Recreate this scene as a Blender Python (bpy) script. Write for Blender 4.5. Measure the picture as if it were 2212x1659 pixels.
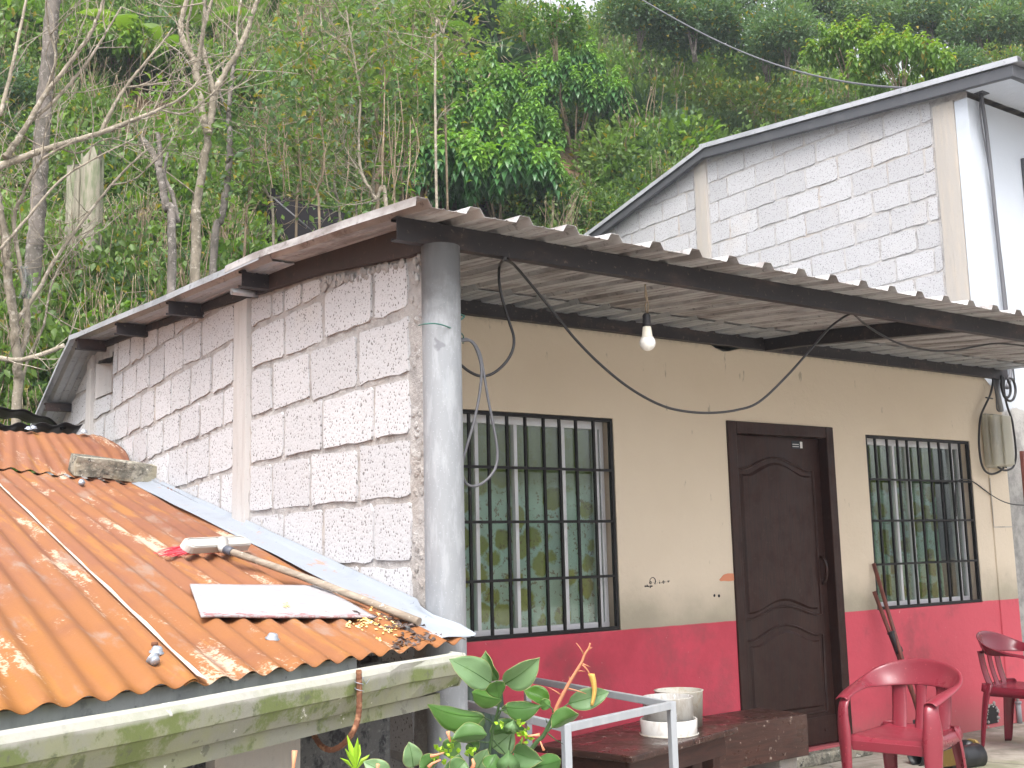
import bpy, bmesh, math, random
import numpy as np
from mathutils import Vector, Matrix, noise as mnoise
for o in list(bpy.data.objects): bpy.data.objects.remove(o)
S = bpy.context.scene; COL = S.collection
rng = random.Random(7); nrg = np.random.default_rng(7)
PI = math.pi

# ------------------------------------------------------------ camera, sky, sun, exposure
FPX, PCX, PCY, EYE = 2450.0, 1106.0, 829.5, 1.45
RM = np.array([[0.8115516226711098, 0.06598046184059156, 0.5805433165537184],
               [-0.5837867318769906, 0.1324171201081364, 0.8010360528631967],
               [-0.02402114535719135, -0.9889955940031127, 0.14598184687884677]])
cam = bpy.data.cameras.new('camera'); cam.sensor_width = 36; cam.lens = 36*FPX/2212
cam.clip_start = .05; cam.clip_end = 2000
camo = bpy.data.objects.new('camera', cam); COL.objects.link(camo); S.camera = camo
mw = Matrix.Identity(4)
for i in range(3):
    mw[i][0] = RM[i][0]; mw[i][1] = -RM[i][1]; mw[i][2] = -RM[i][2]
mw[2][3] = EYE
camo.matrix_world = mw
SUN_EL, SUN_AZ = math.radians(58), math.radians(222)    # azimuth of the sun, clockwise from +Y
W = bpy.data.worlds.new('World'); S.world = W; W.use_nodes = True
nt = W.node_tree; nt.nodes.clear()
sky = nt.nodes.new('ShaderNodeTexSky'); sky.sky_type = 'NISHITA'; sky.sun_disc = False
sky.sun_elevation = SUN_EL; sky.sun_rotation = SUN_AZ
sky.air_density = 1.0; sky.dust_density = 6.0; sky.ozone_density = .6
hsv = nt.nodes.new('ShaderNodeHueSaturation'); hsv.inputs['Saturation'].default_value = .22   # thin overcast takes the blue out
bg = nt.nodes.new('ShaderNodeBackground'); bg.inputs['Strength'].default_value = .15
wo = nt.nodes.new('ShaderNodeOutputWorld')
nt.links.new(sky.outputs[0], hsv.inputs['Color']); nt.links.new(hsv.outputs[0], bg.inputs[0]); nt.links.new(bg.outputs[0], wo.inputs[0])
sl = bpy.data.lights.new('sun', 'SUN'); sl.energy = .85; sl.angle = math.radians(26); sl.color = (1, .97, .94)
so = bpy.data.objects.new('sun', sl); COL.objects.link(so)
sdir = Vector((math.sin(SUN_AZ)*math.cos(SUN_EL), math.cos(SUN_AZ)*math.cos(SUN_EL), math.sin(SUN_EL)))
so.rotation_euler = sdir.to_track_quat('Z', 'Y').to_euler(); so.location = (0, 0, 30)
vs = S.view_settings; S.display_settings.display_device = 'sRGB'
vs.view_transform = 'Standard'; vs.look = 'None'; vs.gamma = 1; vs.use_curve_mapping = False; vs.exposure = 1.6
S.render.engine = 'CYCLES'; S.cycles.max_bounces = 8; S.cycles.transparent_max_bounces = 12
S.cycles.use_denoising = True

# ------------------------------------------------------------ photograph pixel (2212 px wide) -> point on a real plane
CAMP = np.array([0, 0, EYE])
def rayc(px, py): return RM @ np.array([px-PCX, py-PCY, FPX])
def U(px, py, n, d):
    r = rayc(px, py); n = np.array(n, float); t = (d-n@CAMP)/(n@r); return Vector(CAMP+t*r)
def UX(px, py, x): return U(px, py, (1, 0, 0), x)
def UY(px, py, y): return U(px, py, (0, 1, 0), y)
def UZ(px, py, z): return U(px, py, (0, 0, 1), z)
def UG(px, py, g): return Vector(CAMP+rayc(px, py)*(g/FPX))
def PX(p):
    c = RM.T @ (np.array(p, float)-CAMP); return PCX+FPX*c[0]/c[2], PCY+FPX*c[1]/c[2], c[2]

# ------------------------------------------------------------ object helpers
def tag(o, label=None, cat=None, group=None, kind=None):
    if label: o['label'] = label
    if cat: o['category'] = cat
    if group: o['group'] = group
    if kind: o['kind'] = kind
    return o
def thing(name, label, cat, loc=(0, 0, 0), rz=0, group=None):
    o = bpy.data.objects.new(name, None); o.empty_display_size = .1; COL.objects.link(o)
    o.location = loc; o.rotation_euler = (0, 0, rz)
    return tag(o, label, cat, group)
def link(name, me, parent=None, local=False):
    o = bpy.data.objects.new(name, me); COL.objects.link(o)
    if parent is not None:
        o.parent = parent
        if not local and parent.type == 'EMPTY': o.location = -Vector(parent.location)
    return o
def copy_tree(o, parent=None):
    c = o.copy(); COL.objects.link(c)
    if parent is not None: c.parent = parent
    for ch in o.children: copy_tree(ch, c)
    return c

class MB:
    def __init__(s): s.v = []; s.f = []; s.sm = []
    def add(s, v, f, smooth=False):
        b = len(s.v); s.v += [tuple(p) for p in v]; s.f += [tuple(i+b for i in q) for q in f]; s.sm += [smooth]*len(f); return s
    def box(s, x0, x1, y0, y1, z0, z1, M=None, taper=0):
        t = taper
        v = [(x0+t, y0+t, z0), (x1-t, y0+t, z0), (x1-t, y1-t, z0), (x0+t, y1-t, z0), (x0, y0, z1), (x1, y0, z1), (x1, y1, z1), (x0, y1, z1)]
        if M is not None: v = [tuple(M @ Vector(p)) for p in v]
        return s.add(v, [(0, 3, 2, 1), (4, 5, 6, 7), (0, 1, 5, 4), (1, 2, 6, 5), (2, 3, 7, 6), (3, 0, 4, 7)])
    def beam(s, a, b, w, h, up=(0, 0, 1), roll=0):
        a = Vector(a); b = Vector(b); d = (b-a).normalized(); u = Vector(up); r = d.cross(u)
        if r.length < 1e-4: r = d.cross(Vector((0, 1, 0)))
        r.normalize(); u = r.cross(d).normalized()
        if roll: q = Matrix.Rotation(roll, 3, d); r = q @ r; u = q @ u
        v = []
        for p in (a, b):
            for i, j in ((-1, -1), (1, -1), (1, 1), (-1, 1)): v.append(p+r*(i*w/2)+u*(j*h/2))
        return s.add(v, [(0, 1, 2, 3), (7, 6, 5, 4), (0, 4, 5, 1), (1, 5, 6, 2), (2, 6, 7, 3), (3, 7, 4, 0)])
    def tube(s, pts, r, n=8, smooth=True, caps=True, flat=1.0):
        pts = [Vector(p) for p in pts]; m = len(pts)
        rs = [r]*m if not hasattr(r, '__len__') else list(r)
        up = Vector((.13, .21, .97)); v = []; prev = None
        for i, p in enumerate(pts):
            d = (pts[min(i+1, m-1)]-pts[max(i-1, 0)])
            d = d.normalized() if d.length > 1e-9 else Vector((0, 0, 1))
            if prev is None:
                a = d.cross(up)
                if a.length < .1: a = d.cross(Vector((1, 0, 0)))
            else: a = prev-d*prev.dot(d)
            a.normalize(); prev = a; b = d.cross(a)
            for k in range(n):
                t = 2*PI*k/n; v.append(p+a*(math.cos(t)*rs[i])+b*(math.sin(t)*rs[i]*flat))
        f = [(i*n+k, i*n+(k+1) % n, (i+1)*n+(k+1) % n, (i+1)*n+k) for i in range(m-1) for k in range(n)]
        s.add(v, f, smooth)
        if caps:
            b = len(s.v)-m*n
            s.f.append(tuple(b+k for k in reversed(range(n)))); s.sm.append(False)
            s.f.append(tuple(b+(m-1)*n+k for k in range(n))); s.sm.append(False)
        return s
    def lathe(s, prof, c=(0, 0, 0), n=24, M=None, smooth=True, a0=0, a1=2*PI):
        full = abs(a1-a0-2*PI) < 1e-6; nn = n if full else n+1; v = []
        for (r, z) in prof:
            for k in range(nn):
                t = a0+(a1-a0)*k/n; p = Vector((r*math.cos(t), r*math.sin(t), z))
                if M is not None: p = M @ p
                v.append(p+Vector(c))
        f = []
        for i in range(len(prof)-1):
            for k in range(n):
                k2 = (k+1) % nn
                f.append((i*nn+k, i*nn+k2, (i+1)*nn+k2, (i+1)*nn+k))
        return s.add(v, f, smooth)
    def grid(s, fn, nu, nv, smooth=True, skip=None):
        v = [fn(i/nu, j/nv) for j in range(nv+1) for i in range(nu+1)]
        f = [(j*(nu+1)+i, j*(nu+1)+i+1, (j+1)*(nu+1)+i+1, (j+1)*(nu+1)+i) for j in range(nv) for i in range(nu) if not (skip and skip(i/nu, j/nv))]
        return s.add(v, f, smooth)
    def prism(s, poly, fn, d0, d1, inset=0, smooth=False):
        """poly in 2-D, fn(u, v, d) -> 3-D; closed prism between depths d0 (back) and d1 (front); inset shrinks the front ring"""
        n = len(poly); cx = sum(p[0] for p in poly)/n; cy = sum(p[1] for p in poly)/n
        fr = []
        for i, (u, v) in enumerate(poly):
            if inset:
                L = math.hypot(u-cx, v-cy) or 1; u += (cx-u)/L*inset; v += (cy-v)/L*inset
            fr.append((u, v))
        vs_ = [fn(u, v, d0) for u, v in poly]+[fn(u, v, d1) for u, v in fr]
        f = [tuple(range(n, 2*n)), tuple(reversed(range(n)))]+[(i, (i+1) % n, n+(i+1) % n, n+i) for i in range(n)]
        return s.add(vs_, f, smooth)
    def mesh(s, name, m=None):
        me = bpy.data.meshes.new(name); me.from_pydata([tuple(p) for p in s.v], [], s.f)
        me.polygons.foreach_set('use_smooth', s.sm)
        if m is not None: me.materials.append(m)
        me.update(); return me
    def build(s, name, m, parent=None, local=False, bevel=0, seg=2, solid=0, sub=0, fixn=True):
        me = s.mesh(name, m)
        if fixn:
            b = bmesh.new(); b.from_mesh(me); bmesh.ops.recalc_face_normals(b, faces=b.faces); b.to_mesh(me); b.free()
        o = link(name, me, parent, local)
        if solid:
            q = o.modifiers.new('solid', 'SOLIDIFY'); q.thickness = solid; q.offset = 0
        if bevel:
            q = o.modifiers.new('bevel', 'BEVEL'); q.width = bevel; q.segments = seg; q.limit_method = 'ANGLE'; q.angle_limit = math.radians(40)
        if sub:
            q = o.modifiers.new('sub', 'SUBSURF'); q.levels = sub; q.render_levels = sub
        return o

def spline(pts, n=8):
    """Catmull-Rom through the points"""
    P = [Vector(p) for p in pts]; P = [P[0]*2-P[1]]+P+[P[-1]*2-P[-2]]; out = []
    for i in range(1, len(P)-2):
        for k in range(n):
            t = k/n; a, b, c, d = P[i-1], P[i], P[i+1], P[i+2]
            out.append(.5*((2*b)+(c-a)*t+(2*a-5*b+4*c-d)*t*t+(3*b-a-3*c+d)*t**3))
    out.append(P[-2]); return out

# ------------------------------------------------------------ materials
def L_(nt, a, b): nt.links.new(a, b)
def val(nt, op, a, b=None, clamp=False):
    n = nt.nodes.new('ShaderNodeMath'); n.operation = op; n.use_clamp = clamp
    for i, x in enumerate((a, b)):
        if x is None: continue
        if isinstance(x, (int, float)): n.inputs[i].default_value = x
        else: L_(nt, x, n.inputs[i])
    return n.outputs[0]
def rampf(nt, x, lo, hi):
    n = nt.nodes.new('ShaderNodeMapRange'); n.interpolation_type = 'SMOOTHSTEP'
    n.inputs['From Min'].default_value = lo; n.inputs['From Max'].default_value = hi
    L_(nt, x, n.inputs['Value']); return n.outputs[0]
def mixc(nt, f, a, b, mode='MIX'):
    n = nt.nodes.new('ShaderNodeMix'); n.data_type = 'RGBA'; n.blend_type = mode
    for s_, x in ((n.inputs[0], f), (n.inputs[6], a), (n.inputs[7], b)):
        if hasattr(x, 'is_output'): L_(nt, x, s_)
        elif isinstance(x, (int, float)): s_.default_value = x
        else: s_.default_value = (*x[:3], 1)
    return n.outputs[2]
class Mat:
    def __init__(s, name, col, rough=.8, spec=.3, metal=0):
        s.m = bpy.data.materials.new(name); s.m.use_nodes = True; s.nt = s.m.node_tree
        s.b = s.nt.nodes['Principled BSDF']; s.out = s.nt.nodes['Material Output']
        s.b.inputs['Roughness'].default_value = rough; s.b.inputs['Specular IOR Level'].default_value = spec; s.b.inputs['Metallic'].default_value = metal
        s.tc = s.nt.nodes.new('ShaderNodeTexCoord'); s.co = s.tc.outputs['Object']; s.c = col; s.h = None; s.dist = .01; s.hs = 1
    def map(s, sc=(1, 1, 1), rot=(0, 0, 0), co=None):
        n = s.nt.nodes.new('ShaderNodeMapping'); n.inputs['Scale'].default_value = sc if hasattr(sc, '__len__') else (sc,)*3
        n.inputs['Rotation'].default_value = rot; L_(s.nt, co or s.co, n.inputs[0]); return n.outputs[0]
    def noise(s, scale, detail=4, rough=.6, sc=(1, 1, 1), dist=0, rot=(0, 0, 0)):
        n = s.nt.nodes.new('ShaderNodeTexNoise'); n.inputs['Scale'].default_value = scale; n.inputs['Detail'].default_value = detail
        n.inputs['Roughness'].default_value = rough; n.inputs['Distortion'].default_value = dist; L_(s.nt, s.map(sc, rot), n.inputs['Vector']); return n.outputs[0]
    def voro(s, scale, feature='F1', sc=(1, 1, 1), rnd=1):
        n = s.nt.nodes.new('ShaderNodeTexVoronoi'); n.feature = feature; n.inputs['Scale'].default_value = scale; n.inputs['Randomness'].default_value = rnd
        L_(s.nt, s.map(sc), n.inputs['Vector']); return n.outputs['Distance']
    def xyz(s):
        n = s.nt.nodes.new('ShaderNodeSeparateXYZ'); L_(s.nt, s.co, n.inputs[0]); return n.outputs
    def lay(s, f, lo, hi, col, amt=1, mode='MIX'):
        f = rampf(s.nt, f, lo, hi)
        if amt != 1: f = val(s.nt, 'MULTIPLY', f, amt)
        s.c = mixc(s.nt, f, s.c, col, mode); return s
    def mul(s, f, col): s.c = mixc(s.nt, f, s.c, col); return s
    def bump(s, f, dist=.005, strength=1):
        n = s.nt.nodes.new('ShaderNodeBump'); n.inputs['Distance'].default_value = dist; n.inputs['Strength'].default_value = strength
        L_(s.nt, f, n.inputs['Height'])
        if s.h is not None: L_(s.nt, s.h, n.inputs['Normal'])
        s.h = n.outputs[0]; return s
    def roughf(s, f, lo, hi, r0, r1):
        n = s.nt.nodes.new('ShaderNodeMapRange'); n.inputs['From Min'].default_value = lo; n.inputs['From Max'].default_value = hi
        n.inputs['To Min'].default_value = r0; n.inputs['To Max'].default_value = r1; L_(s.nt, f, n.inputs['Value']); L_(s.nt, n.outputs[0], s.b.inputs['Roughness']); return s
    def done(s):
        if hasattr(s.c, 'is_output'): L_(s.nt, s.c, s.b.inputs['Base Color'])
        else: s.b.inputs['Base Color'].default_value = (*s.c[:3], 1)
        if s.h is not None: L_(s.nt, s.h, s.b.inputs['Normal'])
        return s.m
def objrand(s):
    n = s.nt.nodes.new('ShaderNodeObjectInfo'); return n.outputs['Random']
def islrand(s):
    n = s.nt.nodes.new('ShaderNodeNewGeometry'); return n.outputs['Random Per Island']

def m_block(name, col, pit=(.16, .15, .145)):
    m = Mat(name, col, .95, .1)
    m.lay(objrand(m), 0, 1, tuple(c*.86 for c in col), .9)
    m.lay(m.noise(5, 3), .45, .75, tuple(c*.88 for c in col), .6)
    m.lay(m.noise(2.0, 3), .56, .8, (.52, .46, .40), .3)
    a = m.voro(62); b = m.noise(38, 2, .6)
    f = val(m.nt, 'ADD', a, val(m.nt, 'MULTIPLY', b, .75))
    m.lay(f, .68, .55, pit, .9)
    c = m.voro(110); m.lay(c, .30, .14, pit, .55)
    m.bump(f, .0022, .6); m.bump(m.noise(140, 2), .001, .5)
    return m.done()
M_BLOCK = m_block('pumice block', (.51, .508, .525))
M_BLOCK2 = m_block('pumice block pale', (.43, .428, .445), (.18, .175, .175))
def m_mortar(name, col):
    m = Mat(name, col, .95, .1); m.lay(m.noise(9, 5), .42, .7, tuple(c*.6 for c in col), .8); m.lay(m.noise(50, 3), .5, .75, tuple(min(1, c*1.25) for c in col), .6)
    m.lay(m.noise(2.5, 2), .5, .7, (.40, .33, .27), .4)
    m.bump(m.noise(45, 6, .7), .012, 1); return m.done()
M_MORT = m_mortar('rough mortar', (.40, .382, .372)); M_MORT2 = m_mortar('pale mortar', (.42, .405, .40))
m = Mat('board-marked concrete', (.44, .42, .41), .9, .15); m.lay(m.noise(4, 4, .6, (6, 6, .5)), .45, .7, (.34, .32, .30), .6); m.lay(m.noise(60, 2), .62, .7, (.3, .28, .26), .5); m.bump(m.noise(12, 4, .6, (5, 5, .6)), .004, .8); M_COLUMN = m.done()
m = Mat('sandy concrete', (.35, .325, .30), .9, .15); m.lay(m.noise(4, 4, .6, (6, 6, .7)), .45, .7, (.40, .35, .30), .6); m.lay(m.noise(50, 2), .64, .7, (.3, .28, .26), .5); m.bump(m.noise(12, 4, .6, (5, 5, .6)), .005, .8); M_COLUMN2 = m.done()
# facade paint: beige over a crimson dado, scuffs and dirt
m = Mat('painted plaster', (.64, .55, .44), .75, .25); z = m.xyz()[2]; x = m.xyz()[0]
m.lay(m.noise(1.2, 4), .4, .75, (.59, .50, .39), .7)
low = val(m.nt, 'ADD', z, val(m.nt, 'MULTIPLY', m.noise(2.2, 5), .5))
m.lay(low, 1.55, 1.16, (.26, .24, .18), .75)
m.lay(m.noise(16, 3, .6, (1, 1, .3)), .68, .73, (.22, .19, .14), .55)
dz = val(m.nt, 'ADD', z, val(m.nt, 'MULTIPLY', m.noise(5, 3), .012))
red = mixc(m.nt, rampf(m.nt, m.noise(2.4, 4), .45, .7), (.56, .068, .105), (.45, .055, .082))
red = mixc(m.nt, rampf(m.nt, x, 4.5, 8.6), red, (.55, .09, .12))
red = mixc(m.nt, val(m.nt, 'MULTIPLY', rampf(m.nt, m.noise(1.6, 5, .65), .48, .68), .75), red, (.26, .07, .08))
red = mixc(m.nt, rampf(m.nt, m.noise(26, 4, .7), .68, .72), red, (.62, .32, .30))
red = mixc(m.nt, val(m.nt, 'MULTIPLY', rampf(m.nt, z, .35, .02), .55), red, (.30, .13, .12))
m.c = mixc(m.nt, rampf(m.nt, dz, .978, .972), m.c, red)
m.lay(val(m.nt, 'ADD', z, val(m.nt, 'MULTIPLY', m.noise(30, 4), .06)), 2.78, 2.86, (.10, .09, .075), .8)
m.bump(m.noise(14, 5, .6), .006, .7); m.bump(m.noise(90, 3), .0015, .8); M_PAINT = m.done()
m = Mat('white plaster', (.47, .505, .56), .85, .2); m.lay(m.noise(1.6, 5), .45, .75, (.41, .44, .49), .6); z = m.xyz()[2]
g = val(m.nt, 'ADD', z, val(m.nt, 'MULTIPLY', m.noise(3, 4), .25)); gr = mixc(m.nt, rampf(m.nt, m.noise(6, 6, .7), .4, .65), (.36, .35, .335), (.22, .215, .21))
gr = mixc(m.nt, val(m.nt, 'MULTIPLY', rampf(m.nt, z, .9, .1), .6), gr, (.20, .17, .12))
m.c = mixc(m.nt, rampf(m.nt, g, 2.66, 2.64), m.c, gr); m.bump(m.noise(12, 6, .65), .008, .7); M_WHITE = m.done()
m = Mat('dark stone concrete', (.10, .10, .10), .95, .15); m.lay(m.noise(14, 5, .7), .5, .62, (.035, .035, .04)); m.lay(m.noise(60, 3), .55, .7, (.2, .2, .2), .5); m.bump(m.noise(34, 5, .7), .02, 1); M_DARKST = m.done()
m = Mat('porch cement', (.36, .33, .285), .85, .25); m.lay(m.noise(2.2, 6, .65), .42, .65, (.19, .175, .14)); m.lay(m.noise(1.3, 3), .5, .65, (.20, .21, .12), .5); m.lay(m.noise(26, 4), .66, .7, (.5, .47, .42), .6); m.lay(m.voro(1.3, 'DISTANCE_TO_EDGE'), .012, .0, (.08, .07, .06), .6); m.bump(m.noise(20, 6), .006, .7); M_FLOOR = m.done()
m = Mat('soil', (.13, .085, .05), .95, .1); m.lay(m.noise(1.3, 6), .45, .65, (.05, .055, .025)); m.lay(m.noise(18, 4), .5, .7, (.22, .16, .10), .6); m.bump(m.noise(9, 6), .08, 1); M_SOIL = m.done()
m = Mat('yard concrete', (.36, .34, .30), .9, .2); m.lay(m.noise(1.2, 6), .42, .65, (.27, .255, .22)); m.lay(m.noise(15, 5), .6, .7, (.45, .43, .40), .6); m.bump(m.noise(20, 5), .006, .7); M_BOUNCE = m.done()
# metals
def m_sheet(name, col, stain, amt, rough=.45, metal=.55, sc=(3, .6, 1)):
    m = Mat(name, col, rough, .4, metal); m.lay(m.noise(3, 6, .65, sc), .42, .62, stain, amt); m.lay(m.noise(26, 4, .6), .6, .68, tuple(c*.4 for c in stain), .55)
    m.lay(m.noise(7, 5, .7, (1, .35, 1)), .58, .66, tuple(c*.75 for c in stain), .6); m.roughf(m.noise(5, 4), .3, .7, rough, min(1, rough+.3)); m.bump(m.noise(4, 2), .004, .4); return m.done()
M_ROOF = m_sheet('weathered roofing sheet', (.44, .43, .43), (.22, .195, .185), .85, .5, .2)
M_ROOFB = m_sheet('clean galvanised sheet', (.44, .46, .49), (.30, .32, .345), .6, .42, .6)
M_NROOF = m_sheet('neighbour roofing', (.42, .43, .46), (.30, .31, .33), .6, .45, .5)
m = Mat('dark oxide steel', (.028, .025, .028), .55, .4, .2); m.lay(m.noise(6, 5, .65, (.4, 1, 1)), .5, .68, (.085, .055, .048), .8); m.lay(m.noise(40, 3), .62, .68, (.16, .12, .10), .5); m.bump(m.noise(60, 3), .001, .5); M_STEEL = m.done()
m = Mat('rusty oxide beam', (.045, .030, .027), .65, .35, .1); m.lay(m.noise(6, 5), .45, .65, (.03, .023, .022)); m.lay(m.noise(40, 3), .6, .7, (.10, .06, .05), .5); M_RUSTBEAM = m.done()
m = Mat('charcoal steel', (.085, .088, .098), .5, .4, .3); m.lay(m.noise(5, 5), .5, .7, (.12, .12, .13), .6); M_CHAR = m.done()
m = Mat('black bar paint', (.007, .0065, .007), .5, .3); m.lay(m.noise(30, 3), .62, .7, (.05, .035, .03), .7); M_BAR = m.done()
m = Mat('aluminium', (.36, .38, .41), .38, .5, .35); m.lay(m.noise(12, 4, .6, (1, 1, .2)), .5, .7, (.45, .46, .48), .6); M_ALU = m.done()
m = Mat('white aluminium', (.66, .67, .70), .4, .5, .3); m.lay(m.noise(9, 4), .55, .75, (.42, .43, .45), .5); M_ALUW = m.done()
m = Mat('zinc pipe', (.245, .256, .272), .6, .35, .15); z = m.xyz()[2]
m.lay(m.noise(30, 4, .65, (1, 1, .25)), .45, .65, (.32, .333, .352), .8); m.lay(m.noise(4, 4, .6, (2, 2, .4)), .5, .7, (.19, .21, .235), .6)
m.lay(m.voro(75), .2, .1, (.42, .44, .47), .4)
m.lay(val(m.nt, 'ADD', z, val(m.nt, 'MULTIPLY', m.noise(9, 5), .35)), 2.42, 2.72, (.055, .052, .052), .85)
m.lay(m.noise(7, 3), .70, .74, (.14, .14, .16), .7); m.lay(val(m.nt, 'ADD', z, val(m.nt, 'MULTIPLY', m.noise(5, 4), .5)), 1.15, .7, (.17, .18, .20), .7)
m.bump(m.noise(70, 3, .6, (1, 1, .4)), .0012, .7); M_PIPE = m.done()
# rust: streaks follow the corrugations (object Y)
m = Mat('rusted zinc', (.205, .083, .043), .7, .3, .05)
yy_ = m.xyz()[1]; m.lay(val(m.nt, 'ADD', yy_, val(m.nt, 'MULTIPLY', m.noise(1.4, 4, .6, (2, 1, 1)), 2.2)), 5.6, 3.4, (.27, .108, .020), .85)
st = m.noise(1.6, 5, .65, (10, .7, 1)); m.lay(st, .42, .6, (.24, .098, .036), .7); m.lay(m.noise(1.1, 4), .5, .7, (.15, .058, .038), .8)
m.lay(m.noise(1.7, 5, .7, (9, .55, 1)), .56, .64, (.28, .125, .032), .7)
sp = val(m.nt, 'ADD', m.noise(1.5, 5, .7, (4, .8, 1)), val(m.nt, 'MULTIPLY', m.noise(75, 3, .7), .28)); m.lay(sp, .74, .80, (.46, .36, .27), .8)
m.lay(m.noise(120, 2), .6, .75, (.16, .065, .035), .35); m.lay(m.noise(2.6, 6, .75, (2, .5, 1)), .54, .66, (.23, .165, .13), .7)
ed = m.nt.nodes.new('ShaderNodeAttribute'); ed.attribute_name = 'zinc'
ef = val(m.nt, 'ADD', ed.outputs['Fac'], val(m.nt, 'MULTIPLY', val(m.nt, 'SUBTRACT', m.noise(16, 6, .75), .5), .75))
m.lay(ef, .47, .54, (.33, .355, .39), 1); m.lay(m.noise(30, 4), .62, .7, (.2, .2, .22), .0)
m.bump(m.noise(80, 3), .0015, .6); M_RUST = m.done()
m = Mat('pale lap strip', (.58, .53, .49), .6, .3, .1); m.lay(m.noise(10, 5, .7, (3, .4, 1)), .5, .62, (.45, .26, .13), .7); M_LAP = m.done()
m = Mat('flashing zinc', (.30, .33, .375), .5, .4, .3); m.lay(m.noise(5, 5, .65), .5, .7, (.25, .275, .31), .6); m.lay(m.noise(34, 3), .68, .72, (.12, .12, .14), .7); m.lay(m.noise(9, 6, .75, (1, .5, 1)), .60, .66, (.40, .20, .09), .6); M_FLASH = m.done()
m = Mat('mossy painted gutter', (.215, .213, .175), .7, .3, .0); z = m.xyz()[2]
m.lay(m.noise(3.5, 6, .7), .42, .6, (.22, .225, .14), .9); m.lay(m.noise(5.5, 6, .72), .50, .60, (.12, .15, .045), .9); m.lay(m.noise(22, 5, .7), .57, .66, (.10, .10, .075), .7); m.lay(m.noise(15, 4), .66, .7, (.75, .73, .68), .8)
m.lay(val(m.nt, 'ADD', z, val(m.nt, 'MULTIPLY', m.noise(6, 4), .05)), 1.112, 1.128, (.44, .43, .40), .6); m.bump(m.noise(30, 5), .003, .8); M_GUT = m.done()
m = Mat('black corrugated sheet', (.012, .011, .012), .5, .4, .2); m.lay(m.noise(8, 4), .5, .7, (.025, .022, .022), .7); M_BLACK = m.done()
m = Mat('zinc cap', (.33, .36, .41), .4, .5, .5); M_CAP = m.done()
m = Mat('lichened concrete', (.30, .28, .23), .95, .1); m.lay(m.noise(9, 5, .7), .45, .6, (.13, .125, .105)); m.lay(m.noise(20, 5, .7), .56, .66, (.05, .05, .048), .9); m.lay(m.noise(34, 4), .62, .68, (.62, .60, .54), .8); m.lay(m.noise(4, 3), .52, .66, (.36, .33, .24), .8); m.bump(m.noise(40, 5, .7), .012, 1); M_BRICK = m.done()
# timber, plastic, cloth
def m_wood(name, a, b, rough=.5, sc=(1, 9, 9), spec=.4, chips=0, chipcol=(.4, .33, .27)):
    m = Mat(name, a, rough, spec); m.lay(m.noise(4, 5, .6, sc, 1.2), .4, .65, b); m.lay(m.noise(3, 3), .5, .7, tuple(c*.7 for c in a), .6)
    if chips: m.lay(m.noise(24, 5, .7), .61, .67, chipcol, chips); m.lay(m.noise(5, 6, .75), .58, .72, tuple(c*.45 for c in chipcol), chips*.6); m.roughf(m.noise(7, 5, .65), .35, .65, max(.12, rough-.22), rough+.15)
    m.bump(m.noise(10, 4, .6, sc), .002, .6); return m.done()
M_DOOR = m_wood('dark varnished door', (.034, .0125, .009), (.022, .0095, .0075), .5, (9, 9, .8), .28, .12, (.12, .08, .06))
M_TABLE = m_wood('wet brown tabletop', (.050, .022, .016), (.024, .011, .009), .38, (8, 1.2, 8), .5, .8, (.40, .33, .30))
M_BENCH = m_wood('scuffed brown bench', (.060, .026, .019), (.036, .017, .013), .45, (1, 8, 8), .4, .9, (.30, .24, .20))
M_BENCHL = m_wood('brown bench leg', (.055, .022, .016), (.035, .015, .012), .5)
M_HANDLE = m_wood('weathered handle', (.30, .25, .20), (.19, .155, .12), .75, (1.5, 1.5, 9), .2, .8, (.6, .56, .5))
M_RWOOD = m_wood('reddish tool wood', (.19, .06, .045), (.11, .036, .03), .5, (9, 9, 1))
m = Mat('whitewashed board', (.33, .32, .33), .7, .3); m.lay(m.noise(14, 5, .7, (1, 2.6, 1)), .5, .6, (.29, .265, .275), .7)
x_, y_, _z = m.xyz(); ck = m.nt.nodes.new('ShaderNodeTexChecker'); ck.inputs['Scale'].default_value = 17; L_(m.nt, m.map((1, 1, 0), (0, 0, .35)), ck.inputs['Vector']); m.mul(val(m.nt, 'MULTIPLY', ck.outputs['Fac'], .30), (.22, .21, .225))
at = m.nt.nodes.new('ShaderNodeAttribute'); at.attribute_name = 'edge'; m.lay(val(m.nt, 'ADD', at.outputs['Fac'], val(m.nt, 'MULTIPLY', val(m.nt, 'SUBTRACT', m.noise(18, 6, .75, (1, 2, 1)), .5), 1.1)), .56, .66, (.24, .10, .10), .9)
m.bump(m.noise(30, 4), .003, .8); M_BOARD = m.done()
m = Mat('red chair plastic', (.185, .021, .034), .32, .5); m.lay(m.noise(4, 4), .5, .7, (.19, .022, .034), .6); m.lay(m.noise(60, 3), .64, .7, (.42, .09, .1), .35); m.roughf(m.noise(8, 4), .3, .7, .24, .45); M_CHAIR = m.done()
m = Mat('dark red chair plastic', (.155, .013, .026), .24, .5); m.lay(m.noise(4, 4), .5, .7, (.21, .016, .03), .6); M_CHAIR2 = m.done()
m = Mat('broom head plastic', (.42, .41, .385), .4, .4); m.lay(m.noise(12, 4), .5, .7, (.55, .52, .47), .5); M_BROOM = m.done()
m = Mat('red bristles', (.62, .04, .07), .5, .4); m.lay(islrand(m), 0, 1, (.75, .14, .16), .8); M_BRIS = m.done()
m = Mat('grey collar', (.075, .08, .10), .45, .4); M_COLLAR = m.done()
m = Mat('stained white bucket', (.60, .575, .51), .45, .4); m.lay(m.noise(14, 5, .7), .5, .62, (.50, .42, .30), .7); m.lay(m.noise(26, 4), .63, .68, (.28, .22, .15), .7); M_BUCKET = m.done()
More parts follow.
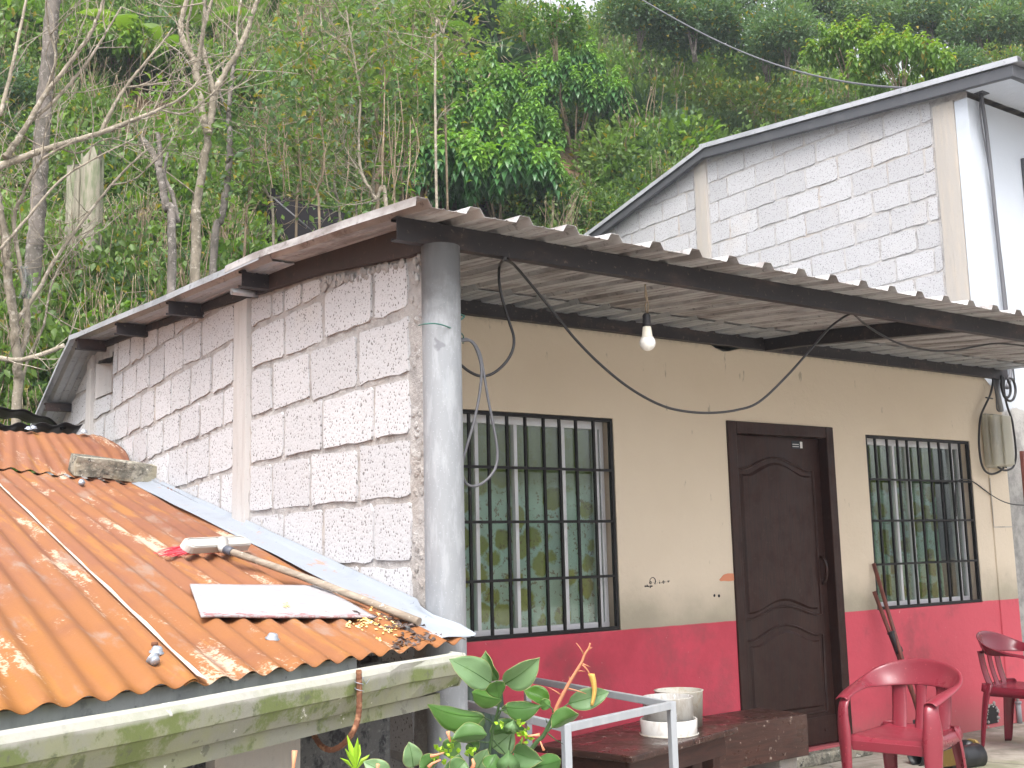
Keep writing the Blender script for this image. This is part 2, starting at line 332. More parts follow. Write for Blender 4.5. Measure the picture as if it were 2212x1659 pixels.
m = Mat('cracked white bucket', (.58, .57, .55), .4, .4); m.lay(m.noise(10, 5, .7, (1, 1, .4)), .46, .6, (.42, .38, .33), .8); m.lay(m.noise(16, 4), .62, .66, (.82, .82, .82), .9); M_BUCKET2 = m.done()
m = Mat('black rubber', (.012, .012, .014), .4, .5); m.lay(m.noise(9, 4), .55, .7, (.05, .048, .045), .5); M_RUBBER = m.done()
m = Mat('yellow sole', (.20, .135, .04), .6, .3); m.lay(m.noise(20, 4), .55, .65, (.3, .2, .07), .6); M_SOLE = m.done()
m = Mat('black cable', (.014, .013, .015), .4, .5); M_CABLE = m.done()
m = Mat('grey cable', (.10, .10, .11), .5, .4); M_CABLEG = m.done()
m = Mat('green wire', (.03, .12, .10), .4, .5); M_GWIRE = m.done()
m = Mat('tarpaulin', (.035, .06, .045), .55, .4); m.lay(m.noise(8, 4), .5, .7, (.06, .09, .07), .7); M_TARP = m.done()
m = Mat('opal bulb glass', (.80, .78, .74), .35, .5); M_BULB = m.done()
m = Mat('bulb collar', (.70, .66, .56), .5, .4); M_BULBC = m.done()
m = Mat('lamp socket', (.015, .014, .016), .5, .4); M_SOCK = m.done()
m = Mat('rusty rebar', (.14, .06, .035), .85, .2); m.lay(m.noise(40, 4), .5, .65, (.27, .14, .08)); M_REBAR = m.done()
m = Mat('marker ink', (.012, .012, .025), .7, .1); M_INK = m.done()
m = Mat('peach paint patch', (.60, .24, .14), .8, .2); M_PEACH = m.done()
m = Mat('sticker dark', (.012, .018, .022), .4, .4); M_STK = m.done()
m = Mat('sticker white', (.70, .70, .68), .5, .3); M_STKW = m.done()
m = Mat('brass grey tap', (.30, .29, .27), .35, .5, .7); M_TAP = m.done()
m = Mat('grey pvc', (.25, .26, .28), .5, .4); M_PVC = m.done()
m = Mat('sealed grey', (.07, .072, .075), .5, .4); M_METER = m.done()
m = Mat('meter face', (.45, .48, .50), .4, .4); M_METERF = m.done()
m = Mat('seed', (.66, .46, .16), .6, .3); m.lay(islrand(m), 0, 1, (.74, .60, .30), 1); M_SEED = m.done()
m = Mat('dead leaf litter', (.06, .045, .04), .8, .2); m.lay(islrand(m), .2, 1, (.16, .12, .11), 1); M_LITTER = m.done()
m = Mat('stump wood', (.20, .185, .145), .9, .1); m.lay(m.noise(5, 5, .6, (3, 3, .5)), .45, .65, (.11, .125, .075)); m.lay(m.noise(3, 3), .5, .7, (.26, .24, .19), .6); m.bump(m.noise(12, 5, .6, (3, 3, .5)), .02, .8); M_STUMP = m.done()
def m_bark(name, a, b, c):
    m = Mat(name, a, .9, .15); m.lay(m.noise(10, 5, .65, (1, 1, .5)), .42, .6, b, .9); m.lay(m.noise(6, 5, .7), .52, .62, tuple(x*.55 for x in b), .6); m.lay(m.noise(20, 4, .7), .55, .64, c, .8); m.bump(m.noise(30, 5, .65, (1, 1, .4)), .01, .8); return m.done()
M_BARK = m_bark('pale bark', (.30, .26, .205), (.19, .165, .125), (.43, .39, .33)); M_BARKD = m_bark('grey trunk bark', (.21, .185, .165), (.12, .11, .095), (.33, .30, .275)); M_TWIG = m_bark('brown twig bark', (.26, .20, .14), (.17, .13, .085), (.36, .30, .23))
def m_leaf(name, dark, young, var=.5, trans=.35, rough=.45, yellow=.0, patch=True):
    m = Mat(name, dark, rough, .35); a = m.nt.nodes.new('ShaderNodeAttribute'); a.attribute_name = 'age'
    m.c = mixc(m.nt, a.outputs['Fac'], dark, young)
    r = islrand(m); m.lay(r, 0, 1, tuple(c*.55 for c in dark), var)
    if patch:
        g = m.nt.nodes.new('ShaderNodeNewGeometry'); n = m.nt.nodes.new('ShaderNodeTexNoise'); n.inputs['Scale'].default_value = .55; n.inputs['Detail'].default_value = 3; L_(m.nt, g.outputs['Position'], n.inputs['Vector'])
        m.lay(n.outputs[0], .5, .68, young, .55)
    m.lay(objrand(m), .3, 1, tuple((x+y)/2 for x, y in zip(dark, young)), .4)
    if yellow: m.lay(val(m.nt, 'FRACT', val(m.nt, 'MULTIPLY', r, 17.3)), 1-yellow, 1-yellow+.01, (.30, .24, .03), .9)
    t = m.nt.nodes.new('ShaderNodeBsdfTranslucent'); x = m.nt.nodes.new('ShaderNodeMixShader'); x.inputs[0].default_value = trans
    br = mixc(m.nt, 1.0, m.c, (1.15, 1.25, .55), 'MULTIPLY'); L_(m.nt, br, t.inputs[0]); L_(m.nt, m.b.outputs[0], x.inputs[1]); L_(m.nt, t.outputs[0], x.inputs[2]); L_(m.nt, x.outputs[0], m.out.inputs[0])
    return m.done()
M_LSMALL = m_leaf('small leaves', (.095, .165, .05), (.18, .29, .055), .55, .45, .45, .04)
M_LBROAD = m_leaf('broad leaves', (.072, .155, .038), (.165, .285, .05), .55, .42, .42, .04)
M_LDARK = m_leaf('dark glossy leaves', (.055, .155, .05), (.25, .44, .07), .35, .3, .3, 0, False)
M_LLIME = m_leaf('lime leaves', (.10, .20, .03), (.25, .37, .045), .5, .42, .42, .04, False)
M_LOLIVE = m_leaf('olive leaves', (.095, .16, .045), (.175, .26, .065), .55, .4, .5, .10)
M_LHAZE = m_leaf('blue green leaves', (.085, .155, .085), (.16, .255, .11), .55, .38, .5, .05)
M_LBLADE = m_leaf('blade leaves', (.06, .12, .04), (.14, .23, .06), .5, .3, .4, .06)
M_LYUCCA = m_leaf('yucca blades', (.03, .08, .045), (.075, .14, .07), .5, .2, .35, 0, False)
M_LBANANA = m_leaf('banana blades', (.085, .17, .025), (.19, .28, .04), .4, .45, .38, 0, False)
m = Mat('citrus leaf', (.045, .125, .03), .4, .35); a = m.nt.nodes.new('ShaderNodeAttribute'); a.attribute_name = 'age'; m.c = mixc(m.nt, a.outputs['Fac'], (.055, .145, .016), (.19, .30, .15)); m.lay(objrand(m), 0, 1, (.035, .10, .03), .4)
v_ = m.noise(40, 3, .6); m.lay(v_, .6, .7, (.12, .2, .06), .3)
t = m.nt.nodes.new('ShaderNodeBsdfTranslucent'); x = m.nt.nodes.new('ShaderNodeMixShader'); x.inputs[0].default_value = .28; L_(m.nt, mixc(m.nt, 1.0, m.c, (1.2, 1.3, .5), 'MULTIPLY'), t.inputs[0]); L_(m.nt, m.b.outputs[0], x.inputs[1]); L_(m.nt, t.outputs[0], x.inputs[2]); L_(m.nt, x.outputs[0], m.out.inputs[0]); m.bump(m.noise(30, 3), .002, .5); M_CITRUS = m.done()
m = Mat('citrus leaf margin', (.30, .30, .12), .5, .3); M_MARGIN = m.done()
m = Mat('green stem', (.035, .075, .022), .5, .4); M_GSTEM = m.done()
m = Mat('thorny pink stem', (.42, .17, .09), .6, .3); M_PSTEM = m.done()
m = Mat('dry leaf', (.60, .36, .10), .7, .2); m.lay(m.noise(60, 3), .5, .7, (.45, .22, .06), .7); M_DRY = m.done()
m = Mat('lime shoot', (.24, .42, .02), .5, .3); M_SHOOT = m.done()
m = Mat('matt black sheet', (.010, .009, .010), .95, .05); M_MATTBLACK = m.done()
m = Mat('salmon flower', (.62, .24, .13), .6, .3); M_FLOWER = m.done()
# curtain cloth: aqua sheer with olive flower sprays
def m_curtain(name, base, top, zt):
    m = Mat(name, base, .8, .2); z = m.xyz()[2]
    m.lay(m.noise(1.4, 3), .4, .7, tuple(c*.75 for c in base), .7)
    fl = val(m.nt, 'ADD', m.voro(6.2), val(m.nt, 'MULTIPLY', m.noise(18, 4, .7), .34)); m.lay(fl, .66, .55, (.34, .36, .06), .95)
    m.lay(m.noise(30, 4, .7), .56, .62, (.22, .12, .04), .7)
    m.lay(val(m.nt, 'ADD', z, val(m.nt, 'MULTIPLY', m.noise(4, 3), .16)), zt, zt+.22, top, .9)  # dark olive top: valance with its shade and green reflection painted in
    t = m.nt.nodes.new('ShaderNodeBsdfTranslucent'); x = m.nt.nodes.new('ShaderNodeMixShader'); x.inputs[0].default_value = .3; L_(m.nt, m.c, t.inputs[0]); L_(m.nt, m.b.outputs[0], x.inputs[1]); L_(m.nt, t.outputs[0], x.inputs[2]); L_(m.nt, x.outputs[0], m.out.inputs[0]); return m.done()
M_CURT = m_curtain('aqua flowered curtain', (.62, .80, .72), (.20, .23, .07), 1.78)
M_CURT2 = m_curtain('green flowered curtain', (.56, .80, .66), (.19, .24, .065), 1.85)
# window glass: clear with a soft reflection
mg = bpy.data.materials.new('window glass'); mg.use_nodes = True; n_ = mg.node_tree; n_.nodes.clear()
tr = n_.nodes.new('ShaderNodeBsdfTransparent'); tr.inputs[0].default_value = (.90, .94, .91, 1); gl = n_.nodes.new('ShaderNodeBsdfGlossy'); gl.inputs['Roughness'].default_value = .03
fr_ = n_.nodes.new('ShaderNodeFresnel'); fr_.inputs[0].default_value = 1.5; mx = n_.nodes.new('ShaderNodeMixShader'); ou = n_.nodes.new('ShaderNodeOutputMaterial')
L_(n_, val(n_, 'ADD', val(n_, 'MULTIPLY', fr_.outputs[0], .6), .02), mx.inputs[0]); L_(n_, tr.outputs[0], mx.inputs[1]); L_(n_, gl.outputs[0], mx.inputs[2]); L_(n_, mx.outputs[0], ou.inputs[0]); M_GLASS = mg
mp = bpy.data.materials.new('meter cover plastic'); mp.use_nodes = True; n_ = mp.node_tree; b_ = n_.nodes['Principled BSDF']; b_.inputs['Base Color'].default_value = (.66, .64, .56, 1); b_.inputs['Roughness'].default_value = .35
tr = n_.nodes.new('ShaderNodeBsdfTransparent'); tr.inputs[0].default_value = (.85, .84, .78, 1); mx = n_.nodes.new('ShaderNodeMixShader'); mx.inputs[0].default_value = .45
L_(n_, tr.outputs[0], mx.inputs[1]); L_(n_, b_.outputs[0], mx.inputs[2]); L_(n_, mx.outputs[0], n_.nodes['Material Output'].inputs[0]); M_COVER = mp
m = Mat('plastic film', (.16, .18, .18), .4, .4); t = m.nt.nodes.new('ShaderNodeBsdfTransparent'); x = m.nt.nodes.new('ShaderNodeMixShader'); L_(m.nt, rampf(m.nt, m.noise(9, 5, .7, (3, 3, .5)), .35, .75), x.inputs[0]); L_(m.nt, t.outputs[0], x.inputs[1]); L_(m.nt, m.b.outputs[0], x.inputs[2]); L_(m.nt, x.outputs[0], m.out.inputs[0]); M_FILM = m.done()

# ============================================================ the setting
YF, XW, YP = 5.259, 2.305, 3.70          # facade plane, outer face of the side wall, line of the porch post
def hill_z(x, y):
    q = .22*x+.975*y; t = max(0, q-9.4)
    h = .95*min(1, max(0, (q-7.2)/2.4))
    h += .86*t if t < 16 else .86*16+.3*(t-16)
    n = mnoise.noise(Vector((x*.22, y*.22, 1.7)))*.55+mnoise.noise(Vector((x*.7, y*.7, 4.1)))*.22
    return -.15+h+n*min(1, max(0, (q-7.5)/2.5))
b = MB(); NX, NY = 120, 120
def gfn(u, v):
    x = -28+u*100; y = -14+v*84
    return (x, y, hill_z(x, y))
b.grid(gfn, NX, NY)
tag(b.build('hillside', M_SOIL), 'soil hillside rising behind the two houses', kind='structure')
b = MB(); b.add([(-110, -100, -.6), (120, -100, -.6), (120, 110, -.6), (-110, 110, -.6)], [(0, 1, 2, 3)])
tag(b.build('ground', M_SOIL), 'ground', kind='structure')
b = MB(); b.box(-9, 24, -14, 2.895, -.5, -.06)  # unseen slab added to bounce light onto the facade and roof underside
tag(b.build('bounce_slab', M_BOUNCE), 'unseen pale concrete slab in front of the houses, added to bounce light', kind='structure')
b = MB(); b.box(2.45, 14, 2.9, YF+.02, -.5, 0)
tag(b.build('porch_floor', M_FLOOR, bevel=.012), 'grey cement porch floor', kind='structure')

# ============================================================ the block house
house = thing('block_house', 'block house with beige and crimson front, barred windows and a low metal porch roof', 'house', (XW, YF, 0))
ROOFL = [(3.452, 2.749), (3.98, 2.801), (4.406, 2.837), (4.89, 2.879), (5.368, 2.901), (6.196, 2.937), (8.10, 3.035), (8.20, 3.045)]
def roofz(y):
    return float(np.interp(y, [p[0] for p in ROOFL], [p[1] for p in ROOFL]))
WT_Y = [3.70, 3.80, 4.64, 5.56, 6.15, 7.17, 8.19, 8.40, 9.16, 9.43, 10.0]
WT_Z = [2.63, 2.635, 2.742, 2.803, 2.848, 2.925, 2.98, 3.0, 2.70, 2.56, 2.28]
def walltop(y): return float(np.interp(y, WT_Y, WT_Z))
VENT = (7.86, 8.24, 2.60, 2.80)
# side wall: rough mortar core with every block proud of it
b = MB(); ys = np.arange(3.775, 9.80, .028); NZ = 100
vv = []; ff = []
for i, y in enumerate(ys):
    zt = walltop(y)+.01
    for j in range(NZ+1):
        z = zt*j/NZ
        nx = mnoise.noise(Vector((3.1, y*14, z*14)))*.006+mnoise.noise(Vector((7.1, y*40, z*40)))*.006
        vv.append((XW+.002-nx, y, z))
for i in range(len(ys)-1):
    for j in range(NZ):
        yc = (ys[i]+ys[i+1])/2; zc = walltop(yc)*(j+.5)/NZ
        if VENT[0] < yc < VENT[1] and VENT[2]+.0 < zc < VENT[3]+.06: continue
        p = i*(NZ+1)+j; ff.append((p, p+NZ+1, p+NZ+2, p+1))
b.add(vv, ff, True)
side = b.build('side_wall', M_MORT, house)
b = MB()
for (y0, y1) in ((3.775, VENT[0]), (VENT[1], 9.8)):
    n = 24
    for k in range(n):
        ya = y0+(y1-y0)*k/n; yb = y0+(y1-y0)*(k+1)/n
        b.add([(XW+.012, ya, 0), (XW+.14, ya, 0), (XW+.14, ya, walltop(ya)), (XW+.012, ya, walltop(ya)), (XW+.012, yb, 0), (XW+.14, yb, 0), (XW+.14, yb, walltop(yb)), (XW+.012, yb, walltop(yb))],
              [(3, 2, 6, 7), (1, 5, 6, 2)]+([(0, 1, 2, 3)] if k == 0 else [])+([(4, 5, 6, 7)] if k == n-1 else []))
b.box(XW+.012, XW+.14, VENT[0], VENT[1], 0, VENT[2])
b.build('wall_core', M_MORT, side, fixn=False)
b = MB()
y0, y1, z0, z1 = VENT[0], VENT[1], VENT[2], VENT[3]; dz = .055
P = [(XW-.012, y0, z0), (XW-.012, y1, z0+.0), (XW-.012, y1, z1+dz), (XW-.012, y0, z1)]
Q = [(XW+.11, y0+.02, z0+.01), (XW+.11, y1-.17, z0+.01), (XW+.11, y1-.17, z1+dz-.03), (XW+.11, y0+.02, z1-.02)]  # far jamb slanted outwards so that it catches more light
b.add(P+Q, [(0, 1, 5, 4), (1, 2, 6, 5), (2, 3, 7, 6), (3, 0, 4, 7)]); b.add(Q, [(0, 1, 2, 3)])
b.build('vent_opening', M_COLUMN, side)

def clip(poly, fn):
    out = []
    for i in range(len(poly)):
        a, c = poly[i], poly[(i+1) % len(poly)]; fa, fc = fn(a), fn(c)
        if fa >= 0: out.append(a)
        if (fa >= 0) != (fc >= 0):
            t = fa/(fa-fc); out.append((a[0]+(c[0]-a[0])*t, a[1]+(c[1]-a[1])*t))
    return out
def rough_poly(poly, step=.075, jit=.0036, cr=.012):
    out = []; n = len(poly)
    for i in range(n):
        a, c = poly[i], poly[(i+1) % n]; L = math.hypot(c[0]-a[0], c[1]-a[1])
        if L < .03: out.append(a); continue
        ts = [min(.4, cr/L*rng.uniform(.6, 1.5))]+[k/max(2, round(L/step)) for k in range(1, max(2, round(L/step)))]+[1-min(.4, cr/L*rng.uniform(.6, 1.5))]
        for t in ts: out.append((a[0]+(c[0]-a[0])*t+rng.gauss(0, jit), a[1]+(c[1]-a[1])*t+rng.gauss(0, jit)))
    return out
def block(poly, X, mat, parent, proud=.006, out=-1, name='concrete_block'):
    n0 = len(poly)
    if n0 < 3: return
    A = abs(sum(poly[i][0]*poly[(i+1) % n0][1]-poly[(i+1) % n0][0]*poly[i][1] for i in range(n0)))/2
    if A < .0035: return
    p = rough_poly(poly); n = len(p); cx = sum(q[0] for q in p)/n; cy = sum(q[1] for q in p)/n
    d = proud*rng.uniform(.6, 1.35); tilt = (rng.gauss(0, .007), rng.gauss(0, .012))
    def ring(ins, dep):
        r = []
        for (u, v) in p:
            L = math.hypot(u-cx, v-cy) or 1
            r.append((X+out*(dep+(tilt[0]*(u-cx)+tilt[1]*(v-cy))*(1 if dep > 0 else 0)), u+(cx-u)/L*ins, v+(cy-v)/L*ins))
        return r
    V = ring(0, -.03)+ring(.004, d)
    F = [tuple(range(n, 2*n))]+[(i, (i+1) % n, n+(i+1) % n, n+i) for i in range(n)]
    m = MB(); m.add(V, F); o = m.build(name, mat, parent); return o
gap = .012
def course(zlo, zhi, joints, y0, y1, slope, yref, top, X, mat, parent, holes=(), g=.011, proud=.0055):
    js = [y0]+sorted(j for j in joints if y0+.03 < j < y1-.03)+[y1]
    for a, c in zip(js[:-1], js[1:]):
        gg = g*rng.uniform(.6, 1.6)
        P = []
        for (y, z) in ((a+gg, zlo+g), (c-gg, zlo+g), (c-gg, zhi-g), (a+gg, zhi-g)):
            P.append((y, z+slope*(y-yref)+rng.gauss(0, .003)))
        for (h0, h1, h2, h3) in holes:
            if P[0][0] < h1 and P[1][0] > h0 and P[0][1] < h3 and P[2][1] > h2:
                if P[0][0] < h0-.05: P = clip(P, lambda q: h0-.012-q[0])
                elif P[1][0] > h1+.05: P = clip(P, lambda q: q[0]-h1-.012)
                elif P[0][1] < h2-.05: P = clip(P, lambda q: h2-.008-q[1])
                else: P = []
        if len(P) >= 3: P = clip(P, lambda q: top(q[0])-.018-q[1])
        if len(P) >= 3: block(P, X, mat, parent, proud)
A_ = [4.17, 4.64, 5.06]; B_ = [4.31, 4.772, 5.2]
rows = [(2.63, 2.95, [4.655, 4.865, 5.07, 5.214], 4.62), (2.41, 2.625, A_, 3.865), (2.16, 2.41, B_, 3.865), (1.917, 2.16, A_, 3.865), (1.668, 1.917, B_, 3.865), (1.41, 1.668, A_, 3.865),
        (1.165, 1.41, B_, 3.865), (.92, 1.165, A_, 3.865), (.675, .92, B_, 3.865), (.43, .675, A_, 3.865), (.185, .43, B_, 3.865)]
for k, (a, c, j, y0) in enumerate(rows):
    if k == 1:   # towards the post this course runs up to the beam
        course(a, c, [5.06], 4.64, 5.47, 0, 0, walltop, XW, M_BLOCK, side)
        course(a+.015, 2.80, [4.17], 3.865, 4.64, .0, 0, lambda y: walltop(y)-(.0 if y < 4.2 else .075*(y-4.2)/.44+.01), XW, M_BLOCK, side)
    else: course(a, c, j, y0, 5.47, 0, 0, walltop, XW, M_BLOCK, side)
lrows = [(2.835, 3.2, [5.95, 6.31, 6.63, 6.93, 7.2, 7.48, 7.75, 8.05]), (2.606, 2.835, [6.18, 6.483, 6.798, 7.079, 7.341, 7.619, 7.885]), (2.368, 2.606, [6.022, 6.353, 6.666, 6.973, 7.242, 7.501, 7.786, 8.03]),
         (2.154, 2.368, [5.838, 6.188, 6.512, 6.805, 7.1, 7.37, 7.63, 7.9, 8.15]), (1.912, 2.154, [6.041, 6.381, 6.689, 7.0, 7.25, 7.5, 7.76, 8.02]), (1.67, 1.912, [5.87, 6.2, 6.53, 6.85, 7.13, 7.4, 7.7, 7.95]),
         (1.43, 1.67, [6.04, 6.38, 6.7, 7.0, 7.3, 7.6, 7.9]), (1.19, 1.43, [5.87, 6.2, 6.53, 6.85, 7.2, 7.5, 7.8, 8.1])]
for (a, c, j) in lrows:
    course(a, c, j, 5.69, 8.30, -.062, 5.69, walltop, XW, M_BLOCK, side, holes=[VENT])
    course(a, c, [8.72+.14*(int(a*9) % 2), 9.0+.14*(int(a*9) % 2), 9.3+.1*(int(a*9) % 2)], 8.46, 9.75, -.05, 5.69, walltop, XW, M_BLOCK, side)
def board_column(y0, y1, z1, X, mat, parent, out=-1, pr=.022, z0=0):
    n = 14; m = MB()
    def w(z): return mnoise.noise(Vector((y0, z*2.3, X)))*.006
    for (ya, yb, p_) in ((y0, y1, pr),):
        V = []
        for k in range(n+1):
            z = z0+(z1-z0)*k/n
            V += [(X+.02, ya-.004+w(z), z), (X+out*p_, ya+.006+w(z), z), (X+out*(p_+.004), (ya+yb)/2+w(z), z), (X+out*p_, yb-.006+w(z+.7), z), (X+.02, yb+.004+w(z+.7), z)]
        F = [(k*5+i, k*5+i+1, (k+1)*5+i+1, (k+1)*5+i) for k in range(n) for i in range(4)]+[tuple(n*5+i for i in range(5))]
        m.add(V, F)
    return m.build('wall_column', mat, parent)
board_column(5.485, 5.665, 2.79, XW, M_COLUMN, side); board_column(8.31, 8.445, 2.97, XW, M_COLUMN, side)
# rubble of mortar squeezed out beside the post and under the beam
b = MB()
for k in range(150):
    if k < 95: y = rng.uniform(3.775, 3.865); z = rng.uniform(.9, 2.6); x = XW+.004
    else: y = rng.uniform(3.9, 4.66); z = walltop(y)-.02-rng.random()*.05*(1 if y > 4.2 else .35); x = XW-.006
    r = rng.uniform(.008, .022); m = Matrix.Rotation(rng.random()*6, 3, 'X') @ Matrix.Diagonal((.5, rng.uniform(.7, 1.5), 1))
    prof = [(.01*r, -r), (r*.7, -r*.7), (r, 0), (r*.7, r*.7), (.01*r, r)]
    b.lathe(prof, (x, y, z), 6, m, smooth=False)
o = b.build('mortar_lump', M_MORT, side); o['kind'] = 'stuff'

# facade: one plastered wall pierced by two windows and a door
W1 = (3.20, 4.572, .968, 2.245); DR = (5.575, 6.640, .085, 2.268); W2 = (7.035, 8.372, .962, 2.245)
XE = 8.886
def ftop(x):
    z = 2.815+mnoise.noise(Vector((x*9, 2, 0)))*.010+mnoise.noise(Vector((x*30, 5, 0)))*.006
    if 5.40 < x < 5.86: z -= .066*min(1, (x-5.40)/.12)*min(1, (5.86-x)/.25)
    if x > 8.62: z -= .09*min(1, (x-8.62)/.12)
    return z
b = MB()
xs = sorted(set([2.45, W1[0], W1[1], DR[0], DR[1], W2[0], W2[1], XE]+[round(v, 3) for v in np.arange(2.5, 8.88, .06)]))
zs = [0, .085, .5, .962, .968, 1.6, 2.245, 2.268, 2.6]
def inhole(x, z):
    return any(h[0] < x < h[1] and h[2] < z < h[3] for h in (W1, DR, W2))
for i in range(len(xs)-1):
    x0, x1 = xs[i], xs[i+1]
    for j in range(len(zs)):
        z0 = zs[j]; z1 = zs[j+1] if j+1 < len(zs) else None
        if z1 is not None:
            if inhole((x0+x1)/2, (z0+z1)/2): continue
            b.add([(x0, YF, z0), (x1, YF, z0), (x1, YF, z1), (x0, YF, z1)], [(0, 1, 2, 3)])
        else:
            b.add([(x0, YF, z0), (x1, YF, z0), (x1, YF, ftop(x1)), (x0, YF, ftop(x0))], [(0, 1, 2, 3)])
            b.add([(x0, YF, ftop(x0)), (x1, YF, ftop(x1)), (x1, YF+.14, ftop(x1)), (x0, YF+.14, ftop(x0))], [(0, 1, 2, 3)])
for (x0, x1, z0, z1) in (W1, DR, W2):
    b.add([(x0, YF, z0), (x1, YF, z0), (x1, YF+.14, z0), (x0, YF+.14, z0)], [(0, 1, 2, 3)]); b.add([(x0, YF, z1), (x1, YF, z1), (x1, YF+.14, z1), (x0, YF+.14, z1)], [(0, 3, 2, 1)])
    b.add([(x0, YF, z0), (x0, YF+.14, z0), (x0, YF+.14, z1), (x0, YF, z1)], [(0, 1, 2, 3)]); b.add([(x1, YF, z0), (x1, YF+.14, z0), (x1, YF+.14, z1), (x1, YF, z1)], [(0, 3, 2, 1)])
b.add([(XE, YF, 0), (XE, YF+.14, 0), (XE, YF+.14, 2.7), (XE, YF, 2.7)], [(0, 1, 2, 3)])
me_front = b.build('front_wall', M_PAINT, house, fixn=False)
b = MB(); b.box(2.46, XE, YF+.139, YF+.16, 2.25, 2.80); b.box(2.46, W1[0], YF+.139, YF+.16, 0, 2.25); b.box(W1[1], DR[0], YF+.139, YF+.16, 0, 2.25); b.box(DR[1], W2[0], YF+.139, YF+.16, 0, 2.25); b.box(W2[1], XE, YF+.139, YF+.16, 0, 2.25)
b.build('inner_face', M_MORT, me_front)
# rear and right walls and a ceiling of the sheet keep the rooms dark
b = MB(); b.box(XW+.15, XE, 9.3, 9.42, 0, 2.55); b.build('rear_wall', M_MORT, house)
b = MB(); b.box(XE-.12, XE-.002, YF+.17, 9.3, 0, 2.6); b.build('party_wall', M_MORT, house)
# corner pillar with a small recessed patch under the meter
b = MB(); b.box(8.60, 8.868, YF-.012, YF+.02, 0, 2.40); b.build('corner_pillar', M_PAINT, house, bevel=.008)
# broken hole at the wall foot, its dark inside painted as a black plate
b = MB(); pts = [(8.29, .03), (8.27, .08), (8.305, .12), (8.33, .175), (8.385, .165), (8.40, .19), (8.435, .15), (8.455, .10), (8.43, .03)]
b.prism(pts, lambda u, v, d: (u, YF-.004-d, v), 0, .002); o = b.build('hole_dark_plate', M_BLACK, me_front)
b = MB()
for k in range(34):
    t = k/33; i = min(7, int(t*8)); f = t*8-i; x = pts[i][0]+(pts[i+1][0]-pts[i][0])*f; z = pts[i][1]+(pts[i+1][1]-pts[i][1])*f
    r = rng.uniform(.005, .015); b.lathe([(.001, -r), (r*.8, -r*.5), (r, .2*r), (.5*r, r*.8), (.001, r)], (x+rng.gauss(0, .008), YF-.004, z+rng.gauss(0, .008)), 6, Matrix.Rotation(rng.random()*6, 3, 'Y'), smooth=False)
b.build('broken_plaster', M_MORT, me_front)
# plaster joints
b = MB()
for (x0, x1, z0, z1) in ((8.598, 8.604, 1.55, 1.95), (8.60, 8.86, 1.548, 1.555)): b.box(x0, x1, YF-.014, YF-.010, z0, z1)
b.build('plaster_crack', M_MORT, me_front)
# marker writing: a . e . i . o . u  with an arch from a to e, and abeja beneath
def strokes(parent, name, lines, mat, r=.0028):
    b = MB()
    for ln in lines:
        b.tube([(p.x, YF-.002, p.z) for p in (UY(2500/1.8445+x/8.16, 2200/1.8445+y/8.16, YF) for x, y in ln)], r, 5, flat=.6)
    return b.build(name, mat, parent)
def circ(cx, cy, rx, ry, a0=0, a1=6.4, n=9): return [(cx+rx*math.cos(a0+(a1-a0)*k/n), cy+ry*math.sin(a0+(a1-a0)*k/n)) for k in range(n+1)]
strokes(me_front, 'wall_writing', [circ(400, 535, 13, 20), [(414, 515), (414, 556)], [(392, 512), (398, 478), (424, 450), (452, 446), (478, 466), (490, 500), (494, 520)], [(494, 520), (476, 545), (480, 562), (500, 556)], circ(492, 528, 8, 12, 1.5, 5.5, 5),
    [(446, 536), (448, 541)], [(524, 541), (526, 545)], [(562, 520), (566, 556)], [(562, 494), (563, 499)], [(594, 536), (597, 539)], circ(632, 526, 12, 24), [(671, 521), (674, 524)], [(709, 500), (712, 524), (722, 528), (730, 516), (729, 496)],
    circ(314, 600, 11, 10), [(326, 590), (328, 610)], [(342, 572), (345, 608)], circ(352, 600, 7, 8), circ(376, 602, 6, 8, 0, 5.3), [(400, 590), (402, 622), (394, 628)], [(399, 578), (400, 581)], circ(422, 598, 8, 9), [(431, 588), (435, 608)]], M_INK)
b = MB(); n = 12
for cx, cy, rx, ry in ((1530, 765, 15, 26), (1611, 770, 16, 28)):
    poly = [(p.x, p.z) for p in (UY(2500/1.8445+x/8.16, 2200/1.8445+y/8.16, YF) for x, y in circ(cx, cy, rx, ry, 0, 6.28*11/12, 11))]
    b.prism(poly, lambda u, v, d: (u, YF-d, v), 0, .003)
b.build('ink_spot', M_INK, me_front)
poly = [(1618, 485), (1650, 450), (1690, 400), (1760, 376), (1840, 374), (1890, 386), (1900, 470), (1870, 500), (1780, 512), (1700, 505), (1640, 512)]
b = MB(); b.prism([(p.x, p.z) for p in (UY(2500/1.8445+x/8.16, 2200/1.8445+y/8.16, YF) for x, y in poly)], lambda u, v, d: (u, YF-d, v), 0, .0025); b.build('paint_patch', M_PEACH, me_front)

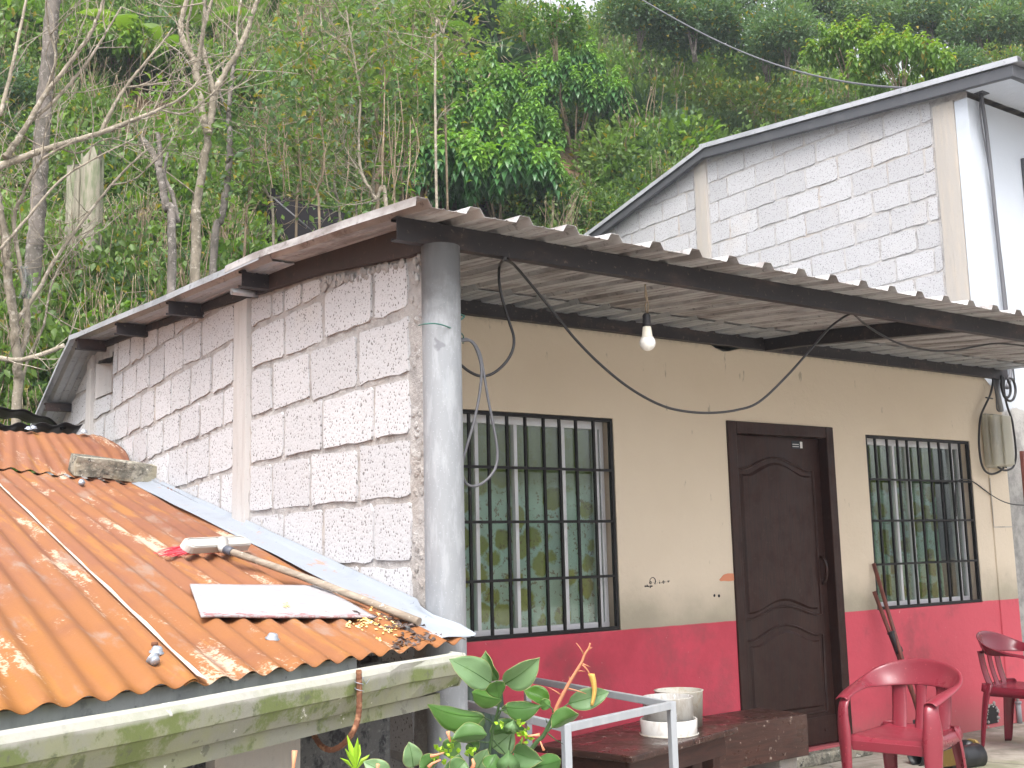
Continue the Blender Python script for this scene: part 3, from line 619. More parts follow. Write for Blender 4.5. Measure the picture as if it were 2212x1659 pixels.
# door: casing, set-back leaf, arched panels, handle, sticker
door = MB(); x0, x1, z0, z1 = DR; YL = YF+.062
door.box(x0+.075, x1-.07, YL, YL+.04, z0+.01, z1-.07); door = door.build('door', M_DOOR, house, bevel=.004)
b = MB(); b.box(x0-.012, x0+.073, YF-.014, YF+.11, z0+.004, z1+.012); b.build('door_jamb', M_DOOR, door, bevel=.006)
b = MB(); b.box(x1-.068, x1+.012, YF-.014, YF+.11, z0+.004, z1+.012); b.build('door_jamb', M_DOOR, door, bevel=.006)
b = MB(); b.box(x0+.074, x1-.069, YF-.0135, YF+.11, z1-.068, z1+.0115); b.build('door_head', M_DOOR, door, bevel=.006)
def panel(xa, xb, za, zb, top_arch, bot_arch):
    def arch(n, z, h): return [(xa+(xb-xa)*k/n, z+h*max(0, math.cos((k/n-.5)*2*PI*.62))**1.3 if abs(k/n-.5) < .4 else z) for k in range(n+1)]
    n = 22; lo = arch(n, za, bot_arch); hi = arch(n, zb, top_arch)
    return lo+hi[::-1]
for (za, zb, ta, ba) in ((1.00, 1.93, .085, .07), (.34, .79, .085, 0)):
    xa, xb = x0+.17, x1-.19
    p = panel(xa, xb, za, zb, ta, ba)
    b = MB(); b.prism(p, lambda u, v, d: (u, YL-d, v), 0, .012, inset=.018); b.build('door_panel', M_DOOR, door)
    q = panel(xa-.035, xb+.035, za-.035, zb+.035, ta, ba)
    b = MB(); b.tube([(u, YL-.002, v) for u, v in q]+[(q[0][0], YL-.002, q[0][1])], .009, 6, caps=False); b.build('panel_moulding', M_DOOR, door)
b = MB(); b.box(x0+.08, x1-.075, YL-.012, YL-.0005, z0+.012, z0+.19)
for xx in (x0+.3, x1-.2): b.lathe([(.012, 0), (.012, .006), (.001, .01)], (xx, YL-.012, z0+.1), 8, Matrix.Rotation(PI/2, 3, 'X'))
b.build('kick_board', M_DOOR, door, bevel=.003)
hx = x1-.125
b = MB(); b.tube(spline([(hx, YL-.005, 1.36), (hx, YL-.035, 1.34), (hx, YL-.05, 1.27), (hx, YL-.035, 1.20), (hx, YL-.005, 1.17)], 4), .011, 8); b.box(hx-.025, hx+.025, YL-.008, YL-.001, 1.10, 1.20); b.build('door_handle', M_DOOR, door)
s0 = UY(1709, 952, YL); s1 = UY(1733, 970, YL)
b = MB(); b.box(s0.x, s1.x-.025, YL-.003, YL-.0006, s1.z, s0.z); st_ = b.build('door_sticker', M_STK, door)
b = MB(); b.box(s1.x-.024, s1.x, YL-.0035, YL-.0006, s1.z+.005, s0.z-.004); 
for k in range(2): b.box(s0.x+.008, s1.x-.04, YL-.0042, YL-.0032, s1.z+.012+k*.016, s1.z+.017+k*.016)
b.build('sticker_strip', M_STKW, door)

# windows: aluminium sliding frame, panes, welded grille of separate bars
def window(hole, xbars, zbars, mull, rail):
    x0, x1, z0, z1 = hole; yw = YF+.085
    b = MB(); w = .03
    b.box(x0+.012, x1-.012, yw, yw+.04, z0+.005, z0+.05); b.box(x0+.012, x1-.012, yw, yw+.04, z1-.062, z1-.012)
    b.box(x0+.012, x0+.012+w, yw+.001, yw+.039, z0+.05, z1-.062); b.box(x1-.012-w, x1-.012, yw+.001, yw+.039, z0+.05, z1-.062)
    win = b.build('window', M_ALUW, house, bevel=.003)
    xsb = [x0+.012+w]+list(mull)+[x1-.012-w]
    for mx_ in mull:
        b = MB(); b.box(mx_-.012, mx_+.012, yw-.004, yw+.036, z0+.049, z1-.061); b.build('sash_stile', M_ALUW, win, bevel=.002)
    for k in range(len(xsb)-1):
        b = MB(); yy = yw+.012+.008*(k % 2); b.box(xsb[k], xsb[k+1], yy, yy+.004, z0+.045, z1-.055); b.build('pane', M_GLASS, win)
    b = MB(); g = .024
    b.box(x0+.003, x0+g, YF+.004, YF+.03, z0+.003, z1-.003); b.box(x1-g, x1-.003, YF+.004, YF+.03, z0+.003, z1-.003)
    b.box(x0+g, x1-g, YF+.0045, YF+.0295, z0+.003, z0+g); b.box(x0+g, x1-g, YF+.0045, YF+.0295, z1-g, z1-.003); b.build('grille_frame', M_BAR, win, bevel=.002)
    for xb in xbars:
        b = MB(); b.box(xb-.0075, xb+.0075, YF+.008, YF+.023, z0+g, z1-g); b.build('grille_bar', M_BAR, win)
    for zb in zbars:
        b = MB(); b.box(x0+g, x1-g, YF+.001, YF+.0075, zb-.008, zb+.008); b.build('grille_bar', M_BAR, win)
    return win
window(W1, [3.25+.0, 3.383, 3.515, 3.648, 3.778, 3.908, 4.042, 4.16, 4.287, 4.424], [1.29, 1.616, 1.924], [3.61, 3.885, 4.24, 4.50], 0)
window(W2, [7.162, 7.306, 7.434, 7.553, 7.695, 7.84, 7.966, 8.116, 8.247], [1.29, 1.609, 1.915], [7.47, 7.66, 8.235], 0)

# roof: trapezoid ribs every 0.234 m, bent over the rear purlin
PITCH = .234; RX0, RX1 = 2.085, 8.95
def ribx():
    xs = [(RX0, -.035), (RX0+.004, 0)]; k = 0
    while True:
        c = RX0+.030+k*PITCH
        if c+.2 > RX1: break
        if k: xs.append((c-.042, -.031))
        xs += [(c-.022, 0), (c+.022, 0), (c+.042, -.031), (c+.085, -.031), (c+.092, -.027), (c+.099, -.031), (c+.140, -.031), (c+.147, -.027), (c+.154, -.031)]; k += 1
    return [x for x in xs if True]
prof = ribx()
def roof_sheet(name, line, mat, a, c):
    b = MB(); n = len(prof)
    V = [(x, y, z+dz+.004*mnoise.noise(Vector((x*1.7, y*1.5, 0)))) for (y, z) in line for (x, dz) in prof]
    F = [(j*n+i, j*n+i+1, (j+1)*n+i+1, (j+1)*n+i) for j in range(len(line)-1) for i in range(n-1)]
    b.add(V, F); return b.build(name, mat, house, solid=.0016, fixn=False)
fl = [(y, roofz(y)) for y in np.linspace(3.452, 5.30, 12)]
rl = [(y, roofz(y)-.012) for y in np.linspace(4.88, 8.20, 14)]
sl_ = [(8.15, 3.030), (8.45, 2.90), (8.85, 2.70), (9.25, 2.50), (9.7, 2.25)]
roof_sheet('roof_sheet', fl, M_ROOF, 0, 0); roof_sheet('roof_sheet', rl, M_ROOFB, 0, 0); roof_sheet('roof_sheet', sl_, M_ROOFB, 0, 0)
def cpurlin(xa, xb, y, zt, mat=M_STEEL, h=.092, w=.045, lip=.012, ym=0):
    """C section along X, open to the back"""
    b = MB(); p = [(0, 0), (w, 0), (w, -lip), (w-.003, -lip), (w-.003, -.003), (.003, -.003), (.003, -h+.003), (w-.003, -h+.003), (w-.003, -h+lip), (w, -h+lip), (w, -h), (0, -h)]
    b.prism(p, lambda u, v, d: (d, y+u, zt+v), xa, xb)
    return b.build('purlin', mat, house)
cpurlin(2.134, 8.9, 3.675, roofz(3.70)-.034)
cpurlin(2.13, 8.9, 5.185, roofz(5.2)-.034, h=.085)
for y in (6.16, 7.12): cpurlin(2.10, 8.8, y, roofz(y)-.047, h=.075)
cpurlin(2.10, 8.8, 8.03, roofz(8.05)-.045, h=.075); cpurlin(2.11, 8.8, 8.88, 2.64, h=.06)
def rafter(ya, yb, x0, x1, mat, top, bot, n=10):
    b = MB(); V = []
    for k in range(n+1):
        y = ya+(yb-ya)*k/n
        V += [(x0, y, bot(y)), (x1, y, bot(y)), (x1, y, top(y)), (x0, y, top(y))]
    F = [(k*4+i, k*4+(i+1) % 4, (k+1)*4+(i+1) % 4, (k+1)*4+i) for k in range(n) for i in range(4)]+[(0, 3, 2, 1), tuple(n*4+i for i in range(4))]
    b.add(V, F); return b.build('rafter', mat, house)
rafter(3.725, 5.18, XW-.035, XW+.025, M_RUSTBEAM, lambda y: roofz(y)-.034, lambda y: walltop(y)-.004)
rafter(5.235, 8.02, XW-.02, XW+.04, M_STEEL, lambda y: roofz(y)-.05, lambda y: min(walltop(y)-.004, roofz(y)-.09))
rafter(3.725, 5.18, 5.90, 5.955, M_STEEL, lambda y: roofz(y)-.036, lambda y: roofz(y)-.125)
# weld spatter/plaster stub beside the post top
b = MB()
for k in range(7):
    r = rng.uniform(.008, .015); b.lathe([(.001, -r*1.6), (r, -r*.4), (r*.8, r*.6), (.001, r*1.3)], (XW-.02+rng.uniform(-.01, .015), 3.785+rng.uniform(-.03, .03), 2.625-k*.017), 6, smooth=False)
b.build('mortar_stub', M_MORT, house)
b = MB(); p = UX(512, 631, 2.19); b.tube([(2.16, p.y, p.z), (2.36, p.y, p.z+.0)], .018, 8); b.build('pipe_stub', M_ROOFB, house)

# ============================================================ the post, door step
pb = UY(953, 1650, YP)
post = MB(); pr = [(.077, 0.0), (.077, .5), (.0765, 1.1), (.077, 1.7), (.0765, 2.2), (.077, 2.62), (.077, roofz(3.7)-.127)]
post.lathe([(r, z) for r, z in pr], (0, 0, 0), 40); post.lathe([(.068, pr[-1][1]), (.077, pr[-1][1])], (0, 0, 0), 40)
post = post.build('porch_post', M_PIPE, None, local=True); post.location = (2.337, 3.685, 0)
tag(post, 'tall grey galvanised pipe post at the corner of the block wall', 'post')
st = MB(); st.box(5.45, 6.75, YF-.10, YF-.004, 0, .075)
st = st.build('door_step', M_BRICK, bevel=.012, seg=3); tag(st, 'rough concrete step under the brown door', 'step')

# curtains behind each window
def curtain(x0, x1, z0, z1, y, mat, waves, label, part=None):
    b = MB()
    def fn(u, v):
        x = x0+(x1-x0)*u; a = .013*(1.15-v*.5)
        return (x+.006*math.sin(v*5+u*9), y+a*math.sin(u*waves*2*PI+.7*math.sin(v*4+u*5))+.008*math.sin(u*47), z0+(z1-z0)*v)
    b.grid(fn, 120, 24); o = b.build('curtain', mat, fixn=False); return tag(o, label, 'curtain')
curtain(3.16, 4.60, .93, 2.26, YF+.155, M_CURT, 9, 'pale aqua flowered curtain behind the barred window beside the post')
curtain(7.0, 8.10, .93, 2.26, YF+.155, M_CURT2, 10, 'green flowered curtain, half drawn, behind the barred window right of the door')

# ============================================================ the neighbour's taller house
NX0, NY0 = 8.90, 5.33
nh = thing('neighbour_house', 'taller pale block house with sloping grey roof beside the beige house', 'house', (NX0, NY0, 0))
NTY = [5.30, 8.64, 12.5]; NTZ = [5.37, 5.79, 4.93]
def ntop(y): return float(np.interp(y, NTY, NTZ))
b = MB(); ys = np.arange(5.34, 12.4, .06); NZ = 70; vv = []; ff = []
for y in ys:
    for j in range(NZ+1):
        z = 2.2+(ntop(y)-2.2)*j/NZ
        vv.append((NX0+.002-mnoise.noise(Vector((1.3, y*13, z*13)))*.006, y, z))
ff = [(i*(NZ+1)+j, (i+1)*(NZ+1)+j, (i+1)*(NZ+1)+j+1, i*(NZ+1)+j+1) for i in range(len(ys)-1) for j in range(NZ)]
b.add(vv, ff, True); nside = b.build('gable_wall', M_MORT2, nh)
b = MB(); b.box(NX0+.012, NX0+.15, 5.345, 12.4, 0, 4.9); b.build('wall_core', M_MORT2, nside)
pitch = .40
for k in range(14):
    z0 = 2.90+.232*k; z1 = z0+.232
    if z1 < 3.0: continue
    off = (.0, .21)[k % 2]+rng.uniform(-.04, .04)
    course(z0, z1, [5.77+off+pitch*i for i in range(8)], 5.70, 8.49, -.012, 5.7, ntop, NX0, M_BLOCK2, nside, g=.007, proud=.004)
    course(z0, z1, [8.69+.1+off+pitch*i for i in range(9)], 8.70, 11.9, -.012, 5.7, ntop, NX0, M_BLOCK2, nside, g=.007, proud=.004)
board_column(5.46, 5.68, 5.33, NX0, M_COLUMN2, nside, z0=2.3); board_column(8.50, 8.685, 5.76, NX0, M_COLUMN2, nside, z0=2.3)
b = MB()
nw = [(NX0-.012, 5.335), (NX0-.012, 5.45), (NX0+.03, 5.45)]
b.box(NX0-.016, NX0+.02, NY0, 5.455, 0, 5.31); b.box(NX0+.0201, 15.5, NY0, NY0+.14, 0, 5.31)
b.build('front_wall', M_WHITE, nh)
q0 = UY(2205, 1010, NY0); 
b = MB(); x0, z1 = q0.x, UY(2206, 975, NY0).z; z0 = UY(2206, 1300, NY0).z
for (xa, xb, za, zb) in ((x0, x0+.05, z0, z1), (x0+.05, x0+1.15, z1-.05, z1), (x0+.05, x0+1.15, z0, z0+.05), (x0+1.15, x0+1.2, z0, z1)): b.box(xa, xb, NY0-.03, NY0-.002, za, zb)
wn = b.build('window', M_RWOOD, nh); b = MB(); b.box(x0+.05, x0+1.15, NY0-.012, NY0-.004, z0+.05, z1-.05); b.build('pane', M_FILM, wn)
q1 = UY(2204, 343, NY0)
b = MB(); b.box(q1.x, q1.x+.06, NY0-.03, NY0-.002, q1.z-.75, q1.z); b.box(q1.x+.06, q1.x+1.1, NY0-.03, NY0-.002, q1.z-.05, q1.z); wn = b.build('window', M_CHAR, nh); b = MB(); b.box(q1.x+.06, q1.x+1.1, NY0-.012, NY0-.004, q1.z-.75, q1.z-.05); b.build('pane', M_BLACK, wn)
# roof: sheet along the gable, C beam under its edge
XR = NX0-.13
def gz(px, py): p = UX(px, py, XR); return (p.y, p.z)
pf, pk, pr_ = gz(2192, 122), gz(1512, 312), gz(1296, 478)
rr = Vector((0, pr_[0]-pk[0], pr_[1]-pk[1])); pr2 = (pr_[0]+rr.y*1.0, pr_[1]+rr.z*1.0)
def nsheet(a, c):
    xs = [XR, XR+.003]; dzs = [-.05, 0]; x = XR+.05
    while x < 15.6:
        xs += [x, x+.025, x+.16, x+.185]; dzs += [0, -.028, -.028, 0]; x += .235
    n = len(xs); b = MB(); V = [(x_, y, z+d) for (y, z) in (a, c) for x_, d in zip(xs, dzs)]
    b.add(V, [(i, i+1, n+i+1, n+i) for i in range(n-1)]); return b.build('roof_sheet', M_NROOF, nh, solid=.002, fixn=False)
pk_ = (pk[0]+.02, pk[1]+.004)
nsheet((pf[0]-.02, pf[1]), pk_); nsheet((pk[0]-.05, pk[1]-.006), pr2)
def nbeam(a, c, dz, h, nm):
    b = MB(); V = []
    for (y, z) in (a, c): V += [(XR+.02, y, z-dz), (XR+.075, y, z-dz), (XR+.075, y, z-dz-h), (XR+.02, y, z-dz-h)]
    b.add(V, [(0, 1, 2, 3), (7, 6, 5, 4), (0, 4, 5, 1), (1, 5, 6, 2), (2, 6, 7, 3), (3, 7, 4, 0)]); return b.build(nm, M_CHAR, nh, bevel=.004)
nbeam((pf[0]+.04, pf[1]), pk, .052, .10, 'gable_beam'); nbeam((pk[0]+.003, pk[1]), pr2, .052, .10, 'gable_beam')
b = MB(); b.box(XR+.08, 15.5, pf[0]+.05, pf[0]+.10, pf[1]-.14, pf[1]-.04); b.build('front_beam', M_CHAR, nh)
b = MB(); b.add([(XR+.09, pf[0]+.1, pf[1]-.085), (15.5, pf[0]+.1, pf[1]-.085), (15.5, NY0, ntop(5.33)-.0), (XR+.09, NY0, ntop(5.33)-.0)], [(0, 1, 2, 3)]); b.build('soffit', M_WHITE, nh, solid=.01)

# ============================================================ the low shed with the rusted roof
def nrm(v): v = np.array(v, float); return v/np.linalg.norm(v)
SC = nrm([.0522, .977, .2068]); SN = nrm(np.cross([.905, .4257, 0], SC)); SN = SN if SN[2] > 0 else -SN
SW = np.cross(SC, SN); SW = SW if SW[0] > 0 else -SW                     # across the waves, to the right
SO = np.array([2.305, 4.639, 1.392]); SD = float(SN@SO)
def US(px, py, lift=0): return U(px, py, SN, SD+lift)
def uv(p): d = np.array(p)-SO; return float(d@SW), float(d@SC)
def S3(u, v, h=0): return Vector(SO+SW*u+SC*v+SN*h)
shed = thing('shed', 'low shed with orange rusted corrugated roof against the pale block wall', 'shed', (1.2, 3.6, 0))
WP = .0975; AMP = .0096
e0, e1 = uv(US(0, 1546)), uv(US(1003, 1384)); ES = (e1[1]-e0[1])/(e1[0]-e0[0])
def eave(u): return e0[1]+ES*(u-e0[0])
ut = uv(US(55, 1540))[0]                                                   # a trough sits here
def wave(u): return -AMP*math.cos(2*PI*(u-ut)/WP)
ulap = uv(US(215, 1275))[0]; UR = e1[0]+.01
LAP_V = uv(US(300, 1045))[1]
def zinc(u, v):
    f = max(0, min(1, 1-(UR-u)/.42))*(.25+.75*max(0, min(1, (2.3-v)/2.6)))
    f2 = max(0, min(1, 1-(UR-u)/.16))
    low = max(0, min(1, 1-(v-eave(u))/.55))*max(0, min(1, 1-(UR-u)/.75))
    rustedge = max(0, 1-(v-eave(u))/.07)
    return max(0, .66*f2**.7, .35*f, .62*low)-.34*rustedge
def sheet(name, u0, u1, v1fn, lift, seg=10, dent=None):
    nu = max(4, int((u1-u0)/WP*seg)); nv = 56; b = MB(); zi = []
    def fn(a, c):
        u = u0+(u1-u0)*a; v0 = eave(u)+.006*mnoise.noise(Vector((u*9, 0, 0))); v = v0+(v1fn(u)-v0)*c
        h = wave(u)+lift+.006*mnoise.noise(Vector((u*1.1, v*.8, 0)))
        e = max(0, 1-(UR-u)/.10)
        if dent: h += dent(u, v)
        p = S3(u, v, h)
        if p.x > XW-.03 and p.y > 3.79: p = Vector((XW-.03, p.y, p.z+.35*(p.x-XW+.03)))
        zi.append(zinc(u, v)); return p
    b.grid(fn, nu, nv); o = b.build(name, M_RUST, shed, solid=.0015, fixn=False)
    a = o.data.attributes.new('zinc', 'FLOAT', 'POINT'); a.data.foreach_set('value', zi); return o
top_v = lambda u: LAP_V+.03*mnoise.noise(Vector((u*5, 1, 0)))
def dentA(u, v):
    return -.004 if abs(v-LAP_V) < .05 else 0
sheet('roof_sheet', ulap-.03, UR, top_v, 0, dent=dentA)
sheet('roof_sheet', ulap-1.9, ulap+.012, lambda u: LAP_V+.3, .006)
# smooth galvanised flashing turned up against the block wall
b = MB(); NF = 40; V = []
for k in range(NF+1):
    y = 7.05+(3.46-7.05)*k/NF; zp = float((SD-SN[0]*XW-SN[1]*y)/SN[2]); w = .155+.012*mnoise.noise(Vector((y*1.3, 4, 0)))
    end = max(0, (3.80-y)/.34)
    for (dx, dz) in ((-w, .013), (-w+.02, .017), (-.11, .024), (-.055, .030), (-.02, .044), (-.012+.0*end, .062)):
        if end: dz = dz*(1-.55*end)+.0; dx = dx+.03*end*(1 if dx > -.1 else .3)
        if 3.58 < y < 3.80: dx = min(dx, -.052)
        V.append((XW+dx, y, float((SD-SN[0]*(XW+dx)-SN[1]*y)/SN[2])+dz+.004*mnoise.noise(Vector((y*3, dx*20, 0)))))
b.add(V, [(k*6+i, k*6+i+1, (k+1)*6+i+1, (k+1)*6+i) for k in range(NF) for i in range(5)], True); b.build('flashing', M_FLASH, shed, solid=.0015, fixn=False)
# pale exposed edge of the lap
b = MB(); pts = []
for k in range(30):
    v = eave(ulap)+.02+(LAP_V+.1-eave(ulap))*k/29; w = .013+.012*abs(mnoise.noise(Vector((v*2, 3, 0))))
    pts.append((S3(ulap+.010, v, wave(ulap)+.009), S3(ulap+.010+w*1.6, v, wave(ulap+.015)+.0045)))
b.add([p for q in pts for p in q], [(2*k, 2*k+1, 2*k+3, 2*k+2) for k in range(29)]); b.build('lap_edge', M_LAP, shed, solid=.0015, fixn=False)
# upper sheet, a little steeper, ending short of the wall
tR = U(216, 940, (1, 0, 0), 2.20); tL = US(0, 930); 
b = MB(); zi = []
lpL, lpR = S3(ulap-1.2, LAP_V-.12, .012), S3(UR-.13, LAP_V-.12, .012)
q245 = U(246, 1003, (1, 0, 0), 2.255)
tLL = U(-330, 915, (0, 1, 0), tR.y)
def fu(a, c):
    lo = lpL.lerp(lpR, a); hi = tLL.lerp(tR, a)
    p = lo.lerp(hi, c); L = (lpR-lpL).length
    if c > .5 and a > .85: p.x += .05*(a-.85)/.15*math.sin((c-.5)*2*PI)
    zi.append(0); return p+Vector((0, 0, AMP*math.cos(2*PI*a*L/WP*.98)*(1-.55*c)))
b.grid(fu, 130, 22); o = b.build('roof_sheet', M_RUST, shed, solid=.0015, fixn=False); a = o.data.attributes.new('zinc', 'FLOAT', 'POINT'); a.data.foreach_set('value', zi)
# black ridge sheets behind it
b = MB()
def fk(a, c):
    p = U(-120+300*a, 938-2*a, (0, 1, 0), tR.y+.03); return p+Vector((0, .02+.30*c, .012*math.sin(a*2*PI*6)+.035*(1-c)*(1)-.06*c+.03))
b.grid(fk, 60, 4); b.build('ridge_sheet', M_BLACK, shed, solid=.004, fixn=False)
b = MB()
def fk2(a, c):
    hump = math.sin(min(1, a*1.05)*PI)**.7
    p = U(-120+265*a, 926, (0, 1, 0), tR.y+.12); return p+Vector((0, .25*c, .005+hump*(.13)*(1-.25*c)+.008*math.sin(a*2*PI*5)))
b.grid(fk2, 48, 4); b.build('ridge_sheet', M_BLACK, shed, solid=.004, fixn=False)
# gutter along the eave
eL, eR = np.array(S3(e0[0]-.9, eave(e0[0]-.9))), np.array(S3(UR-.22, eave(UR-.22)))
ed_ = nrm((eR-eL)*[1, 1, 0]); eo = np.array([ed_[1], -ed_[0], 0])          # outwards
def G3(s, o, z):
    p = np.array([.62, 2.661, 0])+ed_*s+eo*o; return (p[0], p[1], z+.004*mnoise.noise(Vector((s*2.2, o*9, z*7))))
s1 = 1.60; s0 = -1.3
gp = [(-.03, 1.030), (-.03, 1.012), (.070, .993), (.108, 1.006), (.128, 1.050), (.138, 1.056), (.140, 1.100), (.132, 1.116), (.104, 1.121), (.102, 1.112), (.120, 1.104), (.118, 1.060), (.09, 1.022), (.0, 1.020), (-.02, 1.03)]
b = MB(); n = len(gp); ns = 40
V = []
for k in range(ns+1):
    s = s0+(s1-s0)*k/ns
    for (o_, z) in gp:
        dent_ = -.016*math.exp(-((s-1.28)/.07)**2) if (o_ > .125 and z > 1.04 and z < 1.11) else 0
        if k >= ns-3 and z < 1.008: z += .012*(k-(ns-3))/3
        V.append(G3(s, o_+dent_, z))
b.add(V, [(k*n+i, k*n+(i+1) % n, (k+1)*n+(i+1) % n, (k+1)*n+i) for k in range(ns) for i in range(n)]+[tuple(ns*n+i for i in range(n))])
gut = b.build('gutter', M_GUT, shed)
b = MB(); b.prism([(G3(s1-.0, o_, z)[0]*0+o_, z) for o_, z in ((.128, 1.050), (.140, 1.056), (.14, 1.10), (.132, 1.117), (.08, 1.122), (.0, 1.035), (.06, 1.005), (.108, 1.012))], lambda o_, z, d: G3(s1+.012+d, o_, z), -.01, .004); b.build('gutter_end', M_GUT, gut)
b = MB(); V = []
for k in range(13):
    s = s0+(s1-.07-s0)*k/12; V += [G3(s, .085, .998), G3(s, .085, .960+.006*mnoise.noise(Vector((s*8, 0, 0)))), G3(s, .055, .960), G3(s, .055, 1.0)]
b.add(V, [(k*4+i, k*4+(i+1) % 4, (k+1)*4+(i+1) % 4, (k+1)*4+i) for k in range(12) for i in range(4)]+[(0, 3, 2, 1), (48, 49, 50, 51)]); b.build('fascia_board', M_GUT, shed)
# eave strip, rear wall, pillar
b = MB(); V = []
for k in range(13):
    s = s0+(s1-.35-s0)*k/12; V += [G3(s, -.045, 1.135), G3(s, -.045, 1.0), G3(s, -.075, 1.0), G3(s, -.075, 1.135)]
b.add(V, [(k*4+i, k*4+(i+1) % 4, (k+1)*4+(i+1) % 4, (k+1)*4+i) for k in range(12) for i in range(4)]+[(48, 49, 50, 51)]); b.build('eave_strip', M_ROOFB, shed)
b = MB(); V = []
for k in range(41):
    s = s0+(s1+.0-s0)*k/40
    for j in range(21): V.append(G3(s, -.16-.025*abs(mnoise.noise(Vector((s*7, j*.35, 2)))), -.2+1.29*j/20))
b.add(V, [(k*21+j, (k+1)*21+j, (k+1)*21+j+1, k*21+j+1) for k in range(40) for j in range(20)]); b.build('shed_wall', M_DARKST, shed)
b = MB(); b.beam(G3(s1+.0, -.2, .45), G3(s1+.001, -.9, .45), 1.3, .03, up=(ed_[0], ed_[1], 0)); b.build('shed_end', M_DARKST, shed)
pc = UZ(560, 1640, .9); 
b = MB(); s = float((np.array(G3(0, 0, 0))*0+np.array([pc.x-.62, pc.y-2.661, 0]))@ed_)
for (sa, sb, mt) in ((.715, 1.08, 0),):
    b.add([G3(sa, -.13, -.2), G3(sb, -.13, -.2), G3(sb, -.13, .99), G3(sa, -.13, .99), G3(sa, -.2, -.2), G3(sb, -.2, -.2), G3(sb, -.2, .99), G3(sa, -.2, .99)], [(0, 1, 2, 3), (1, 5, 6, 2), (0, 3, 7, 4), (3, 2, 6, 7)])
b.build('shed_pillar', M_COLUMN2, shed)
# roofing nails with their zinc caps
def nailcap(p, r=.016, tip=0, name='roofing_nail'):
    b = MB(); Mx = Vector(SN).to_track_quat('Z', 'Y').to_matrix()
    if tip: Mx = Mx @ Matrix.Rotation(tip, 3, 'X')
    b.lathe([(r*1.35, 0), (r*1.4, .003), (r*1.05, .006), (r*.95, .013), (r*.75, .018), (.001, .0195)], p, 14, Mx)
    return b.build(name, M_CAP, shed)
pA = US(588, 1381, .008); nailcap(pA, .0165)
pB = US(338, 1411, .012); nailcap(pB, .015); pC = US(329, 1423, .014); nailcap(pC, .015, 1.9)
b = MB(); b.lathe([(.001, .022), (.009, .021), (.010, .012), (.006, .010), (.006, 0)], US(334, 1404, .012), 8); b.build('rusty_bolt', M_REBAR, shed)
nailcap(US(176, 1043, .012), .016, 1.4); nailcap(US(350, 1045, .03), .02, -.5)
for px, py, r in ((62, 931, .02), (72, 929, .018), (181, 937, .02)): nailcap(U(px, py, (0, 1, 0), tR.y-.05)+Vector((0, 0, .01)), r)

# ---------------------------------------------------------- things lying on the shed roof
qa, qb = US(160, 1028, .0), U(360, 1050, (1, 0, 0), 2.24)
c0, c1 = U(158, 1026, SN, SD+.02), U(357, 1049, SN, SD+.02)
dx = (c1-c0); Lb = dx.length; ax = dx.normalized(); az = Vector(SN); ay = az.cross(ax)
hgt = (U(160, 985, tuple(ay), float(ay.dot(c0)))-c0).dot(az)
b = MB(); n1, n2 = 12, 5
Mb = Matrix((ax, ay, az)).transposed()
bm_ = bmesh.new(); bmesh.ops.create_cube(bm_, size=1); bmesh.ops.subdivide_edges(bm_, edges=bm_.edges, cuts=5, use_grid_fill=True)
for v in bm_.verts:
    p = v.co.copy(); p = Vector((p.x*Lb, p.y*.14, p.z*hgt)); n = mnoise.noise_vector(p*11)*.008+mnoise.noise_vector(p*30)*.004
    e = sum(1 for k in range(3) if abs(v.co[k]) > .49)
    if e >= 2: p *= .985
    v.co = Mb @ (p+n)+c0+ax*(Lb/2)+ay*.07+az*(hgt/2)
me = bpy.data.meshes.new('concrete_block'); bm_.to_mesh(me); bm_.free(); me.materials.append(M_BRICK)
o = link('concrete_block', me); tag(o, 'lichen-stained grey concrete block lying on top of the rusted shed roof', 'block')
# whitewashed board
cs = [US(410, 1263, .016), US(690, 1266, .016), US(812, 1334, .016), US(434, 1332, .016)]
b = MB(); ea = []
def fb(a, c):
    p = cs[3].lerp(cs[2], a).lerp(cs[0].lerp(cs[1], a), c); ea.append((1-c)**1.6*.62); return p+Vector(SN)*(.002*mnoise.noise(Vector((a*4, c*4, 0))))
b.grid(fb, 40, 16); o = b.build('whitewashed_board', M_BOARD, solid=.007, fixn=False); a = o.data.attributes.new('edge', 'FLOAT', 'POINT'); a.data.foreach_set('value', ea)
tag(o, 'thin whitewashed board with flaking reddish edge lying on the rusted roof', 'board')
# broom
hd0, hd1 = US(398, 1178, .055), US(536, 1171, .055)
br = thing('broom', 'broom with cream head and red bristles lying along the rusted roof', 'broom', US(470, 1185))
ax = (hd1-hd0); Lh = ax.length; ax.normalize(); az = Vector(SN); az = (az-ax*az.dot(ax)).normalized()
az = (az*.75+Vector(rayc(470, 1180)).normalized()*-.66).normalized(); az = (az-ax*az.dot(ax)).normalized(); ay = az.cross(ax)
def H3(x, y, z): return hd0+ax*x+ay*y+az*z
def stadium(L, w, n=10):
    r = w; return [(r+(-r)*math.cos(t)*1.0 if False else r-r*math.sin(t), r*math.cos(t)) for t in np.linspace(0, PI, n)]+[(L-r+r*math.sin(t), -r*math.cos(t)) for t in np.linspace(0, PI, n)]
ol = stadium(Lh, .034)
b = MB(); b.prism(ol, lambda u, v, d: tuple(H3(u, v, d)), -.022, .012, inset=.004); b.build('broom_head', M_BROOM, br, bevel=.004)
il = [(Lh/2+(u-Lh/2)*.93, v*.80) for u, v in ol]
b = MB(); pts3 = [H3(u, v, .013) for u, v in il]; b.tube(pts3+[pts3[0]], .0028, 6, caps=False); b.build('head_rim', M_BROOM, br)
h0 = US(484, 1186, .05); h1 = US(905, 1343, .026); hdv = (h1-h0).normalized()
b = MB(); b.tube([H3(Lh*.56, 0, .01), h0-hdv*.01, h0+hdv*.02], [.026, .020, .018], 12); b.build('socket', M_BROOM, br)
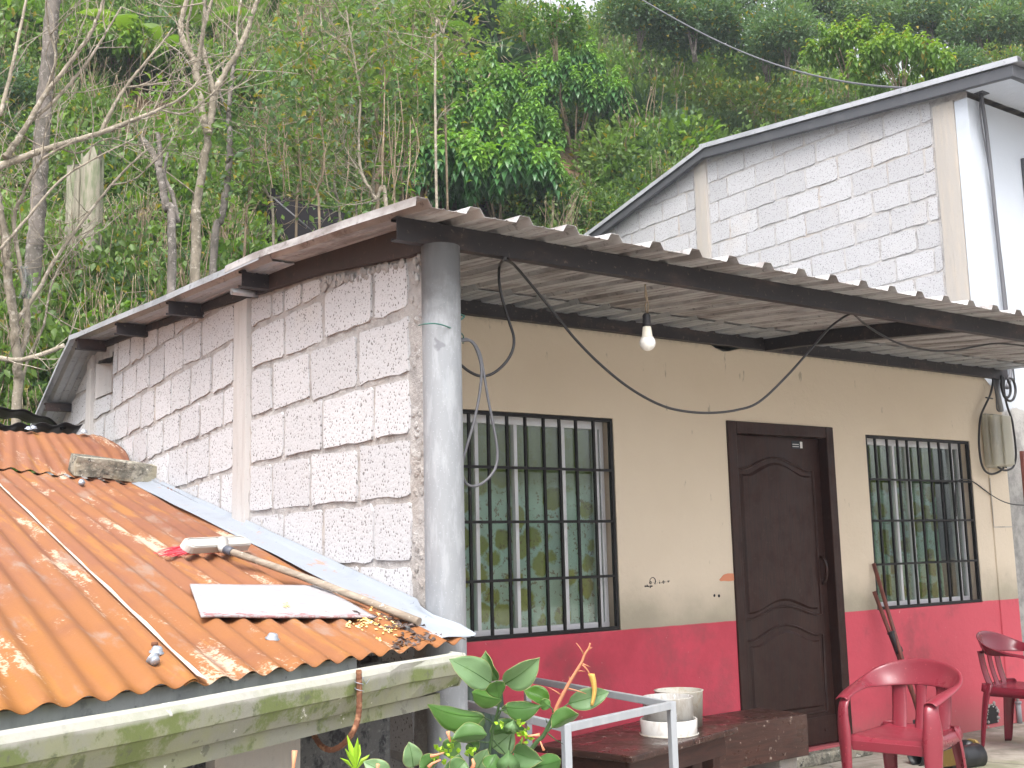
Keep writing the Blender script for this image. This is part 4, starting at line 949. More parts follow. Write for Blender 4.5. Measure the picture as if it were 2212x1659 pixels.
b = MB(); b.tube([h0+hdv*.012, h0+hdv*.058], [.0195, .0175], 14); b.build('collar', M_COLLAR, br)
b = MB(); pts = [h0+hdv*.05+(h1-h0-hdv*.05)*t+Vector((0, 0, .006*math.sin(t*PI))) for t in np.linspace(0, 1, 14)]; b.tube(pts, [.0148+.0006*math.sin(k*2.1) for k in range(14)], 12); b.build('handle', M_HANDLE, br)
b = MB(); dn = -Vector(SN)
for k in range(420):
    t = rng.random(); x = .01+(Lh-.02)*t; y = rng.uniform(-.024, .024); p = H3(x, y, -.02)
    e = max(0, 1-t*2.6)
    q = p-az*rng.uniform(.03, .05)*(1-e*.4)-ax*(.02+e*.135*rng.uniform(.7, 1.2))+ay*rng.uniform(-.012, .012)
    hh = float((np.array(q)-SO)@SN)
    if hh < .012: q += Vector(SN)*(.012-hh)
    mid = p.lerp(q, .5)+Vector(SN)*.004; s_ = .0011
    b.tube([p, mid, q], [s_*1.3, s_*1.2, s_*.7], 4, smooth=False, caps=False)
bo = b.build('bristles', M_BRIS, br, fixn=False); bo['kind'] = 'stuff'
# seeds, litter and a pebble by the broom handle's foot
b = MB(); cl = [(795, 1347, 75), (840, 1360, 34), (752, 1357, 8), (822, 1378, 7), (612, 1323, 6), (620, 1322, 5)]
for cx, cy, n in cl:
    for k in range(n):
        px, py = cx+rng.gauss(0, 17 if n > 20 else 5), cy+rng.gauss(0, 7 if n > 20 else 3)
        u_, v_ = uv(US(px, py)); lift = wave(u_)+.005
        if py < 1333: lift = .024
        p = S3(u_, v_, lift); Mx = Vector(SN).to_track_quat('Z', 'Y').to_matrix() @ Matrix.Rotation(rng.random()*6.3, 3, 'Z') @ Matrix.Rotation(rng.gauss(0, .4), 3, 'X')
        L = rng.uniform(.006, .009); w = L*rng.uniform(.5, .75)
        b.add([p+Mx @ Vector(q) for q in ((-L, 0, 0), (-L*.4, -w, .001), (L*.5, -w*.8, .001), (L, 0, .001), (L*.5, w*.8, .001), (-L*.4, w, .001), (0, 0, .004), (0, 0, -.002))], [(i, (i+1) % 6, 6) for i in range(6)]+[((i+1) % 6, i, 7) for i in range(6)])
o = b.build('seeds', M_SEED); tag(o, 'scattered pale yellow seeds at the foot of the broom handle', 'seeds', kind='stuff')
b = MB()
for cx, cy, n, sx, sy in ((868, 1352, 70, 22, 8), (905, 1385, 42, 26, 7), (860, 1392, 18, 10, 4), (800, 1337, 30, 30, 4), (870, 1328, 8, 16, 3)):
    for k in range(n):
        px, py = cx+rng.gauss(0, sx), cy+rng.gauss(0, sy)+.35*(0); py = min(py, 1400); u_, v_ = uv(US(px, py))
        if v_ < eave(u_)+.02 or u_ > UR-.02: continue
        p = S3(u_, v_, wave(u_)+.006); Mx = Vector(SN).to_track_quat('Z', 'Y').to_matrix() @ Matrix.Rotation(rng.random()*6.3, 3, 'Z') @ Matrix.Rotation(rng.gauss(0, .5), 3, 'X')
        L = rng.uniform(.006, .02); w = L*rng.uniform(.35, .7)
        b.add([p+Mx @ Vector(q) for q in ((-L, 0, 0), (0, -w, .004), (L, 0, .001), (0, w, .005), (0, 0, .012*rng.random()))], [(0, 1, 4), (1, 2, 4), (2, 3, 4), (3, 0, 4)])
o = b.build('leaf_litter', M_LITTER, fixn=False); tag(o, 'dark dry leaf litter caught in the roof corrugations', 'litter', kind='stuff')
for (px, py, r, lab) in ((878, 1359, .0145, 'round dark pebble resting by the end of the broom handle'),):
    b = MB(); b.lathe([(.001, -r*.8), (r*.7, -r*.6), (r, 0), (r*.75, r*.6), (.001, r*.85)], US(px, py, .012), 14); tag(b.build('pebble', M_DARKST), lab, 'pebble')
# rebar hook over the gutter
pr0 = [(775, 1447), (776, 1480), (776, 1520), (773, 1552), (762, 1582), (742, 1607), (716, 1620), (694, 1611), (678, 1588)]
gpl = (tuple(eo), float(eo@np.array(G3(0, .158, 0))*1)); P = []
for k, (a, c) in enumerate(pr0):
    P.append(U(a, c, eo, float(eo@(np.array(G3(0, .150-.045*max(0, k-4), 0))))))
b = MB(); sp_ = spline(P, 6); b.tube(sp_, [.0078+.0011*(k % 2) for k in range(len(sp_))], 8, smooth=False)
rb = b.build('rebar_hook', M_REBAR); tag(rb, 'rusty bent rebar hook tied to the mossy gutter', 'rebar')
b = MB(); c = P[1]; b.tube([c+Vector((ed_[0]*math.cos(t)*.0125, ed_[1]*math.cos(t)*.0125, .003*t-.02))+Vector(eo)*math.sin(t)*.0125 for t in np.linspace(0, 14, 30)], .0011, 5); b.tube([c+Vector((.01, .0, .02)), c+Vector((.03, .014, .0)), c+Vector((.045, .02, .012))], .0011, 5); b.build('tie_wire', M_CAP, rb)

# ============================================================ cables and lamp under the porch roof
def cable(name, pts, r, mat, label, cat='cable', n=7, parent=None):
    b = MB(); b.tube(spline(pts, n), r, 8); o = b.build(name, mat, parent)
    if parent is None: tag(o, label, cat)
    return o
YC = 3.735
def yc(*q, y=YC): return [UY(a, c, y) for a, c in q]
cable('cable', [UY(1088, 560, 3.60)]+yc((1110, 572), (1150, 618), (1200, 680), (1245, 735), (1300, 790), (1360, 838), (1420, 872), (1470, 887), (1530, 892), (1590, 886), (1640, 868), (1700, 812), (1755, 750), (1790, 710), (1818, 688), y=3.80)+[UY(1836, 678, 3.74)], .0062, M_CABLE, 'black cable sagging in a long loop under the porch roof between purlin and rafter')
cable('cable', [UY(1846, 680, 3.74)]+yc((1868, 700), (1905, 724), (1950, 745), (2010, 757), (2060, 757), (2110, 748), (2160, 742), (2240, 752), (2300, 768), y=3.82), .006, M_CABLE, 'thin black cable hanging below the roof at the right end of the porch')
cable('cable', [UY(1092, 558, 3.60)]+yc((1080, 572), (1078, 605), (1086, 650), (1100, 695), (1110, 730), (1106, 760), (1088, 788), (1062, 808), (1036, 812), (1010, 800), (988, 780), (972, 760), y=3.80), .0062, M_CABLE, 'black cable looping from the purlin back behind the pipe post')
cable('cable_coil', yc((985, 738), (1004, 732), (1022, 742), (1034, 768), (1040, 800), (1036, 850), (1024, 910), (1008, 965), (998, 1005), (1000, 1030), (1012, 1048), (1034, 1048), (1058, 1030), (1072, 1005), (1074, 970), (1066, 920), (1054, 860), (1044, 800), (1036, 762), (1020, 738), (1000, 736), (984, 742), y=3.715), .0058, M_CABLEG, 'narrow hanging loop of dark cable tied to the pipe post')
cable('wire_tie', [UY(904, 703, 3.75), UY(916, 700, 3.62), UY(940, 699, 3.602), UY(962, 704, 3.602), UY(985, 714, 3.63), UY(1000, 724, 3.70), UY(1000, 742, 3.72)], .0028, M_GWIRE, 'green wire tied round the pipe post', 'wire')
cable('wire_end', yc((985, 672), (996, 680), (1003, 683), (996, 690), (986, 694), y=3.72), .004, M_GWIRE, 'short dark blue wire end poking out behind the top of the pipe post', 'wire')
# bulb
bl = thing('light_bulb', 'unlit white bulb hanging from a black socket under the front purlin', 'bulb', UY(1396, 617, 3.69))
p0 = UY(1393, 614, 3.69); p1 = UY(1396, 676, 3.69); zc = UY(1397, 728, 3.69); x = p1.x
cable('flex', [p0, UY(1398, 645, 3.69), UY(1394, 660, 3.69), p1], .0034, M_TWIG, '', parent=bl); cable('flex', [p0+Vector((.004, 0, 0)), UY(1394, 640, 3.69), UY(1400, 655, 3.69), p1+Vector((.008, 0, 0))], .0034, M_TWIG, '', parent=bl)
b = MB(); b.lathe([(.001, 0), (.012, -.003), (.018, -.012), (.019, -.05), (.021, -.052), (.021, -.062), (.001, -.062)], p1, 18); b.build('socket', M_SOCK, bl)
b = MB(); t = p1.z-.062; b.lathe([(.016, t), (.019, t-.004), (.024, t-.045), (.029, t-.05)], (x, p1.y, 0), 20); b.build('bulb_base', M_BULBC, bl)
b = MB(); r = .036; b.lathe([(.027, t-.048)]+[(r*math.cos(a), t-.075+r*math.sin(a)) for a in np.linspace(.85, -PI/2+.02, 14)], (x, p1.y, 0), 24); b.build('bulb_globe', M_BULB, bl)

# ============================================================ electricity meter and the cables round it
mt = thing('electric_meter', 'clear plastic electricity meter box on the pillar at the far end of the facade', 'meter', (8.65, YF, 2.25))
xa, xb = 8.535, 8.80; ya, yb = YF-.145, YF-.012; za, zb = 2.03, 2.475
b = MB(); b.box(xa, xb, yb-.055, yb, za, zb); b.build('back_box', M_COVER, mt, bevel=.02, seg=3)
b = MB(); b.box(xa+.006, xb-.006, ya+.02, yb-.056, za+.008, zb-.008); b.build('cover', M_COVER, mt, bevel=.03, seg=4)
b = MB(); b.box(xa+.10, xb-.03, ya, ya+.02, za+.02, zb-.02); b.build('cover_front', M_COVER, mt, bevel=.012, seg=3)
b = MB(); b.box(xa+.045, xb-.05, ya+.04, yb-.06, za+.20, zb-.06); b.build('meter_body', M_METER, mt, bevel=.01)
b = MB(); b.box(xa+.115, xb-.06, ya+.03, ya+.04, za+.25, zb-.09); b.build('meter_face', M_METERF, mt)
b = MB(); b.tube(spline([(xa+.14, ya+.06, za+.2), (xa+.13, ya+.05, za+.13), (xa+.17, ya+.05, za+.09), (xa+.15, ya+.06, za)], 5), .006, 6); b.tube(spline([(xa+.18, ya+.06, za+.2), (xa+.19, ya+.05, za+.12), (xa+.15, ya+.05, za+.08), (xa+.2, ya+.06, za)], 5), .006, 6); b.build('inner_wire', M_CABLE, mt)
def sc4(x, y): return (3700+x/2.371)/1.8445, (1400+y/2.371)/1.8445
def y4(yy, *q): return [UY(*sc4(a, c), yy) for a, c in q]
cable('cable', y4(YF-.05, (605, 250), (606, 300), (585, 400), (545, 490), (500, 590), (480, 700), (475, 850), (482, 950), (500, 1060), (535, 1130), (590, 1158), (650, 1145), (700, 1110), (722, 1070)), .009, M_CABLE, 'black cable looping down the left side of the meter box')
cable('cable', y4(YF-.06, (715, 250), (712, 330), (722, 430), (750, 540), (785, 640), (805, 760), (820, 880), (825, 1000), (800, 1090), (750, 1120), (700, 1120), (655, 1090), (632, 1060)), .009, M_CABLE, 'black cable passing down the right side of the meter box')
cable('cable', y4(YF-.04, (620, 265), (622, 330), (640, 430), (645, 540), (668, 570)), .006, M_CABLEG, 'thin grey wire running straight into the top of the meter box')
cable('cable_coil', y4(YF-.08, (690, 230), (688, 330), (710, 410), (745, 435), (770, 400), (772, 330), (750, 262), (790, 262), (815, 320), (820, 390), (800, 450), (765, 468), (730, 445), (705, 400), (700, 300), (705, 240)), .011, M_CABLE, 'coil of thick black cable hanging above the meter box')
b = MB(); q = y4(YF-.02, (648, 265), (655, 400), (690, 570)); b.tube([v for v in q], .02, 10); o = b.build('conduit', M_PVC); tag(o, 'pale grey conduit entering the top of the meter box', 'conduit')
b = MB(); q = y4(YF-.055, (540, 436), (605, 446)); b.tube(q, .006, 6); o = b.build('cable_clip', M_CABLE); tag(o, 'small black clip pinning the cable above the meter box', 'clip')
cable('cable', y4(YF-.01, (262, 1560), (255, 1400), (258, 1260), (300, 1212), (380, 1215), (450, 1250), (530, 1310), (620, 1375), (720, 1425), (820, 1448), (960, 1455)), .005, M_CABLE, 'thin black cable leaving the right window towards the grey wall')
# overhead service line, bracket and drop on the neighbour
cn = U(2117, 184, (0, 1, 0), NY0-.06)
far = UG(1380, -5, 22)
pts = [far, UG(1480, 36, 19.5), UG(1600, 78, 17), UG(1740, 125, 14.6), UG(1900, 167, 12.4), UG(2020, 182, 11), cn]
pts = [far.lerp(cn, t)+Vector((0, 0, -.55*math.sin(PI*t)*(.6+.4*t))) for t in np.linspace(0, 1, 12)]
pts = [cn+(UG(1378, -6, 20)-cn)*t+Vector((0, 0, -.42*4*t*(1-t)*(1.35-.7*t))) for t in np.linspace(0, 1, 14)]
cable('overhead_cable', pts, .011, M_CABLEG, 'grey overhead service cable sloping down to the corner of the pale house', 'cable', 4)
b = MB(); b.box(cn.x-.02, cn.x+.10, NY0-.09, NY0-.003, cn.z-.07, cn.z+.05); o = b.build('cable_bracket', M_CHAR, bevel=.01); tag(o, 'dark cable bracket under the eave of the pale house', 'bracket')
b = MB()
b.tube(spline([(cn.x+.02, NY0-.05, cn.z-.06), (cn.x+.06, NY0-.05, cn.z-.5), (cn.x+.08, NY0-.05, cn.z-1.2), (cn.x+.11, NY0-.045, cn.z-2.0), (cn.x+.10, NY0-.05, 2.9), (cn.x+.0, NY0-.06, 2.72)], 6), .017, 8); dr = b.build('drop_cable', M_CABLEG); tag(dr, 'thick dark cable running down the white front wall', 'cable')
b = MB(); b.tube(spline([(cn.x+.03, NY0-.04, cn.z-.06), (cn.x+.0, NY0-.04, cn.z-.3), (cn.x+.10, NY0-.03, cn.z-.9), (cn.x+.16, NY0-.03, cn.z-1.8), (cn.x+.18, NY0-.03, 2.8)], 6), .007, 6); b.build('thin_wire', M_CABLEG, dr)
cable('cable', [(cn.x+.08, NY0-.07, cn.z), (cn.x+.4, NY0-.2, cn.z-.02), (cn.x+1.2, NY0-.5, cn.z-.05), (cn.x+2.4, NY0-.6, cn.z-.06)], .014, M_CHAR, 'dark cable running along under the eave of the pale house')

# ============================================================ aluminium frame, table, buckets, bench, bundle
fr = thing('metal_stand', 'bare aluminium stand without a top, open square bars, by the porch post', 'stand', (3.1, 4.1, 0))
fc = [Vector(p) for p in ((3.54, 4.815, .8), (3.375, 3.58, .8), (2.68, 3.41, .8), (2.845, 4.645, .8))]
for k in range(4):
    a, c = fc[k], fc[(k+1) % 4]; d = (c-a).normalized()
    b = MB(); b.beam(a+d*.0155, c-d*.0155, .024, .030); b.build('rail', M_ALU, fr, bevel=.002)
for p in fc:
    d = (fc[1]-fc[0]).normalized(); b = MB(); M_ = Matrix.Translation(p) @ Matrix(((d.x, -d.y, 0, 0), (d.y, d.x, 0, 0), (0, 0, 1, 0), (0, 0, 0, 1)))
    b.box(-.015, .015, -.015, .015, -.8, .0155, M_); b.build('leg', M_ALU, fr, bevel=.003)
tb = thing('table', 'low brown wooden table, wet and scuffed, behind the aluminium frame', 'table', (4.0, 4.5, 0), math.radians(15))
tx = Vector((math.cos(math.radians(15)), math.sin(math.radians(15)), 0)); ty = Vector((-tx.y, tx.x, 0)); tc = Vector((3.605, 4.10, 0))
def TB(name, x0, x1, y0, y1, z0, z1, mat, bevel=.004):
    b = MB(); Mx = Matrix(((tx.x, ty.x, 0, tc.x), (tx.y, ty.y, 0, tc.y), (0, 0, 1, 0), (0, 0, 0, 1)))
    b.box(x0, x1, y0, y1, z0, z1, Mx); me = b.mesh(name, mat); me.transform(Matrix.Rotation(-math.radians(15), 4, 'Z') @ Matrix.Translation((-4.0, -4.5, 0)))
    o = link(name, me, tb, True)
    if bevel: q = o.modifiers.new('b', 'BEVEL'); q.width = bevel; q.segments = 2
TB('tabletop', 0, 1.02, 0, .58, .468, .50, M_TABLE, .006)
TB('apron', .05, .97, .05, .075, .36, .4675, M_BENCHL); TB('apron', .05, .97, .505, .53, .36, .4675, M_BENCHL); TB('apron', .05, .075, .075, .505, .36, .4675, M_BENCHL); TB('apron', .945, .97, .075, .505, .36, .4675, M_BENCHL)
for (a, c) in ((.076, .076), (.876, .076), (.076, .434), (.876, .434)): TB('leg', a, a+.07, c, c+.07, 0, .467, M_BENCHL)
def bucket(name, c, rb, rt, h, mat, label, rim=.008, band=None):
    t = thing(name, label, 'bucket', c)
    b = MB(); wob = [1+.015*math.sin(3*k) for k in range(9)]
    b.lathe([(.001, .004), (rb*.97, .004), (rb, .0), (rt, h-.004), (rt+rim*.4, h), (rt-.003, h+.001), (rt-.006, h-.004), (rb-.005, .008), (.001, .008)], c, 36); b.build('pail', mat, t)
    if band:
        b = MB(); b.lathe([(rb+.014, .0), (rb+.018, band), (rb+.012, band+.004), (rb+.006, band), (rb+.004, .0)], c, 36); b.build('lower_ring', M_BUCKET2, t)
        b = MB(); b.lathe([(rb+.02, .0), (rb+.024, .004), (rb+.02, .008)], c, 36); b.build('foot_rim', M_BUCKET, t)
    return t
ck = UZ(1446, 1596, .5)
fwd = Vector((rayc(1446, 1550)[0], rayc(1446, 1550)[1], 0)).normalized()
cA = ck+fwd*.155; cA.z = .5
bucket('bucket', cA, .130, .128, .188, M_BUCKET2, 'cracked white bucket in a pale basin on the brown table', band=.075)
cB = cA+fwd*.285+Vector((fwd.y, -fwd.x, 0))*.060; cB.z = .5
bucket('bucket', cB, .120, .130, .185, M_BUCKET, 'taller stained white bucket just behind the cracked one', rim=.012)
bn = thing('bench', 'scuffed dark brown plank bench in front of the door', 'bench', (5.0, 4.8, 0))
b = MB(); b.box(4.50, 5.478, 4.665, 5.02, .425, .452); b.build('seat', M_BENCH, bn, bevel=.005)
b = MB(); b.box(4.51, 5.470, 4.64, 4.6645, .215, .450); b.build('front_plank', M_BENCH, bn, bevel=.004)
b = MB(); b.box(4.51, 5.470, 4.985, 5.01, .215, .424); b.build('rear_plank', M_BENCH, bn, bevel=.004)
for x in (4.62, 5.28): b = MB(); b.box(x, x+.15, 4.70, 4.96, 0, .424); b.build('leg', M_COLUMN2 if x > 5 else M_BENCHL, bn, bevel=.006)
bd = thing('tarpaulin_bundle', 'dark green ribbed tarpaulin bundle standing behind the pipe post', 'tarpaulin', (2.95, 4.6, 0))
for k in range(7):
    b = MB(); q_ = UY(984+15*k, 1478+2*k, 4.62+.02*k); c0 = Vector((q_.x, q_.y, 0)); h = q_.z+.012*math.sin(k*2.3)
    P = [c0+Vector((0, -.02, 0)), c0+Vector((-.01, -.03, h*.5)), c0+Vector((-.01, -.02, h*.85)), c0+Vector((.01, .03, h)), c0+Vector((.02, .1, h*.96)), c0+Vector((.02, .14, h*.7)), c0+Vector((.02, .14, 0))]
    b.tube(spline(P, 5), .030, 10, flat=.8); b.build('fold', M_TARP, bd)

# ============================================================ plastic armchairs
def chair(name, label, mat, loc, rz):
    t = thing(name, label, 'chair', loc, rz)
    # local: faces -y; seat 0.42, arms 0.64, back top 0.80
    half = [((.272, -.238, .622), (.205, -.238, .620)), ((.284, -.12, .652), (.214, -.115, .644)), ((.287, .02, .680), (.219, .025, .654)), ((.276, .13, .714), (.222, .125, .652)), ((.228, .222, .760), (.186, .192, .652)), ((.128, .278, .797), (.112, .238, .657)), ((0, .296, .810), (0, .254, .662))]
    both = half+[((-a[0], a[1], a[2]), (-c[0], c[1], c[2])) for a, c in half[-2::-1]]
    so_ = spline([a for a, c in both], 6); si_ = spline([c for a, c in both], 6); b = MB(); V = []; prof = 7
    for k_, (po, pi_) in enumerate(zip(so_, si_)):
        cdir = Vector((po.x, po.y-.0, 0)); cdir = cdir.normalized() if cdir.length > .01 else Vector((0, 1, 0)); up_ = Vector((0, 0, 1))
        w_ = max(0, min(1, (po.z-.68)/.10))
        bul = cdir*(.010*w_)+up_*(.010*(1-w_))
        for k in range(prof+1):
            f = k/prof; q = po.lerp(pi_, f)+bul*math.sin(f*PI)
            if k == 0: q = q+cdir*.006-up_*.010
            if k == prof: q = q-up_*.004
            V.append(q)
    NU = len(so_)-1
    b.add(V, [(i*(prof+1)+k, (i+1)*(prof+1)+k, (i+1)*(prof+1)+k+1, i*(prof+1)+k+1) for i in range(NU) for k in range(prof)], True); b.build('armrest_back_shell', mat, t, True, solid=.007, sub=1)
    # slats between back panel and seat
    def slat(x0, w0, x1, w1):
        b = MB()
        def fn(u, v):
            xc = x0+(x1-x0)*v; w = w0+(w1-w0)*v+.018*max(0, v-.86)/.14+.02*max(0, .1-v)/.1
            z = .40+.272*v; y = .205+.060*v+.012*math.sin(v*PI)-.020*(2*u-1)**2*0
            return (xc+(u-.5)*w, y-.006*math.cos((u-.5)*PI), z)
        b.grid(fn, 6, 14); b.build('back_slat', mat, t, True, solid=.008)
    slat(-.120, .085, -.128, .080); slat(.0, .062, 0, .060); slat(.120, .085, .128, .080)
    # seat with rolled front and raised back edge
    b = MB()
    def seat(u, v):
        w = .232-.012*v; x = (2*u-1)*w; y = -.235+.475*v; e = (2*u-1)
        z = .425+.010*e*e-.014*math.sin(v*PI)*(1-e*e)
        if v < .10: z -= .055*((.10-v)/.10)**1.6; y += .012*((.10-v)/.10)
        if v > .92: z += .02*((v-.92)/.08)
        if abs(e) > .93: z -= .05*((abs(e)-.93)/.07)**1.2
        return (x, y, z)
    b.grid(seat, 28, 28); b.build('seat', mat, t, True, solid=.007)
    # front legs rise into the arm fronts; rear legs splay back from the shell
    def leg(P, W, nrm_, nm='leg'):
        b = MB(); n = len(P); V = []
        for p, w, d in zip(P, W, nrm_):
            p = Vector(p); d = Vector(d).normalized(); sd = d.cross(Vector((0, 0, 1))).normalized()
            for s_, o_ in ((-1, -.55), (-.85, 0), (-.3, .10), (.3, .10), (.85, 0), (1, -.55)): V.append(p+sd*(w/2*s_)+d*(w*.5*o_))
        b.add(V, [(i*6+k, i*6+k+1, (i+1)*6+k+1, (i+1)*6+k) for i in range(n-1) for k in range(5)], True); b.build(nm, mat, t, True, solid=.007, sub=1)
    for s in (-1, 1):
        dv = (s*.75, -1, 0)
        leg([(s*.235, -.245, 0), (s*.240, -.243, .2), (s*.246, -.240, .38), (s*.252, -.238, .46), (s*.250, -.236, .55), (s*.244, -.228, .605), (s*.240, -.19, .628)], [.062, .074, .096, .112, .080, .074, .070], [dv]*7)
        dv = (s*.75, 1, 0)
        leg([(s*.215, .275, 0), (s*.208, .255, .2), (s*.200, .235, .36), (s*.190, .215, .43), (s*.180, .205, .46)], [.058, .070, .090, .105, .06], [dv]*5)
        b = MB(); b.beam((s*.228, -.19, .395), (s*.20, .19, .395), .012, .05); b.build('side_skirt', mat, t, True, bevel=.004)
    b = MB(); b.beam((-.2, -.228, .385), (.2, -.228, .385), .010, .05); b.build('front_skirt', mat, t, True, bevel=.004)
    return t
chair('armchair', 'dull red plastic armchair nearest the camera, standing in front of the door', M_CHAIR, (5.38, 3.90, 0), math.radians(-77))
chair('armchair', 'glossy dark red plastic armchair cut off by the right edge, back to the wall', M_CHAIR2, (7.67, 4.52, 0), math.radians(8))

# ============================================================ tool, boots, tap
tl = thing('post_hole_digger', 'two-handled post hole digger leaning below the right window', 'digger', (7.06, 5.1, 0))
def pd(x, y, yy): return UY(1778.3+x/3.558, 1192.7+y/3.558, yy)
pv = pd(549, 680, 5.10)
a1 = pd(387, 88, 5.235); a2 = pd(391, 302, 5.20)
def ext(a, c, zz): d = c-a; t = (zz-a.z)/d.z; return a+d*t
for a, zz in ((a1, .30), (a2, .30)):
    e = ext(a, pv+Vector((.0, (-.018 if a is a1 else .018), 0)), .2); m_ = a.lerp(e, .5)
    b = MB(); b.tube([a, m_, e], [.0145, .0145, .016], 12); b.build('handle', M_RWOOD, tl)
b = MB(); d = (ext(a2, pv, .2)-a2).normalized(); b.tube([pv-d*.06, pv+d*.09], [.027, .025], 10); b.tube([pv-d*.068, pv-d*.05], .030, 10); b.tube([pv+d*.05, pv+d*.085], .029, 10); b.build('pivot_clamp', M_STEEL, tl, bevel=.003)
for a in (a1, a2):
    e = ext(a, pv, .23); f = ext(a, pv, .0); f.z = .005
    b = MB(); V = []
    for k in range(7):
        c = e.lerp(f, k/6); w = .035+.03*math.sin(k/6*PI*.8)
        for j in range(5): V.append(c+Vector((w*(j-2)/2, .012*math.cos((j-2)/2*1.5)*(1 if a is a1 else -1), 0)))
    b.add(V, [(k*5+j, k*5+j+1, (k+1)*5+j+1, (k+1)*5+j) for k in range(6) for j in range(4)]); b.build('blade', M_STEEL, tl, solid=.006)
def boot(name, label, base, ang, roll):
    t = thing(name, label, 'boot', base, ang)
    R_ = Matrix.Rotation(roll, 3, 'X')
    # lying boot: shaft along +x, foot turned up at the far end
    st_ = [((0, 0, .07), .072, .062), ((.10, 0, .066), .068, .06), ((.20, 0, .062), .062, .056), ((.27, 0, .062), .060, .058), ((.325, 0, .072), .062, .07), ((.355, 0, .098), .05, .06)]
    b = MB(); V = []; n = 16
    for (c, rx, rz_) in st_:
        for k in range(n):
            t_ = 2*PI*k/n; V.append(R_ @ Vector((c[0], rx*math.cos(t_), c[2]-.07+rz_*math.sin(t_)))+Vector((0, 0, .065)))
    b.add(V, [(i*n+k, i*n+(k+1) % n, (i+1)*n+(k+1) % n, (i+1)*n+k) for i in range(5) for k in range(n)], True); b.build('shaft', M_RUBBER, t, True, solid=.005)
    b = MB(); ft = [((.315, 0, .04), .052, .05), ((.335, 0, .10), .05, .046), ((.345, 0, .17), .052, .040), ((.350, 0, .22), .048, .034), ((.352, 0, .255), .03, .02)]; V = []
    for (c, rx, rz_) in ft:
        for k in range(n):
            t_ = 2*PI*k/n; V.append(R_ @ Vector((c[0]-.01+rz_*math.sin(t_), rx*math.cos(t_), c[2]-.07))+Vector((0, 0, .065)))
    b.add(V, [(i*n+k, i*n+(k+1) % n, (i+1)*n+(k+1) % n, (i+1)*n+k) for i in range(4) for k in range(n)]+[tuple(4*n+k for k in range(n))], True); b.build('foot', M_RUBBER, t, True)
    b = MB(); ol = [(.0, -.035), (.03, -.042), (.08, -.04), (.14, -.048), (.2, -.05), (.25, -.035), (.265, 0), (.25, .035), (.2, .05), (.14, .048), (.08, .04), (.03, .042), (.0, .035), (-.01, 0)]
    b.prism(ol, lambda u, v, d: tuple(R_ @ Vector((.385+d, v, u+.01-.07))+Vector((0, 0, .065))), -.012, .012); b.build('sole', M_SOLE, t, True, bevel=.004)
    return t
q1 = UZ(*(1778.3+520/3.558, 1192.7+1625/3.558), .0); q2 = UZ(1778.3+1180/3.558, 1192.7+1640/3.558, 0)
boot('rubber_boot', 'black rubber boot with yellow sole lying behind the red chair', (6.62, 4.74, 0), math.radians(-8), math.radians(75))
boot('rubber_boot', 'black rubber boot lying sole-outwards, its shaft pointing right', (6.93, 4.47, 0), math.radians(174), math.radians(-70))
tp = UY(2203, 1560, NY0-.10)
tap = thing('water_tap', 'small grey metal tap on a short pipe beside the grey wall', 'tap', (tp.x, NY0-.1, 0))
b = MB(); b.tube([(tp.x, NY0-.1, 0), (tp.x, NY0-.1, .16)], .02, 12); b.tube([(tp.x, NY0-.1, .15), (tp.x, NY0-.1, .17)], .026, 12); b.build('riser', M_PVC, tap)
b = MB(); b.tube(spline([(tp.x, NY0-.1, .16), (tp.x, NY0-.1, .22), (tp.x+.0, NY0-.13, .24), (tp.x-.0, NY0-.19, .235), (tp.x, NY0-.215, .20)], 4), .013, 10); b.tube([(tp.x, NY0-.12, .235), (tp.x, NY0-.12, .285)], [.013, .008], 10); b.build('spout', M_TAP, tap)
b = MB(); b.tube([(tp.x-.035, NY0-.12, .29), (tp.x+.035, NY0-.12, .29)], .008, 8); b.build('tap_handle', M_RUBBER, tap)

# ============================================================ plants: leaf meshes made with numpy
def leaf_arrays(P, D, N, Ls, Ws, fold=.22, droop=.25):
    P = np.asarray(P, float); D = np.asarray(D, float); N = np.asarray(N, float)
    D /= np.linalg.norm(D, axis=1)[:, None]+1e-9; N = N-D*np.sum(N*D, 1)[:, None]; N /= np.linalg.norm(N, axis=1)[:, None]+1e-9
    Sd = np.cross(D, N); Ls = np.asarray(Ls)[:, None]; Ws = np.asarray(Ws)[:, None]
    m = P+D*Ls*.48
    tip = P+D*Ls-N*Ls*droop
    a = m+Sd*Ws*.5+N*Ws*fold; c = m-Sd*Ws*.5+N*Ws*fold; mid = m-N*Ls*droop*.18
    V = np.stack([P, a, tip, c, mid], 1).reshape(-1, 3)
    k = np.arange(len(P))[:, None]*5
    F = np.concatenate([k+np.array([[0, 1, 4]]), k+np.array([[1, 2, 4]]), k+np.array([[2, 3, 4]]), k+np.array([[3, 0, 4]])], 1).reshape(-1, 3)
    return V, F
def tri_mesh(name, V, F, mat, age=None):
    me = bpy.data.meshes.new(name); me.vertices.add(len(V)); me.vertices.foreach_set('co', np.ascontiguousarray(V, dtype=np.float32).ravel())
    me.loops.add(F.size); me.loops.foreach_set('vertex_index', F.astype(np.int32).ravel()); me.polygons.add(len(F))
    me.polygons.foreach_set('loop_start', np.arange(0, F.size, 3, dtype=np.int32)); me.polygons.foreach_set('loop_total', np.full(len(F), 3, np.int32))
    me.update(calc_edges=True); me.materials.append(mat)
    if age is not None: a = me.attributes.new('age', 'FLOAT', 'POINT'); a.data.foreach_set('value', np.repeat(np.asarray(age, np.float32), len(V)//len(age)))
    return me
def unit(n): v = nrg.normal(size=(n, 3)); return v/np.linalg.norm(v, axis=1)[:, None]
